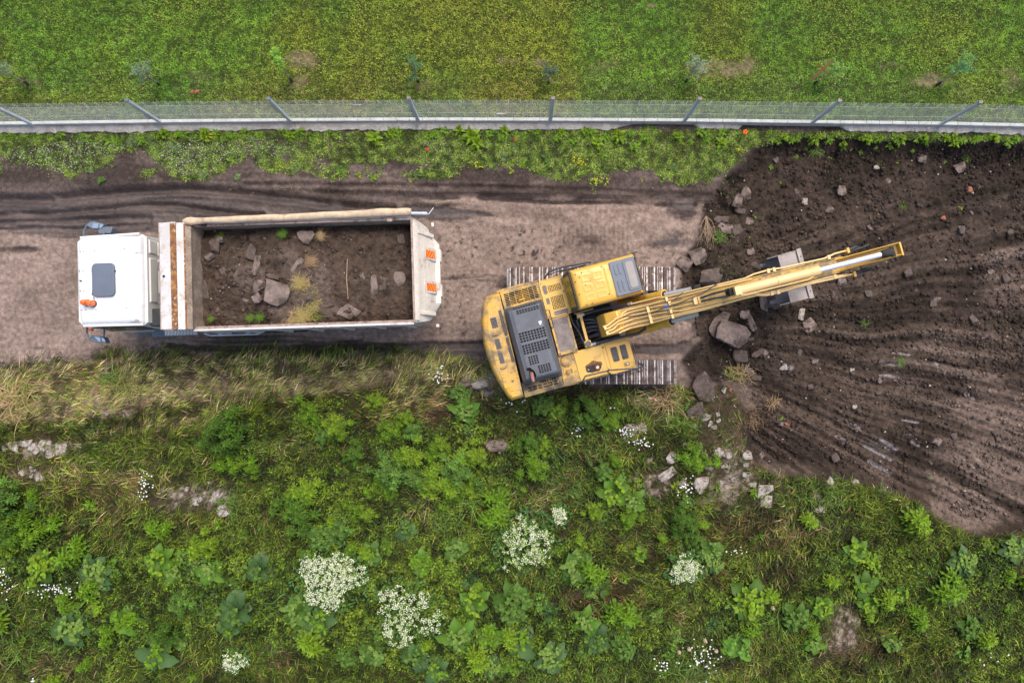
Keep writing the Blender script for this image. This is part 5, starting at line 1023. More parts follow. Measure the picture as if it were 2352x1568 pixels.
for u, o in ((1.40, .20), (1.42, -.20), (1.43, .1), (1.42, -.08), (3.42, .225), (3.30, .225), (3.38, -.24), (3.25, -.235), (4.6, .20), (4.62, -.22), (.02, -.08), (.04, -.20)): zb = max(zt(u), 2.9 if u < .6 else 0); mb = U().m('ypale'); mb.box(u - .03, u + .03, bc(u) + o - .045, bc(u) + o + .045, zb, zb + .062); mb.build('pipe_clamp', boom, bevel=.006)
mb = U().m('ypale'); mb.box(1.83, 1.91, bc(1.87) - .075, bc(1.87) + .085, zt(1.87), zt(1.87) + .07); mb.box(1.93, 1.98, bc(1.87) - .075, bc(1.87) + .085, zt(1.87) + .02, zt(1.87) + .075); mb.build('hose_manifold', boom, bevel=.008)
mb = U().m('hose'); mb.tube([(1.95, -.08, 4.34), (2.15, -.06, 4.60), (2.35, -.07, 4.86), (2.50, -.10, 4.98)], .022, 8); mb.tube([(1.95, -.15, 4.34), (2.12, -.16, 4.56), (2.35, -.19, 4.86), (2.52, -.18, 4.98)], .022, 8); mb.build('cylinder_hoses', boom)
b_ = E_(1530, 704, 3.95); mb = U(); MT['blue'] = mat('blue_rag', (.02, .12, .5), rough=.8); mb.m('blue'); mb.tube([(b_.x - .05, b_.y - .02, b_.z), (b_.x, b_.y, b_.z + .03), (b_.x + .05, b_.y + .03, b_.z)], [.015, .03, .012], 7); mb.m('hose').tube([(b_.x, b_.y - .2, b_.z), (b_.x, b_.y, b_.z + .02), (b_.x + .35, b_.y + .2, b_.z + .35)], .007, 5); mb.build('knotted_blue_rag', boom)
# pipe ends and arm hoses
for s_, o in ((1, .25), (-1, -.26)):
    y = bc(5.1) + o; mb = U().m('ycab'); mb.box(5.08, 5.13, y - .06, y + .05, 4.47, 4.57); mb.m('hose').tube([(5.13, y, 4.52), (5.3, y + .03 * s_, 4.5), (5.5, y - .02 * s_, 4.3), (5.6, y - .05 * s_, 3.9)], .026, 7); mb.tube([(5.1, y - .04 * s_, 4.48), (5.4, y - .02 * s_, 4.55), (5.62, y + .0, 4.4), (5.62, y - .03, 3.9)], .018, 7); mb.build('arm_hoses', boom)
# boom cylinders
for l in (.335, -.445):
    A = Vector((.70, l, 1.75)); Bp = Vector((2.05, bc(2) + (hw(2) + .06) * (1 if l > 0 else -1), 3.85)); M1 = A.lerp(Bp, .60)
    mb = U().m('ycab'); mb.tube([A, M1], .105, 18); mb.tube([A.lerp(Bp, .56), A.lerp(Bp, .615)], .125, 18); cyl = mb.build('boom_cylinder', ex, smooth=40)
    mb = U().m('chrome'); mb.tube([A.lerp(Bp, .615), A.lerp(Bp, .97)], .055, 14); mb.build('piston_rod', cyl, smooth=50)
    U().m('dark').tube([Bp - Vector((0, .07, 0)), Bp + Vector((0, .07, 0))], .10, 14).build('pin_eye', cyl); U().m('dark').tube([A.lerp(Bp, .612), A.lerp(Bp, .625)], .09, 14).build('rod_seal', cyl)
# arm cylinder
A = Vector((2.48, bc(2.48) - .02, 5.02)); Bp = Vector((5.64, bc(5.6) - .015, 5.16)); 
def cp(t): return A.lerp(Bp, t)
mb = U().m('ypale'); mb.tube([cp(0), cp(.03), cp(.50), cp(.53)], [.075, .092, .092, .085], 22); mb.tube([cp(.47), cp(.49), cp(.53)], [.09, .102, .102], 22); ac = mb.build('arm_cylinder', ex, smooth=40)
mb = U().m('ypale'); mb.tube([cp(.265), cp(.275)], .102, 22); mb.tube([cp(.525), cp(.535)], .10, 20); mb.tube([cp(.02) + Vector((0, -.09, .02)), cp(.05) + Vector((0, -.115, .03)), cp(.45) + Vector((0, -.125, .03)), cp(.49) + Vector((0, -.09, .03))], .013, 7); mb.box(2.44, 2.56, -.22, -.05, 4.93, 5.12); mb.build('cylinder_bands', ac)
mb = U().m('chrome'); mb.tube([cp(.535), cp(.94)], .052, 18); mb.build('piston_rod', ac, smooth=50)
mb = U().m('dark'); mb.tube([cp(.925), cp(.94), cp(.985), cp(1.0)], [.055, .075, .085, .06], 14); mb.tube([Bp - Vector((0, .1, 0)), Bp + Vector((0, .1, 0))], .045, 10); mb.build('rod_eye', ac); U().m('dark').box(2.36, 2.5, -.20, -.04, 4.72, 5.0).build('cylinder_mount', ac)
# arm
AP = [(5.78, 5.10), (5.50, 5.0), (5.1, 4.78), (4.66, 4.55), (4.62, 4.25), (4.60, 3.2), (4.80, 1.45), (4.95, 1.2), (5.12, 1.3), (5.38, 2.7), (5.62, 4.0), (5.80, 4.85)]
mb = U().m('yellow'); wa = .135; n = len(AP); A_ = [(u, bc(u) + wa, z) for u, z in AP]; B_ = [(u, bc(u) - wa, z) for u, z in AP]
mb.add(A_ + B_, [tuple(range(n)), tuple(range(n, 2 * n))[::-1]] + [(i, n + i, n + (i + 1) % n, (i + 1) % n) for i in range(n)]); arm = mb.build('arm', ex, smooth=20)
mb = U().m('ycab')
for sg in (-1, 1):
    y = bc(5.3) + sg * (wa - .008) - (0.0 if sg < 0 else 0.016); mb.prism([(5.81, 5.20), (5.42, 5.10), (5.0, 4.88), (4.7, 4.66), (4.7, 4.58), (5.1, 4.79), (5.80, 5.10)], y, y + .018, 'y')
mb.box(5.785, 5.82, bc(5.9) - wa, bc(5.9) + wa, 4.9, 5.21); mb.build('arm_side_plates', arm, bevel=.004)
mb = U().m('mud'); mb.tube([(4.9, bc(4.9) - .2, 4.42), (4.9, bc(4.9) + .2, 4.42)], .09, 14); mb.build('arm_pivot_pin', arm)
mb = U().m('ycab'); mb.tube([(5.75, bc(5.5), 4.3), (5.60, bc(5.5), 2.9)], .08, 14); mb.m('chrome').tube([(5.60, bc(5.5), 2.9), (5.48, bc(5.5), 2.0)], .045, 12); mb.build('bucket_cylinder', ex)
mb = U().m('dark'); 
for sg in (-.16, .16): mb.prism([(5.42, 2.06), (5.52, 2.0), (5.30, 1.5), (5.22, 1.54)], bc(5.4) + sg - .02, bc(5.4) + sg + .02, 'y'); mb.prism([(5.47, 2.02), (5.53, 1.95), (5.66, 1.15), (5.58, 1.1)], bc(5.4) + sg - .02, bc(5.4) + sg + .02, 'y')
mb.build('bucket_linkage', ex)
# bucket
BY0, BY1 = -.765, .515; t_ = .03
sh = [(5.10, 1.02), (5.52, 1.05), (5.70, .98), (5.80, .72), (5.74, .42), (5.50, .16), (5.25, .04), (5.12, .0)]
mb = U().m('bucket'); inn_ = [(5.10, .99), (5.50, 1.02), (5.67, .95), (5.77, .71), (5.71, .44), (5.48, .19), (5.25, .07), (5.12, .03)]
m_ = len(sh); vs = [(x, y, z) for y in (BY0, BY1) for x, z in sh + inn_[::-1]]; n = 2 * m_
mb.add(vs, [tuple(range(n))[::-1], tuple(range(n, 2 * n))] + [(i, (i + 1) % n, n + (i + 1) % n, n + i) for i in range(n)])
for y in (BY0 - .002, BY1 - .024):
    mb.prism([(4.84, .90), (5.10, 1.035), (5.52, 1.065), (5.72, .99), (5.82, .72), (5.76, .40), (5.50, .14), (5.20, .0), (5.10, .02), (5.02, .5)], y, y + .026, 'y')
bk = mb.build('bucket', ex, smooth=25)
mb = U().m('bucket'); mb.box(5.56, 5.69, BY0 - .03, BY1 + .03, 1.035, 1.075); mb.box(5.07, 5.12, BY0, BY1, 1.0, 1.045); mb.build('wear_strip', bk, bevel=.01)
mb = U().m('dark'); mb.tube([(5.63, .33, 1.07), (5.63, .33, 1.08)], .018, 8); mb.tube([(5.63, -.60, 1.07), (5.63, -.60, 1.08)], .018, 8); mb.build('bolt_holes', bk)
mb = U().m('dark')
for sg in (-.15, .15): mb.prism([(4.9, .95), (5.05, 1.32), (5.2, 1.32), (5.75, 1.2), (5.7, .98), (5.2, .98)], bc(5.2) + sg - .02, bc(5.2) + sg + .02, 'y')
mb.build('bucket_ears', bk)
for k in range(5):
    y = BY0 + .12 + k * (BY1 - BY0 - .24) / 4; mb = U().m('bucket'); mb.prism([(5.14, .04), (4.97, .0), (4.95, -.03), (5.14, -.02)], y - .05, y + .05, 'y'); mb.build('tooth', bk, bevel=.008)

# ================================================================== ROCKS
def rock_mesh(seed, m, flat=.6, sharp=True):
    r = random.Random(seed); bm = bmesh.new()
    for _ in range(15):
        v = Vector((r.gauss(0, 1), r.gauss(0, 1), r.gauss(0, 1))).normalized(); v = Vector((v.x * .5, v.y * .5, v.z * .5 * flat))
        k = max(abs(v.x), abs(v.y)) ; f = 1 + .25 * r.random(); bm.verts.new((max(-.46, min(.46, v.x * f * 1.25)), max(-.46, min(.46, v.y * f * 1.25)), max(-.40 * flat, min(.38 * flat, v.z * 1.4))))
    res = bmesh.ops.convex_hull(bm, input=bm.verts); bmesh.ops.delete(bm, geom=[g for g in res['geom_interior'] if isinstance(g, bmesh.types.BMVert)], context='VERTS')
    bmesh.ops.bevel(bm, geom=bm.edges[:], offset=.03, segments=1, affect='EDGES', clamp_overlap=True)
    bmesh.ops.triangulate(bm, faces=bm.faces[:]); bmesh.ops.subdivide_edges(bm, edges=bm.edges[:], cuts=2, use_grid_fill=True)
    from mathutils import noise as mn
    for v in bm.verts:
        n_ = mn.noise_vector(v.co * 4 + Vector((seed, 0, 0))) * .035 + mn.noise_vector(v.co * 11 + Vector((seed, 0, 0))) * .014; v.co += n_
    me = bpy.data.meshes.new('rock'); bm.to_mesh(me); bm.free(); me.materials.append(MT[m])
    me.polygons.foreach_set('use_smooth', [True] * len(me.polygons)); me.set_sharp_from_angle(angle=math.radians(28)); return me
RK = {m: [rock_mesh(100 * i + j * 7 + 1, m, (.62, .5, .75, .4)[j % 4]) for j in range(6)] for i, m in enumerate(('stone', 'palestone', 'darkstone', 'brick'))}
def slab_mesh(px_poly, z, th, m, seed=1):
    """broken slab with a measured outline, about its own centre"""
    r = random.Random(seed); pts = [at(x, y, z) for x, y in px_poly]; c = sum(pts, Vector()) / len(pts); bm = bmesh.new()
    top = [bm.verts.new((p.x - c.x, p.y - c.y, th / 2 + r.uniform(-.015, .02))) for p in pts]; bot = [bm.verts.new(((p.x - c.x) * .93 + r.uniform(-.02, .02), (p.y - c.y) * .93, -th / 2)) for p in pts]; n = len(pts)
    bm.faces.new(top); bm.faces.new(bot[::-1]); [bm.faces.new((top[i], bot[i], bot[(i + 1) % n], top[(i + 1) % n])) for i in range(n)]
    bmesh.ops.recalc_face_normals(bm, faces=bm.faces[:]); bmesh.ops.bevel(bm, geom=bm.edges[:], offset=.018, segments=1, affect='EDGES', clamp_overlap=True)
    bmesh.ops.triangulate(bm, faces=bm.faces[:]); bmesh.ops.subdivide_edges(bm, edges=bm.edges[:], cuts=3, use_grid_fill=True)
    from mathutils import noise as mn
    for v in bm.verts: v.co += mn.noise_vector(v.co * 5 + Vector((seed, 0, 0))) * .028 + mn.noise_vector(v.co * 16 + Vector((seed, 0, 0))) * .010
    me = bpy.data.meshes.new('slab'); bm.to_mesh(me); bm.free(); me.materials.append(MT[m]); me.polygons.foreach_set('use_smooth', [True] * len(me.polygons)); me.set_sharp_from_angle(angle=math.radians(30)); return me, c
def rock(px, py, w_, h_, ang, kind, v, label, name='rock', cat='rock', group=None, z=None, tilt=0, sink=.12):
    """w_, h_: size in the 2352 px photo, ang: degrees"""
    if z is None:
        p = G(px, py); s = 83.4
    else:
        p = at(px, py, z); p.z = loadz(p); s = 95.6
    wx, wy = w_ / s * 1.18, h_ / s * 1.18; hz = .62 * min(wx, wy) + .14 * max(wx, wy)
    o = link(name, RK[kind][v % 6], None, (p.x, p.y, p.z + (hz * .20 if z is None else hz * .25 + .065)), math.radians(ang)); o.rotation_euler = (math.radians(tilt), math.radians(tilt * .6), math.radians(ang)); o.scale = (wx, wy, hz * 1.2)
    return tag(o, label, cat, group)
for a in [
 # heap between the machine and the dug earth
 (1602, 590, 38, 34, 20, 'stone', 0, 'squarish grey brown rock right of the upper track end, larger of a touching pair'),
 (1570, 606, 30, 30, -30, 'stone', 1, 'pale topped rock touching the upper track end, left one of a pair'),
 (1630, 638, 54, 34, 10, 'darkstone', 2, 'broad dark muddy rock between the upper track and the boom'),
 (1656, 500, 30, 24, 0, 'darkstone', 3, 'dark angular rock at the foot of the dead twig bush'),
 (1664, 524, 34, 22, -15, 'stone', 4, 'long brown rock lying right of the dead twig bush'),
 (1692, 528, 24, 22, 30, 'darkstone', 5, 'small rounded brown rock right of the long brown rock by the twig bush'),
 (1708, 444, 26, 30, 10, 'stone', 2, 'pale edged rock at the upper left corner of the dug earth, upper of two'),
 (1692, 462, 24, 28, -20, 'stone', 3, 'grey rock leaning against the pale edged rock in the corner of the dug earth'),
 (1697, 485, 24, 14, -10, 'darkstone', 0, 'flat dark rock below the two corner rocks of the dug earth'),
 (1722, 508, 20, 16, 0, 'stone', 5, 'small brown rock lying alone right of the flat dark rock'),
 (1736, 610, 26, 14, -30, 'darkstone', 4, 'oval dark stone above the middle of the boom'),
 (1750, 690, 16, 50, 4, 'stone', 1, 'upright narrow slab fragment just left of the lower bucket corner'),
 (1775, 690, 40, 40, 20, 'darkstone', 2, 'dark rock caught at the lower mouth of the bucket'),
 (1841, 722, 12, 26, -8, 'palestone', 3, 'narrow pale stone standing below the bucket'),
 (1858, 747, 32, 26, 30, 'stone', 5, 'light grey angular stone in the open earth below the bucket'),
 (1725, 742, 18, 36, 30, 'stone', 0, 'slanting thin slab right of the biggest concrete boulder'),
 (1708, 722, 22, 20, 0, 'stone', 4, 'small pale tipped rock on top of the biggest concrete boulder'),
 (1929, 646, 24, 22, 0, 'stone', 3, 'brown rock just right of the bucket below the arm'),
 (1700, 818, 34, 26, 0, 'darkstone', 1, 'dark rock below the biggest concrete boulder'),
 (1735, 808, 28, 20, 30, 'darkstone', 3, 'dark slanted rock lower right of the biggest concrete boulder'),
 (1718, 850, 26, 14, -28, 'stone', 2, 'wedge shaped brown rock above the dry grass tuft by the dug earth'),
 (1735, 866, 26, 11, -5, 'darkstone', 4, 'flat dark stone below the wedge shaped brown rock'),
 (1798, 842, 17, 15, 0, 'palestone', 4, 'whitish stone alone in the dark earth below the bucket'),
 (1870, 830, 14, 12, 0, 'stone', 1, 'small grey stone right of the whitish stone in the dark earth'),
 (1598, 943, 36, 42, -40, 'darkstone', 4, 'grey rock with a pale left edge below the lower track end'),
 (1957, 850, 10, 9, 0, 'palestone', 1, 'tiny pale stone far right in the dark earth under the arm level'),
 (1962, 934, 10, 9, 0, 'palestone', 0, 'pale chip in the middle of the lower furrows'),
 (2010, 385, 12, 10, 0, 'palestone', 2, 'small chip of pale rubble in the upper dug earth below the green tufts'),
 (2206, 525, 14, 16, -30, 'palestone', 5, 'bluish white chip of rubble in the right dug earth'),
 (2200, 388, 26, 20, 20, 'stone', 0, 'pale mottled rock in the upper right dug earth'),
 (1847, 464, 12, 14, 0, 'palestone', 3, 'round pale stone in the upper left dug earth'),
 (1903, 482, 16, 13, 0, 'stone', 2, 'grey stone right of the round pale stone in the dug earth'),
 (1930, 440, 22, 22, 0, 'stone', 5, 'rounded grey rock in the middle of the upper dug earth'),
 (2112, 368, 18, 18, 0, 'stone', 1, 'brownish rock below the grass tufts in the upper dug earth'),
 # meadow edge white stones
 (1650, 1039, 16, 22, -30, 'palestone', 0, 'white stone at the meadow edge below the torn root pit'),
 (1576, 1022, 16, 14, 0, 'palestone', 1, 'pale stone beside the daisies left of the torn root pit'),
 (1542, 1048, 26, 24, 20, 'palestone', 2, 'beige stone left of the round green bush by the rubble'),
 (1533, 1088, 38, 18, 35, 'palestone', 3, 'long light stone slanting above the daisies in the rubble patch'),
 (1565, 1109, 20, 24, 0, 'palestone', 4, 'white stone left one of two beside the daisies in the rubble patch'),
 (1607, 1108, 30, 44, -25, 'palestone', 5, 'large whitish stone right of the daisies in the rubble patch'),
 (1714, 1043, 20, 20, 0, 'palestone', 2, 'pale stone at the lower left rim of the dug earth'),
 (1714, 1090, 18, 12, 0, 'palestone', 0, 'flat pale stone below the rim of the dug earth'),
 (1727, 1110, 18, 14, -20, 'palestone', 4, 'pale stone touching the rim above the twin white boulders'),
 (1756, 1128, 32, 30, 0, 'palestone', 1, 'white boulder on the meadow below the dug earth, upper of two'),
 (1760, 1151, 24, 26, 0, 'palestone', 3, 'white boulder on the meadow below the dug earth, lower of two'),
 (1905, 1107, 16, 30, 25, 'palestone', 5, 'slanting pale stone on the lower rim of the dug earth'),
 (1962, 1106, 18, 14, 0, 'palestone', 2, 'pale stone right of the slanting one on the lower rim'),
 (1870, 1140, 22, 20, 0, 'stone', 3, 'brown stone at the meadow edge left of the blue green tuft'),
 (1879, 1168, 26, 14, 0, 'palestone', 4, 'flat whitish stone in the grass below the blue green tuft'),
 (2026, 1125, 15, 14, 0, 'stone', 5, 'reddish brown stone on the lower rim of the dug earth'),
 (1620, 1150, 26, 16, 0, 'stone', 2, 'half buried brown stone below the rubble patch'),
 (1490, 1055, 16, 14, 0, 'stone', 4, 'small brown stone left of the rubble patch'),
 (1500, 1130, 22, 18, 0, 'stone', 1, 'brown stone between the broad leaf plants and the rubble patch'),
 (1590, 975, 20, 12, 0, 'palestone', 5, 'flat pale stone among soil crumbs left of the root pit'),
 (515, 1174, 26, 24, -35, 'palestone', 0, 'white cut block in the grass of the left meadow'),
 (1133, 862, 26, 18, 0, 'stone', 3, 'grey rubble stone beside the counterweight, upper one'),
 (1103, 880, 34, 20, 10, 'palestone', 2, 'pale rubble slab left of the counterweight above the big leaves'),
 (1066, 884, 30, 14, 5, 'stone', 5, 'flat rubble stone farthest left beside the counterweight'),
 (1122, 903, 22, 16, 0, 'stone', 0, 'rubble stone at the lower left of the counterweight'),
 ]:
    rock(*a)
rock(2222, 437, 13, 12, 20, 'brick', 1, 'terracotta brick fragment in the upper right dug earth', 'brick_fragment', 'brick')
rock(2163, 501, 11, 10, 0, 'brick', 2, 'orange brick fragment beside a grass tuft in the right dug earth', 'brick_fragment', 'brick')
rock(1808, 973, 11, 9, 0, 'brick', 3, 'orange brick fragment right of the torn root pit', 'brick_fragment', 'brick')
rock(1677, 896, 8, 10, 0, 'brick', 4, 'small red brick piece under the dry grass tuft by the dug earth', 'brick_fragment', 'brick')
rock(2273, 1497, 14, 12, 0, 'brick', 5, 'pinkish brick fragment in the bare patch at the lower right meadow', 'brick_fragment', 'brick')
rock(453, 212, 10, 9, 0, 'brick', 0, 'reddish clod on the lawn near the fence, right one of two', 'brick_fragment', 'brick')
rock(441, 211, 8, 7, 0, 'brick', 1, 'reddish clod on the lawn near the fence, left one of two', 'brick_fragment', 'brick')
def slab(px, z, th, m, label, seed, zc=None, tx=0, ty=0, name='concrete_slab', lift=0):
    me, c = slab_mesh(px, z, th, m, seed); g = loadz(c) if z > 2 else gz(c.x, c.y); o = link(name, me, None, (c.x, c.y, g + th * .25 + (0 if z < 2 else .09) + lift)); o.rotation_euler = (math.radians(tx), math.radians(ty), 0); return tag(o, label, 'concrete slab')
slab([(1655, 752), (1665, 733), (1690, 738), (1722, 750), (1733, 765), (1728, 785), (1705, 800), (1675, 786), (1652, 775)], .35, .34, 'stone', 'biggest slab of broken concrete, with a white left edge, below the boom', 3, lift=.12)
slab([(1638, 752), (1650, 728), (1672, 712), (1688, 716), (1683, 734), (1664, 735), (1655, 750), (1652, 775), (1642, 764)], .2, .3, 'stone', 'tilted slab behind the biggest slab of broken concrete', 5, tx=14, ty=-18)
slab([(1590, 888), (1600, 862), (1620, 852), (1640, 880), (1645, 905), (1632, 925), (1606, 918)], .2, .30, 'darkstone', 'large dark soil covered slab right of the lower track end', 7)
slab([(1424, 1008), (1438, 975), (1480, 970), (1488, 988), (1472, 998), (1428, 1010)], .1, .14, 'palestone', 'flat pale concrete slab beside daisies in the meadow below the excavator', 9)
slab([(1110, 1012), (1150, 1008), (1172, 1022), (1160, 1040), (1120, 1036)], .05, .10, 'stone', 'half buried grey slab among the lush plants below the excavator', 11)
# rubble riding in the truck
slab([(619, 640), (668, 657), (671, 672), (668, 690), (643, 706), (612, 694)], 2.6, .14, 'stone', 'largest flat concrete slab on the truck load, beside the uprooted grass', 21, tx=5, ty=4)
slab([(798, 698), (803, 697), (832, 715), (828, 722), (806, 735), (776, 723), (778, 713), (786, 706)], 2.5, .16, 'stone', 'pointed concrete slab at the lower side of the truck load', 23, tx=8)
slab([(685, 535), (700, 531), (722, 532), (725, 541), (712, 567), (700, 560), (688, 549)], 2.5, .14, 'stone', 'triangular rock slab at the upper side of the truck load', 25, ty=6)
slab([(853, 633), (865, 631), (869, 645), (870, 680), (855, 681), (853, 660)], 2.5, .16, 'stone', 'upright finger shaped stone in the rear half of the truck load', 27)
slab([(908, 626), (925, 625), (933, 640), (930, 655), (918, 661), (908, 650), (905, 638)], 2.5, .16, 'stone', 'rounded slab near the tailgate in the truck load', 29, tx=-5)
slab([(665, 630), (680, 605), (697, 592), (704, 597), (702, 607), (688, 612), (680, 640), (670, 640)], 2.5, .12, 'stone', 'pale jagged slab above the largest slab in the truck load', 31)
for a in [
 (466, 665, 32, 40, 0, 'darkstone', 1, 'dark boulder at the front wall of the truck load'), (500, 568, 22, 30, 15, 'darkstone', 2, 'dark upright rock at the front left of the truck load'), (486, 592, 26, 14, 35, 'stone', 3, 'slanting oval rock near the front wall of the truck load'),
 (581, 580, 20, 34, -10, 'darkstone', 4, 'brown flat rock in the front half of the truck load'), (595, 612, 14, 42, -6, 'stone', 5, 'long narrow light edged stone in the front half of the truck load'), (613, 588, 12, 30, 0, 'darkstone', 0, 'narrow brown stone right of the long narrow one in the truck load'),
 (600, 658, 28, 22, 30, 'stone', 2, 'greyish wedge of rock left of the largest slab in the truck load'), (633, 634, 28, 16, -15, 'darkstone', 3, 'dark rock touching the top of the largest slab in the truck load'), (658, 582, 28, 26, 0, 'darkstone', 5, 'dark broad rock in the upper middle of the truck load'),
 (616, 548, 22, 12, -15, 'stone', 1, 'light brown stone by the green tuft at the upper side of the truck load'), (598, 686, 20, 22, 40, 'stone', 4, 'stone left of the lower end of the largest slab in the truck load'), (802, 645, 22, 18, 0, 'darkstone', 2, 'small dark rock under the dry stalk in the truck load'),
 (880, 642, 18, 48, -5, 'darkstone', 3, 'dark flat stone beside the finger shaped stone in the truck load'), (897, 679, 28, 20, -10, 'palestone', 5, 'pale broken stone below the rounded slab in the truck load'), (910, 712, 20, 26, -30, 'stone', 0, 'grey stone at the lower rear corner of the truck load'),
 (922, 550, 18, 20, 0, 'darkstone', 1, 'dark rock in the upper rear corner of the truck load'), (510, 552, 16, 14, 0, 'stone', 2, 'small stone at the upper front corner of the truck load'), (880, 700, 20, 18, 0, 'darkstone', 4, 'dark rock left of the grey stone at the rear of the truck load'), (940, 640, 10, 22, 0, 'darkstone', 5, 'dark rock pressed against the tailgate in the truck load'),
 ]: rock(*a, z=2.5)

rr = random.Random(91)
for k in range(46):
    px, py = rr.uniform(465, 935), rr.uniform(535, 732); s_ = rr.uniform(9, 19)
    rock(px, py, s_, s_ * rr.uniform(.6, .95), rr.uniform(0, 180), rr.choice(('darkstone', 'darkstone', 'stone')), k, 'small brown stone mixed into the soil in the truck', 'small_stone', 'stone', 'small stones in the truck load', z=2.5)
for k in range(40):
    px, py = rr.uniform(1640, 2340), rr.uniform(340, 1090)
    q_ = at(px, py)
    if GZ[tuple(np.array(gza(q_.x, q_.y)[1:]))] != 3: continue
    s_ = rr.uniform(9, 20); rock(px, py, s_, s_ * rr.uniform(.6, .95), rr.uniform(0, 180), rr.choice(('darkstone', 'darkstone', 'stone')), k, 'small brown stone lying loose in the dug earth', 'small_stone', 'stone', 'small stones in the dug earth', sink=.2)

for n_, (cx_, cy_, rx_, ry_), lb in ((13, (85, 1030, 90, 16), 'pale rubble stone in the white patch at the left picture edge'), (7, (80, 1085, 60, 14), 'greyish rubble stone below the white patch at the left picture edge'), (12, (480, 1140, 60, 26), 'small pale rubble stone near the white cut block'), (16, (1660, 1070, 80, 70), 'small pale rubble stone scattered round the stones below the root pit'), (10, (1650, 950, 50, 60), 'small pale crumb of rubble beside the torn root pit')):
    for k in range(n_):
        s_ = rr.uniform(8, 17) * (1.5 if cy_ == 1030 else 1); rock(cx_ + rr.gauss(0, rx_ * .5), cy_ + rr.gauss(0, ry_ * .5), s_, s_ * rr.uniform(.6, .95), rr.uniform(0, 180), 'palestone', k, lb, 'rubble_stone', 'stone', lb.replace('rubble stone', 'rubble stones'))

# ================================================================== PLANTS
class Leafs:
    def __init__(s): s.V = []; s.F4 = []; s.F3 = []; s.C = []; s.n = 0
    def leaf(s, base, phi, el, L, W, col, k=5, lobe=0.0, droop=.9, fold=.25, r=None):
        """three-vertex-wide strip; el = starting elevation, droop bends it over; lobe cuts the margin"""
        bx_, by_, bz = base; p = np.array(base, float); d = np.array([math.cos(phi), math.sin(phi)]); sd_ = np.array([-d[1], d[0]]); e = el; ds = L / k; b = s.n
        for i in range(k + 1):
            t = i / k; w_ = W * .5 * (math.sin(math.pi * min(t * .92 + .08, 1)) ** .8 if i < k else .04)
            if lobe: w_ *= (1 - lobe) if i % 2 else 1.15
            wob_ = (r.uniform(-.08, .08) * W) if r else 0
            up = fold * w_
            s.V += [(p[0] + sd_[0] * w_, p[1] + sd_[1] * w_, p[2] + up + wob_), tuple(p), (p[0] - sd_[0] * w_, p[1] - sd_[1] * w_, p[2] + up - wob_)]
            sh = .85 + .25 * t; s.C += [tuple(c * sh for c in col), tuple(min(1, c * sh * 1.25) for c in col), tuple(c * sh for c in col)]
            p = p + np.array([d[0] * math.cos(e) * ds, d[1] * math.cos(e) * ds, math.sin(e) * ds]); e -= droop / k * 1.4
        for i in range(k):
            o = b + 3 * i; s.F4 += [(o, o + 1, o + 4, o + 3), (o + 1, o + 2, o + 5, o + 4)]
        s.n += 3 * (k + 1)
    def disc(s, c, r_, col, n=6, tilt=(0, 0)):
        b = s.n; s.V += [(c[0], c[1], c[2] + r_ * .35)] + [(c[0] + r_ * math.cos(6.283 * i / n), c[1] + r_ * math.sin(6.283 * i / n), c[2] + tilt[0] * r_ * math.cos(6.283 * i / n) + tilt[1] * r_ * math.sin(6.283 * i / n)) for i in range(n)]
        s.C += [col] * (n + 1); s.F3 += [(b, b + 1 + i, b + 1 + (i + 1) % n) for i in range(n)]; s.n += n + 1
    def stem(s, a, b_, w_, col):
        a = np.array(a, float); b_ = np.array(b_, float); d = b_ - a; n = np.linalg.norm(d); d /= max(n, 1e-6); u = np.cross(d, [0.3, .2, 1]); u /= np.linalg.norm(u); v = np.cross(d, u); b = s.n
        for q, ww_ in ((a, w_), (b_, w_ * .6)):
            for an in (0, 2.09, 4.19): s.V.append(tuple(q + (u * math.cos(an) + v * math.sin(an)) * ww_)); s.C.append(col)
        s.F4 += [(b, b + 1, b + 4, b + 3), (b + 1, b + 2, b + 5, b + 4), (b + 2, b, b + 3, b + 5)]; s.n += 6
    def mesh(s, name):
        F = []
        if s.F4: F.append((4, np.array(s.F4)))
        if s.F3: F.append((3, np.array(s.F3)))
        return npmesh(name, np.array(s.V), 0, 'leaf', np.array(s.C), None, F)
def jit(c, r, a=.18): k = 1 + r.uniform(-a, a); return tuple(x * k * (1 + r.uniform(-.06, .06)) for x in c)
BR = (.105, .198, .008); BR2 = (.15, .245, .012); MID = (.060, .125, .016); BLU = (.055, .11, .030); YL = (.17, .24, .02); PALE = (.13, .21, .035)
def mugwort(seed, R_=.5, col=BR, n=26, h=.55):
    """clump of feathery rosettes, diameter 2*R_"""
    r = random.Random(seed); L = Leafs()
    for k in range(n):
        rad = R_ * math.sqrt(r.random()) * (.7 + .3 * math.sin(3 * seed + k)); an = r.uniform(0, 6.283); x, y = rad * math.cos(an), rad * math.sin(an) * .9; z = h * (.55 + .45 * r.random()) * (1 - .35 * rad / R_)
        L.stem((x * .5, y * .5, 0), (x, y, z), .005, (.05, .08, .02)); base = jit(col if r.random() > .3 else tuple(c * .75 for c in col), r)
        for tier in range(3):
            nl = (6, 8, 9)[tier]
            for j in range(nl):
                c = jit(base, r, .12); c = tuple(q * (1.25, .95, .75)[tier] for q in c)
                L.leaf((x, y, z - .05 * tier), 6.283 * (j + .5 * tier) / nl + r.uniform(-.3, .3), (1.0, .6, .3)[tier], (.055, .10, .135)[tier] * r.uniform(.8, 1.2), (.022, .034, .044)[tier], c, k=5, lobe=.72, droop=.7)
    return L.mesh('mugwort')
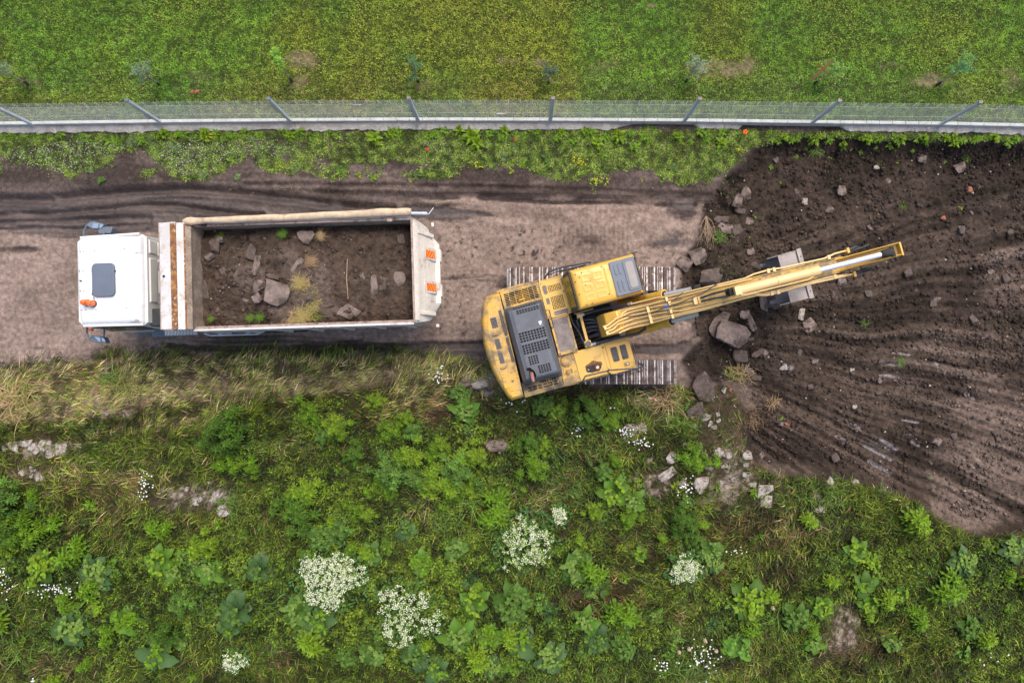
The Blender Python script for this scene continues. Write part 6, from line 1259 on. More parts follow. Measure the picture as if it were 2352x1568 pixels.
def broadleaf(seed, R_=.4, col=MID, nbig=8, ncen=16, cc=BR, h=.25):
    """dock or burdock: big wavy leaves round a head of small ones"""
    r = random.Random(seed); L = Leafs()
    for j in range(nbig):
        L.leaf((r.uniform(-.03, .03), r.uniform(-.03, .03), .04 + .05 * r.random()), 6.283 * j / nbig + r.uniform(-.35, .35), r.uniform(.5, .95), R_ * r.uniform(.75, 1.1), R_ * r.uniform(.42, .60), jit(col, r), k=8, lobe=.10, droop=1.1, fold=.35, r=r)
    for j in range(ncen):
        rad = R_ * .55 * math.sqrt(r.random()); an = r.uniform(0, 6.283); x, y = rad * math.cos(an), rad * math.sin(an); z = h * r.uniform(.6, 1.1)
        L.stem((0, 0, 0), (x, y, z), .004, (.06, .10, .03))
        for q in range(4): L.leaf((x, y, z), r.uniform(0, 6.283), r.uniform(.2, .7), R_ * r.uniform(.16, .28), R_ * r.uniform(.11, .19), jit(cc, r, .22), k=4, lobe=.12, droop=.8, fold=.3, r=r)
    return L.mesh('broadleaf')
def smallweed(seed, col, n=9, L_=.09, W_=.05, up=.5, k=4, lobe=0):
    r = random.Random(seed); L = Leafs()
    for j in range(n): L.leaf((r.uniform(-.02, .02), r.uniform(-.02, .02), .01 + .04 * r.random()), 6.283 * j / n + r.uniform(-.4, .4), r.uniform(.1, .9) * up * 1.5, L_ * r.uniform(.6, 1.25), W_ * r.uniform(.7, 1.2), jit(col, r, .25), k=k, lobe=lobe, droop=.8, fold=.2, r=r)
    return L.mesh('small_weed')
def tuft(seed, col, n=70, L_=.35, spread=.08, lean=.5, dir_=None):
    r = random.Random(seed); L = Leafs()
    for j in range(n):
        ph = r.uniform(0, 6.283) if dir_ is None else dir_ + r.gauss(0, .5)
        L.leaf((r.gauss(0, spread), r.gauss(0, spread), 0), ph, r.uniform(.3, 1.4) * (1 - lean) * 1.6, L_ * r.uniform(.5, 1.1), r.uniform(.006, .011), jit(col, r, .35), k=4, droop=r.uniform(.6, 1.4), fold=0)
    return L.mesh('grass_tuft')
def flowers(seed, Rx=1.0, Ry=.8, n=330, h=.6, green=0.0, open_=0.0):
    """foliage mesh and flower mesh of an umbel clump"""
    r = random.Random(seed); L = Leafs(); Fm = Leafs(); off = np.array([seed * 3.7]); c = 0; tries = 0
    while c < n and tries < n * 12:
        tries += 1; a = r.uniform(0, 6.283); q = math.sqrt(r.random()); x, y = Rx * q * math.cos(a), Ry * q * math.sin(a)
        wv = .25 * math.sin(3 * a + seed) + .18 * math.sin(5 * a + 2 * seed)
        if q > .82 + wv * .6 or (q > .5 + wv * .5 and r.random() < (q - .5) * 1.5): continue
        if open_ and float(fbm(np.array([x * 4 + 10]), np.array([y * 4]) + off, 3, 700)[0]) < .36 + .10 * open_: continue
        z = h * (1 - .35 * q * q) + r.uniform(-.06, .06); c += 1
        if r.random() < .35: L.stem((x * .5, y * .5, 0), (x, y, z), .0045, (.10, .17, .04))
        m_ = r.randint(4, 8); g_ = r.random() < green
        for k in range(m_):
            rr_ = .018 + .026 * r.random(); b_ = r.uniform(0, 6.283); col = (.66, .68, .50) if not g_ else (.46, .56, .22)
            Fm.disc((x + rr_ * math.cos(b_), y + rr_ * math.sin(b_), z + r.uniform(-.012, .012)), r.uniform(.009, .016), jit(col, r, .22), 6, (r.uniform(-.6, .6), r.uniform(-.6, .6)))
        for k in range(3): L.leaf((x + r.uniform(-.04, .04), y + r.uniform(-.04, .04), z - .03 - .05 * r.random()), r.uniform(0, 6.283), .3, .07, .022, jit((.14, .24, .045), r, .3), k=3, lobe=.4, droop=.5)
    for k in range(int(n * .8)):
        a = r.uniform(0, 6.283); q = math.sqrt(r.random()) * 1.02; L.leaf((Rx * q * math.cos(a), Ry * q * math.sin(a), r.uniform(.08, h * .7)), r.uniform(0, 6.283), r.uniform(.1, .7), .15, .05, jit((.06, .14, .03), r, .3), k=4, lobe=.3, droop=.8)
    me = Fm.mesh('flower_heads'); return L.mesh('foliage'), me
def plant(name, me, px, py, label, cat, s=1.0, group=None, rz=None, dz=-.02, sy=1.0, z=None):
    if z is None: p = G(px, py, dz)
    else: p = at(px, py, z); p.z = loadz(p) + dz
    o = link(name, me, None, p, random.uniform(0, 6.283) if rz is None else rz, (s, s * sy, s)); return tag(o, label, cat, group)

MUG = [mugwort(i, .5, (BR, BR2, (.075, .15, .012), BR, (.11, .21, .03), BR2)[i], 20 + 4 * (i % 3), .4 + .1 * i) for i in range(6)]; MUGD = mugwort(9, .5, (.062, .130, .010), 34, .9); MUGS = [mugwort(20 + i, .22, (BR, BR2)[i], 7, .4) for i in range(2)]
BLF = [broadleaf(i, .45, (MID, BLU, (.075, .16, .014))[i % 3], 6 + i % 4, (14, 22, 8, 26, 12)[i % 5], (BR, PALE, BR2, (.08, .15, .02))[i % 4], .18 + .05 * (i % 4)) for i in range(10)]; BLG = [broadleaf(30 + i, .42, c, 8, 5, c) for i, c in enumerate(((.10, .22, .025), (.05, .12, .03)))]
SW = [smallweed(50 + i, c, n, l, w_, u, lobe=lb) for i, (c, n, l, w_, u, lb) in enumerate(((BR, 10, .10, .05, .5, 0), (MID, 8, .12, .065, .4, 0), ((.13, .24, .015), 24, .09, .03, .9, .4), (YL, 12, .09, .03, .7, .3), ((.10, .15, .05), 8, .09, .055, .3, 0), (BR2, 26, .11, .045, 1.1, .15), ((.08, .14, .015), 18, .08, .03, .9, .3), ((.16, .20, .05), 14, .07, .02, 1, .3), ((.055, .10, .02), 20, .07, .04, .8, 0)))]
TF = [tuft(70, (.12, .22, .03)), tuft(71, (.40, .28, .14)), tuft(72, (.09, .17, .04), 90, .3, .12), tuft(73, (.26, .26, .07), 80, .34, .1), tuft(74, (.20, .13, .07), 120, .3, .12)]

k_ = 83.4 * 1.03
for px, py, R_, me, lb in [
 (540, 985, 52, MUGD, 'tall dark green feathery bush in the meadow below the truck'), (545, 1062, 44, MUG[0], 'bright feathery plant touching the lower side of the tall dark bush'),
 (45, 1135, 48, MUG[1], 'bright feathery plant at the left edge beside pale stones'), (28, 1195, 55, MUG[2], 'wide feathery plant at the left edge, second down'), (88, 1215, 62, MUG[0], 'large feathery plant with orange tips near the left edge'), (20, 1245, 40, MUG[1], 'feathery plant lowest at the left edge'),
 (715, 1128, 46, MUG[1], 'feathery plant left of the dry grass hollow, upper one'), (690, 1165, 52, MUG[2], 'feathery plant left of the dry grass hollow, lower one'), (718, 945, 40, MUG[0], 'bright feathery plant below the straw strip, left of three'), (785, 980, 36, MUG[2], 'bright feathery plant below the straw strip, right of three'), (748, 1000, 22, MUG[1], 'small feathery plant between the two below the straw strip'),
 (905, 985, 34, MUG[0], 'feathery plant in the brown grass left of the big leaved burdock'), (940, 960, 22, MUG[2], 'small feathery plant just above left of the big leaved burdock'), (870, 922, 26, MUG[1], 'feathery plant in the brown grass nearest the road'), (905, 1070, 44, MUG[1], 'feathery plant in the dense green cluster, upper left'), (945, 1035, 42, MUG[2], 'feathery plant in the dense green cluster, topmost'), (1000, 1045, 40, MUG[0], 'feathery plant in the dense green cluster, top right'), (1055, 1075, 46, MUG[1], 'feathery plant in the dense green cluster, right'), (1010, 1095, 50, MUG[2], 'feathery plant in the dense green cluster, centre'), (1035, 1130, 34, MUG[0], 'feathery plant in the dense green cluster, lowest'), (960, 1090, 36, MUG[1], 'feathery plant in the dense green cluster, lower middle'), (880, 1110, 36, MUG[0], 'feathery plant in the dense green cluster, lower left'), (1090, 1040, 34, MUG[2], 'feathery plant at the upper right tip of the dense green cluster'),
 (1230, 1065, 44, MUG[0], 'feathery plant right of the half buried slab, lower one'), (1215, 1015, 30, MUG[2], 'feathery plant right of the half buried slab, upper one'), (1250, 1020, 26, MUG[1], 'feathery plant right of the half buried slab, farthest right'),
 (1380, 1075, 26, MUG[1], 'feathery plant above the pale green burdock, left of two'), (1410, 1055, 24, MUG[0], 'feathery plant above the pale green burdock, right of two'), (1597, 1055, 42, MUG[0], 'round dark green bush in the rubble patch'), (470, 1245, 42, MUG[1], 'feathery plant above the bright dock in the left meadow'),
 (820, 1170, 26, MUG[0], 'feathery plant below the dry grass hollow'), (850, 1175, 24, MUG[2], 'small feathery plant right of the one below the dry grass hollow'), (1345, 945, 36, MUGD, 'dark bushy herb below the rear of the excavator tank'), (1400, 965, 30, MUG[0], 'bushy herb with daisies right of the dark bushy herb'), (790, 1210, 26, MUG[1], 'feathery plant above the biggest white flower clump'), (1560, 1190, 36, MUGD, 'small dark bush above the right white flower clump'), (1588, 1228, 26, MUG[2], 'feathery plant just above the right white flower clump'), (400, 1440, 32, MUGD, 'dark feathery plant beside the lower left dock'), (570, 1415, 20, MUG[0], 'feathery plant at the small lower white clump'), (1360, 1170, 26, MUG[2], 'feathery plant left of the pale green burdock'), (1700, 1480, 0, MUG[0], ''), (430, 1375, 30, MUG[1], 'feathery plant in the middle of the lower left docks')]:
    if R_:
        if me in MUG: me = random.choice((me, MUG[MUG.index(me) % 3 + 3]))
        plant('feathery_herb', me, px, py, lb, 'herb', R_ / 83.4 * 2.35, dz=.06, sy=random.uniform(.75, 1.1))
for px, py, R_, v, lb in [
 (1060, 905, 36, 3, 'burdock with large leaves left of the counterweight, upper part'), (1070, 945, 48, 0, 'largest leaved burdock below left of the counterweight'), (1078, 985, 24, 2, 'lowest burdock of the three below the counterweight'), (1245, 928, 36, 3, 'burdock in the grass directly below the hood of the excavator'), (1275, 945, 28, 2, 'small burdock right of the one under the excavator hood'),
 (1410, 1125, 50, 2, 'pale green burdock above the right meadow, left half'), (1448, 1148, 42, 0, 'pale green burdock above the right meadow, right half'), (375, 1285, 50, 2, 'bright dock in the left meadow'), (410, 1310, 36, 0, 'dock touching the right side of the bright dock in the left meadow'), (490, 1300, 50, 0, 'many headed bright dock left of the biggest flower clump'), (600, 1300, 48, 2, 'yellow green dock just left of the biggest flower clump'), (232, 1300, 56, 1, 'pale blue green dock in the left meadow'), (115, 1290, 52, 1, 'blue green dock near the left edge'), (240, 1335, 40, 1, 'pale dock just below the pale blue green one'),
 (295, 1418, 52, 3, 'dock with a bright head and dark lower leaves in the lower left'), (178, 1430, 56, 1, 'dark blue green dock in the lower left corner'), (365, 1490, 60, 4, 'large dark dock at the bottom left'), (548, 1395, 56, 2, 'yellow green dock below left of the biggest flower clump'), (535, 1440, 36, 4, 'dark dock above the small white clump'), (690, 1400, 56, 4, 'dark dock below the biggest flower clump, left one'), (745, 1420, 52, 4, 'dark dock below the biggest flower clump, right one'), (700, 1455, 36, 1, 'dark dock left of the middle flower clump'),
 (745, 1228, 44, 3, 'dock above the biggest flower clump'), (855, 1270, 44, 4, 'dock right of the top of the biggest flower clump'), (970, 1290, 44, 3, 'dock left of the green white clump'), (1045, 1255, 42, 4, 'dark dock beside the green white clump'), (1035, 1305, 24, 2, 'small bright dock below the dark one by the green white clump'), (1320, 1300, 62, 4, 'large dark dock right of the green white clump'), (1180, 1375, 66, 3, 'largest dark rosette dock in the lower middle'), (1088, 1375, 48, 2, 'bright dock left of the largest dark rosette'), (935, 1215, 34, 2, 'slender dock below the dense feathery cluster'),
 (1055, 1455, 56, 0, 'many headed dock in the bottom row, second from the flower clump'), (960, 1500, 52, 2, 'bright dock in the bottom row under the middle flower clump'), (1125, 1455, 48, 3, 'dock in the bottom row below the largest dark rosette'), (1190, 1460, 56, 4, 'dark dock in the bottom row, right of centre'), (1260, 1500, 56, 1, 'dark dock in the bottom row with purple stems'), (1340, 1420, 44, 0, 'bright many headed dock right of the bottom row'), (1370, 1460, 48, 2, 'wide leaved green dock right of the bottom row, lower'), (1430, 1475, 46, 3, 'dock at the right end of the bottom row'), (1010, 1530, 44, 4, 'dock cut by the lower picture edge under the bottom row'), (860, 1490, 44, 4, 'dark dock below the middle flower clump'), (1130, 1520, 40, 1, 'bluish dock at the lower edge in the centre'), (800, 1500, 34, 3, 'dock at the lower left of the middle flower clump'),
 (1712, 1372, 58, 1, 'blue green dock beside the two pale seed heads'), (1680, 1390, 30, 4, 'dark dock left of the blue green one by the seed heads'), (1630, 1262, 40, 4, 'dark dock behind the right white flower clump'), (1818, 1410, 46, 3, 'dock right of the pale seed heads'), (1880, 1385, 36, 2, 'yellow green dock on the gravelly patch'), (1955, 1262, 40, 2, 'pale dock in the right meadow below the furrows'), (1975, 1335, 44, 0, 'dock in the right meadow centre'), (1990, 1380, 36, 2, 'yellowish dock below the one in the right meadow centre'), (2170, 1345, 44, 4, 'large leaved dock in the right meadow'), (2200, 1280, 48, 1, 'dock near the edge of the furrows at the right'), (2310, 1255, 44, 1, 'pale dock at the far right edge of the meadow'), (2215, 1435, 38, 3, 'dock in the long grass at the lower right'), (2060, 1360, 30, 2, 'single leaved dock in the right meadow'), (2040, 1470, 34, 4, 'curled grey dock in the lower right meadow'), (1865, 1470, 30, 0, 'yellow green dock left of the gravelly patch'), (1465, 1270, 26, 2, 'two leaved dock left of the right white flower clump'), (640, 1180, 0, 0, ''), (1572, 1150, 26, 4, 'small dark dock under the white stones'), (1640, 1290, 30, 1, 'blue leaf cluster right of the right white flower clump')]:
    if R_: plant('broad_leaved_dock', BLF[random.choice((v, v + 5))], px, py, lb, 'plant', R_ / 83.4 * 2.2, dz=.05, sy=random.uniform(.8, 1.1))
plant('broad_leaved_dock', BLG[0], 1690, 1478, 'large pale wavy leaved dock beside the daisies in the lower right', 'plant', 1.3)
# umbel clumps
for px, py, Rx, Ry, n, h, gn, op, rz, lb in [
 (768, 1318, 1.05, .96, 560, .6, .08, 0, .3, 'biggest dense clump of white flowers in the lower meadow'), (938, 1398, 1.12, 1.0, 300, .55, .15, .6, 0, 'loose clump of white flowers right below the biggest one'), (1205, 1238, .95, .85, 270, .5, .45, .6, .8, 'greenish white flower clump below the dense feathery cluster'), (1283, 1174, .27, .34, 60, .5, .2, 0, 0, 'small white flower clump above the large dark dock'), (1568, 1297, .54, .46, 150, .55, .1, .2, .2, 'round white flower clump in the right part of the meadow'), (548, 1508, .40, .36, 80, .4, .1, .2, 0, 'small white flower clump at the bottom left')]:
    p = G(px, py); e_ = empty('flowering_umbel_plant', p, rz); tag(e_, lb, 'flowering plant'); a, b = flowers(int(px), Rx * .98, Ry * .98, n, h, gn, op); link('foliage', a, e_); link('flower_heads', b, e_)['kind'] = 'stuff'
def daisies(px, py, Rx, Ry, n, lb, seed, h=.25):
    r = random.Random(seed); L = Leafs()
    for k in range(n):
        x, y = r.gauss(0, Rx * .5), r.gauss(0, Ry * .5); z = h * r.uniform(.6, 1.1); L.stem((x * .8, y * .8, 0), (x, y, z), .003, (.08, .14, .03)); L.disc((x, y, z), r.uniform(.014, .024), (.86, .86, .82), 8)
        if r.random() < .5: L.leaf((x, y, z * .5), r.uniform(0, 6.28), .4, .07, .02, jit(MID, r), k=3, lobe=.3)
    plant('daisy_patch', L.mesh('daisy_patch'), px, py, lb, 'daisies', rz=0)['kind'] = 'stuff'
for a in [(340, 1110, .22, .35, 36, 'white daisies at the head of a leafy plant in the left meadow', 1), (1008, 860, .22, .25, 22, 'white daisies on the road edge left of the excavator', 2), (10, 1330, .35, .45, 50, 'white daisies at the left picture edge', 3), (130, 1350, .7, .25, 60, 'scattered daisies between two docks near the left edge', 4), (1325, 980, .25, .25, 14, 'daisies in the bushy herb below the fuel tank', 5), (1410, 950, .1, .2, 12, 'daisies in a short column below the lower track', 6), (1430, 990, .25, .2, 26, 'daisies growing over the left end of the pale slab', 7), (1475, 1012, .35, .18, 26, 'daisies under the pale slab', 8), (1572, 1120, .3, .35, 24, 'daisies between the two whitish stones', 9), (1612, 1500, .45, .5, 55, 'daisies left of the pale wavy dock', 10), (1520, 1525, .3, .4, 22, 'sparse daisies near the lower picture edge', 11), (1690, 1265, .25, .2, 12, 'few daisies right of the round flower clump', 12), (88, 1556, .12, .1, 8, 'few daisies in the bottom left corner', 13), (1180, 930, .5, .3, 10, 'scattered tiny daisies below the counterweight', 14), (2260, 1500, .5, .5, 10, 'few scattered daisies at the far lower right', 15)]: daisies(*a)
# seed heads
for px, py, lb in [(1755, 1360, 'upper of two big pale seed heads beside the blue green dock'), (1763, 1385, 'lower of two big pale seed heads beside the blue green dock'), (1610, 1458, 'pale seed head above the daisies in the lower right, right of four'), (1574, 1478, 'pale seed head in the brown grass, second of four from the left'), (1552, 1485, 'pale seed head in the brown grass, leftmost of four'), (1635, 1482, 'faint small seed head left of the pale wavy dock')]:
    r = random.Random(int(px)); mb = MB().m('canvas'); mb.tube([(0, 0, 0), (0.02, 0, .3)], .004, 5); st_ = []
    for k in range(160):
        v = Vector((r.gauss(0, 1), r.gauss(0, 1), r.gauss(0, 1))).normalized(); c = Vector((.02, 0, .34)); e2 = c + v * .055; s_ = v.orthogonal().normalized() * .0022; mb.add([c + v * .01, e2 + s_, e2 - s_], [(0, 1, 2)]); t_ = v.cross(s_).normalized() * .010; u_ = s_.normalized() * .010; mb.add([e2 - t_, e2 + u_, e2 + t_, e2 - u_], [(0, 1, 2, 3)])
    o = mb.build('seed_head', smooth=0); o.location = G(px, py); tag(o, lb, 'seed head')
# poppies and yellow flowers
def poppy(px, py, s_, lb, col='orange'):
    r = random.Random(int(px)); L = Leafs()
    for k in range(5): L.leaf((0, 0, .16), 6.283 * k / 5, .5, s_, s_ * 1.0, ((.85, .14, .01) if col == 'orange' else (.75, .03, .02)), k=4, droop=.6)
    L.disc((0, 0, .175), s_ * .22, (.05, .02, .01)); L.stem((0, 0, 0), (0, 0, .16), .003, (.08, .14, .03))
    for k in range(5): L.leaf((0, 0, .02), 1.2 * k, .5, .07, .02, BR, k=3, lobe=.4)
    plant('poppy', L.mesh('poppy'), px, py, lb, 'poppy', rz=0)
poppy(1708, 307, .075, 'large orange poppy under the fence left of the dug earth'); poppy(983, 346, .045, 'red poppy in the clover above the truck tailgate', 'r'); poppy(1184, 325, .035, 'small red poppy near the fence footing right of centre', 'r'); poppy(3, 313, .04, 'orange poppy at the left picture edge under the fence')
def yellows(px, py, Rx, Ry, n, lb, seed):
    r = random.Random(seed); L = Leafs()
    for k in range(n):
        x, y = r.gauss(0, Rx * .5), r.gauss(0, Ry * .5); z = r.uniform(.06, .18); L.disc((x, y, z), r.uniform(.010, .017), (.75, .52, .02), 6); L.stem((x * .7, y * .7, 0), (x, y, z), .003, (.1, .18, .03))
        for q in range(3): L.leaf((x, y, z * .5), r.uniform(0, 6.28), .5, .07, .018, jit((.12, .24, .02), r), k=3)
    plant('yellow_wildflower', L.mesh('yellow_wildflower'), px, py, lb, 'yellow flowers', rz=0)
for a in [(484, 318, .3, .1, 18, 'yellow flowers close under the fence at the left', 1), (1330, 375, .22, .26, 40, 'yellow flowering bush on the strip above the excavator', 2), (1370, 418, .28, .10, 24, 'yellow flowers at the road edge above the excavator', 3), (1090, 380, .22, .1, 12, 'few yellow flowers in the middle of the strip', 4), (1694, 343, .05, .05, 7, 'yellow flowers beside the orange poppy', 5), (640, 385, .3, .1, 8, 'sparse yellow flowers above the truck body', 6), (190, 340, .05, .05, 4, 'tiny yellow flower group in the left clover', 7), (125, 1055, .1, .12, 14, 'yellow flowers beside the pale stones at the left', 8)]: yellows(*a)
# verge plants: rows of leafy weeds, alike ones share a label
rr = random.Random(5)
for k in range(90):
    px = rr.uniform(-40, 1660); py = curve(np.array([px]), KERB)[0] + 24 + abs(rr.gauss(0, 12)) + (14 if 1460 < px < 1600 else 0)
    plant('leafy_weed', SW[rr.choice((2, 2, 5, 0))], px, py, 'bright leafy weed in the row growing along the concrete footing', 'weed', rr.uniform(.9, 1.7), 'leafy weeds along the footing')
for k in range(70):
    px = rr.uniform(100, 1640); py = rr.uniform(310, 415)
    if 250 < px < 370 and py > 340: py = 325
    plant('rosette_weed', SW[rr.choice((0, 1, 4, 4, 3))], px, py, 'small flat rosette weed scattered on the strip between fence and road', 'weed', rr.uniform(.7, 1.5), 'rosette weeds on the strip')
for px, py, s_, v, lb in [(545, 312, 1.3, 5, ''), (860, 320, 2.6, 5, 'lush lobed dock under the fence above the truck body'), (1083, 315, 2.9, 5, 'tall bright dock nearest the middle of the footing'), (1095, 330, 2.4, 5, 'bright dock just below the tall bright one at the middle of the footing'), (1290, 385, 1.6, 5, ''), (1245, 380, 1.5, 2, ''), (1420, 315, 2.4, 5, 'bright dock under the fence above the cab'), (1370, 330, 2.2, 5, 'dark leaved dock under the fence above the hood'), (1455, 340, 2.0, 2, 'clovery green dock at the right end of the footing'), (900, 300, 1.9, 2, 'leafy plant at the foot of the fourth fence post'), (1800, 318, 1.9, 5, 'leafy plant on the top rim of the dug earth, left one'), (1868, 322, 2.2, 5, 'bright leafy plant hanging over the top rim of the dug earth'), (1990, 322, 2.2, 5, 'leafy plant on the top rim of the dug earth, centre'), (2060, 325, 2.2, 2, 'leafy plant on the top rim of the dug earth, right of centre'), (2190, 330, 2.3, 5, 'leafy plant on the top rim right of the last post foot'), (2120, 318, 2.0, 5, 'leafy plant on the top rim at the last post foot'), (2280, 318, 2.4, 5, 'leafy plant on the top rim near the right edge'), (2330, 322, 2.2, 2, 'leafy plant on the top rim at the right edge'), (1655, 330, 2.0, 5, 'spiky rosette plant left of the orange poppy')]:
    if lb: plant('dock_plant', SW[v], px, py, lb, 'plant', s_ * (.7 if px > 1780 else .9))
for k in range(34):
    px = rr.uniform(1770, 2352); py = 316 + abs(rr.gauss(0, 8)); plant('leafy_weed', SW[rr.choice((2, 5, 2, 0))], px, py, 'green weed in the fringe along the top rim of the dug earth', 'weed', rr.uniform(.9, 1.6), 'weeds along the top rim of the dug earth')
for px, py in ((1845, 345), (1930, 340), (1955, 345), (2010, 340), (2060, 372), (1975, 350), (2055, 345), (2090, 350), (2172, 372), (1870, 345), (1830, 360), (2215, 365), (1790, 420), (1770, 385), (2210, 478), (1720, 545), (1650, 545), (1645, 640), (1790, 612), (1700, 640), (1718, 520), (2078, 478), (1795, 960), (1735, 500), (1985, 742), (2068, 830)):
    plant('grass_shoot', rr.choice((SW[2], TF[0], SW[3])), px + rr.uniform(-3, 3), py, 'small green shoot growing in the bare dug earth', 'weed', rr.uniform(.5, .9), 'green shoots in the dug earth')
# filler plants over the meadow
for k in range(330):
    px = rr.uniform(-30, 2380); py = rr.uniform(1010, 1600)
    X_ = at(px, py)
    if GZ[tuple(np.array(gza(X_.x, X_.y)[1:]))] != 4 or (px < 1000 and py < 1150) : continue
    plant('meadow_herb', rr.choice((SW[0], SW[1], SW[2], SW[3], MUGS[0], MUGS[1], SW[6], SW[7], SW[8], SW[6], TF[0], TF[2], SW[8])), px, py, 'small leafy herb growing through the tangled meadow grass', 'herb', rr.uniform(1.1, 2.4) if rr.random() < .8 else 1.0, 'small herbs in the meadow grass')
for k in range(150):
    px, py = rr.uniform(-20, 2370), rr.uniform(960, 1590); lf_ = float(blobs(np.array([px]), np.array([py]), LEAFY)[0]); X_ = at(px, py)
    if lf_ < .35 or GZ[tuple(np.array(gza(X_.x, X_.y)[1:]))] != 4: continue
    up = py < 1200
    plant('leafy_plant', rr.choice(BLF + BLG) if not up else rr.choice(MUG + MUGS), px, py, 'leafy plant filling the dense green ' + ('feathery growth of the upper meadow' if up else 'mass of broad leaves in the lower meadow'), 'plant', rr.uniform(.45, .95), 'leafy plants of the ' + ('upper' if up else 'lower') + ' meadow', dz=.0, sy=rr.uniform(.8, 1.1))
# tufts
for px, py, v, s_, lb in [(1700, 858, 1, 1.25, 'dry straw tuft with roots at the left rim of the dug earth'), (1680, 868, 3, 1.3, 'green and straw tuft left of the dry straw tuft'), (1775, 925, 1, .8, 'small dry tuft right of the torn root pit'), (1725, 960, 4, 1.1, 'torn brown root mat in the pit at the rim of the dug earth'), (1850, 1135, 0, 1.6, 'bright green grass tuft on the lower rim of the dug earth'), (1910, 1140, 2, 1.5, 'blue green grass tuft on the lower rim of the dug earth'), (1560, 960, 0, 1.9, 'long green grass tuft right of the pale slab'), (1530, 920, 1, 1.8, 'flattened straw tuft below the lower track end'), (30, 925, 1, 2.4, 'big straw and green grass tuft at the left picture edge'), (50, 900, 3, 2.0, 'yellow green grass tuft above the big straw one at the left edge'), (285, 885, 3, 2.0, 'yellow green grass tuft in the straw strip below the cab'), (265, 870, 0, 1.5, 'green grass tuft just above the yellow green one below the cab'), (980, 1150, 1, 1.8, 'straw coloured tuft in the dry hollow'), (1255, 905, 1, 1.4, 'dry stalks leaning on the lower side of the excavator'), (1820, 1000, 0, 0, '')]:
    if lb: plant('grass_tuft', TF[v], px, py, lb, 'grass tuft', s_)
TFU = [tuft(80 + i, c, 260, .5, .12, .62, d_) for i, (c, d_) in enumerate((((.26, .27, .05), None), ((.42, .30, .15), None), ((.16, .26, .03), -1.4), ((.40, .32, .12), None), ((.34, .23, .12), 0.2), ((.12, .24, .02), None)))]
for px, py, v, s_, lb in [(695, 652, 3, .5, 'topmost straw wisp of the uprooted grass on the truck load'), (712, 662, 1, .55, 'dry wisp at the upper bend of the uprooted grass on the truck load'), (716, 680, 0, .6, 'greenish wisp in the middle of the uprooted grass on the truck load'), (724, 697, 1, .5, 'brown wisp at the right of the uprooted grass on the truck load'), (718, 712, 0, .6, 'greenish wisp at the lower bend of the uprooted grass on the truck load'), (734, 722, 5, .3, 'fresh green sprig at the lower right of the uprooted grass in the truck'), (700, 727, 3, .6, 'straw wisp at the lower end of the uprooted grass on the truck load'), (672, 731, 1, .5, 'straw end of the uprooted grass by the lower wall of the truck'), (715, 607, 4, .45, 'dry roots beside the pale jagged slab in the truck load'), (655, 540, 5, .3, 'green tuft by the upper wall of the truck load'), (508, 545, 5, .25, 'small green tuft at the upper front corner of the truck load'), (578, 731, 5, .25, 'green tuft at the lower wall of the truck load'), (600, 728, 5, .3, 'green tuft right of the other one at the lower wall of the truck'), (742, 545, 1, .3, 'dry weed at the upper wall of the truck load'), (490, 733, 5, .2, 'tiny green tuft at the lower front corner of the truck load')]:
    plant('uprooted_grass', TFU[v], px, py, lb, 'grass tuft', s_, z=2.5, rz=0, dz=.10)
# dead bush, twig, stick, bottle
mb = MB().m('twig'); r = random.Random(3); b0 = Vector((0, 0, .05)); rt = G(1621, 497)
for k in range(16):
    e1 = Vector((r.gauss(.0, .12), -.5 + r.gauss(0, .12), .18 + r.random() * .15)); m1 = e1 * .5 + Vector((r.gauss(0, .02), 0, .08)); mb.tube([b0, m1, e1], [.010, .007, .004], 5)
    for j in range(5): a = m1.lerp(e1, r.uniform(.3, 1)); mb.tube([a, a + Vector((r.gauss(0, .10), -.22 + r.gauss(0, .10), r.gauss(0, .05)))], .0035, 4)
o = mb.build('dead_bush'); o.location = rt; tag(o, 'dry leafless twig bush lying on the rocks above the upper track', 'dead bush')
mb = MB().m('twig'); mb.tube([(0, .45, .03), (-.01, 0, .06), (.02, -.5, .03)], [.008, .014, .010], 6); o = mb.build('dry_stalk'); o.location = (lambda p: Vector((p.x, p.y, loadz(p) + .05)))(at(802, 640, 2.5)); tag(o, 'single dry stalk lying across the truck load', 'stalk')
mb = MB().m('bottle'); mb.tube([(-.12, 0, .04), (.05, 0, .04), (.09, 0, .04), (.12, 0, .04)], [.032, .032, .014, .013], 12); bt = mb.build('plastic_bottle'); bt.location = G(1499, 916); bt.rotation_euler = (0, 0, -.3); tag(bt, 'crumpled clear plastic bottle with red label in the straw below the lower track', 'bottle')
mb = MB().m('redlabel'); mb.tube([(-.03, 0, .04), (.045, 0, .04)], .0335, 12); mb.tube([(.115, 0, .04), (.135, 0, .04)], .016, 10); mb.build('label', bt)
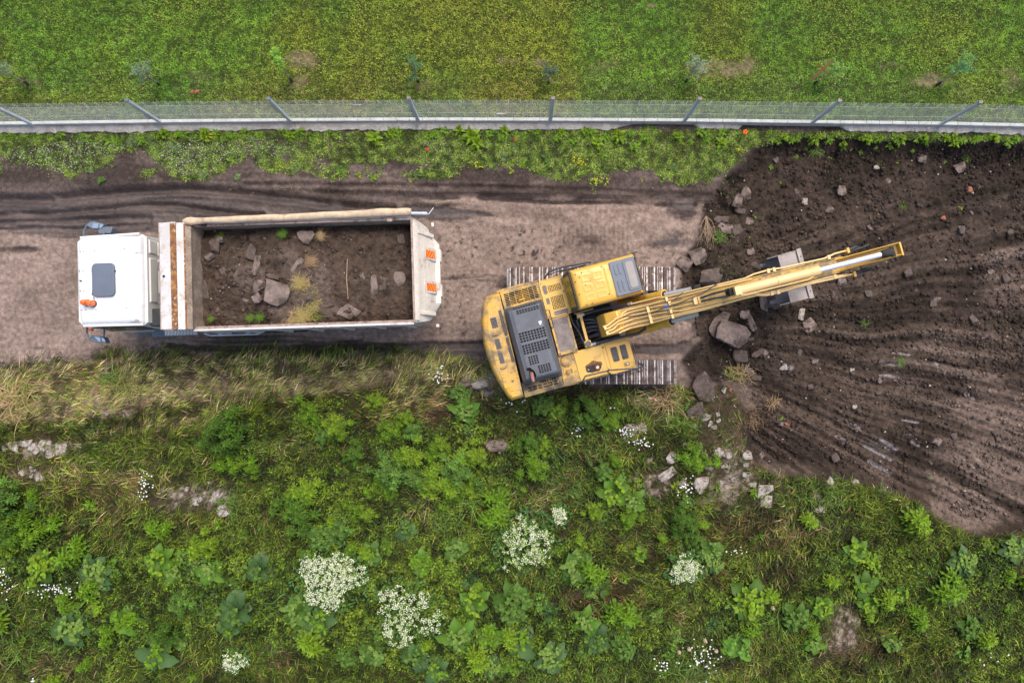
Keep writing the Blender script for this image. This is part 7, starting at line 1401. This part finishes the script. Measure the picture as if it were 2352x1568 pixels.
# saplings: trunk, black guard, thin crown
def sapling(px, py, h, R_, col, dens, lb, lean=(0, 0), guard=True, dot=None):
    p = G(px, py); e_ = empty('sapling_tree', p); tag(e_, lb, 'sapling'); r = random.Random(int(px * 7)); lx_, ly_ = lean
    mb = MB().m('bark'); P_ = [(0, 0, 0), (lx_ * .3, ly_ * .3, h * .35), (lx_ * .7, ly_ * .7, h * .7), (lx_, ly_, h)]; mb.tube(P_, [.018, .015, .010, .004], 7)
    L = Leafs()
    for k in range(11):
        t = r.uniform(.38, .95); b_ = Vector((lx_ * t, ly_ * t, h * t)); a = r.uniform(0, 6.283); l_ = R_ * r.uniform(.5, 1.1) * (1.15 - .6 * t); e2 = b_ + Vector((math.cos(a) * l_, math.sin(a) * l_, l_ * .7)); mb.tube([b_, e2], [.007, .003], 5)
        for j in range(int(16 * dens)):
            q = b_.lerp(e2, r.uniform(.15, 1.08)); L.leaf((q.x + r.gauss(0, .025), q.y + r.gauss(0, .025), q.z + r.gauss(0, .02)), r.uniform(0, 6.283), r.uniform(-.1, .8), r.uniform(.05, .09), r.uniform(.02, .034), jit(tuple(q_ * 1.1 for q_ in col), r, .3), k=3)
    if dot:
        for k in range(8): t = r.uniform(.4, .9); L.disc((lx_ * t + r.gauss(0, R_ * .4), ly_ * t + r.gauss(0, R_ * .4), h * t), .022, dot)
    mb.build('trunk', e_); link('crown', L.mesh('crown'), e_)
    if guard: MB().m('black').tube([(0, 0, 0), (lx_ * .12, ly_ * .12, h * .16)], .032, 10).build('trunk_guard', e_)
sapling(66, 194, 1.35, .34, (.13, .20, .10), 1.3, 'grey green sapling with a white stem nearest the left edge of the lawn', dot=(.5, .12, .08))
sapling(368, 196, 1.25, .42, (.12, .19, .10), 1.6, 'grey green bushy sapling left of the second fence post', dot=(.4, .2, .1))
sapling(671, 188, 1.6, .24, (.15, .30, .03), 1.8, 'bright green slim sapling on the lawn above the second post', lean=(0.05, .15), guard=True)
sapling(961, 188, 1.1, .40, (.06, .14, .05), 1.1, 'thin dark green sapling above the fourth fence post')
sapling(1260, 190, .9, .34, (.05, .09, .045), .9, 'small dark starry sapling above the middle fence post')
sapling(1575, 188, 1.2, .42, (.16, .22, .12), 1.5, 'silvery sapling in a round dug bed on the lawn', lean=(.1, .1))
sapling(1870, 192, 1.1, .42, (.13, .26, .04), 1.2, 'sapling leaning by the timber stake on the lawn', lean=(.25, .0), dot=(.5, .3, .12))
sapling(2150, 197, 1.6, .42, (.07, .20, .06), 1.6, 'green sapling farthest right on the lawn', lean=(.1, .1))
mb = MB().m('wood'); a = at(1860, 186, .3); b = at(1912, 140, 1.0); d = (b - a).normalized(); s_ = Vector((-d.y, d.x, 0)).normalized() * .04; u = Vector((0, 0, .04)); mb.loft([a + s_, a - s_, a - s_ + u, a + s_ + u], [b + s_, b - s_, b - s_ + u, b + s_ + u]); m_ = a.lerp(b, .60); mb.loft([m_ - d * .02 + s_ * 4.5, m_ + d * .03 + s_ * 4.5, m_ + d * .03 + s_ * 4.5 - u, m_ - d * .02 + s_ * 4.5 - u], [m_ - d * .02 - s_ * 4, m_ + d * .03 - s_ * 4, m_ + d * .03 - s_ * 4 - u, m_ - d * .02 - s_ * 4 - u])
o = mb.build('timber_stake', bevel=.004); tag(o, 'leaning orange timber stake with a cross piece on the lawn', 'stake')
mb = MB().m('canvas'); mb.tube([(0, 0, .3), (.25, .28, 1.0)], .006, 5); o = mb.build('dry_reed'); o.location = G(1857, 289, -.2); tag(o, 'single dry reed leaning through the fence left of the seventh post', 'reed')
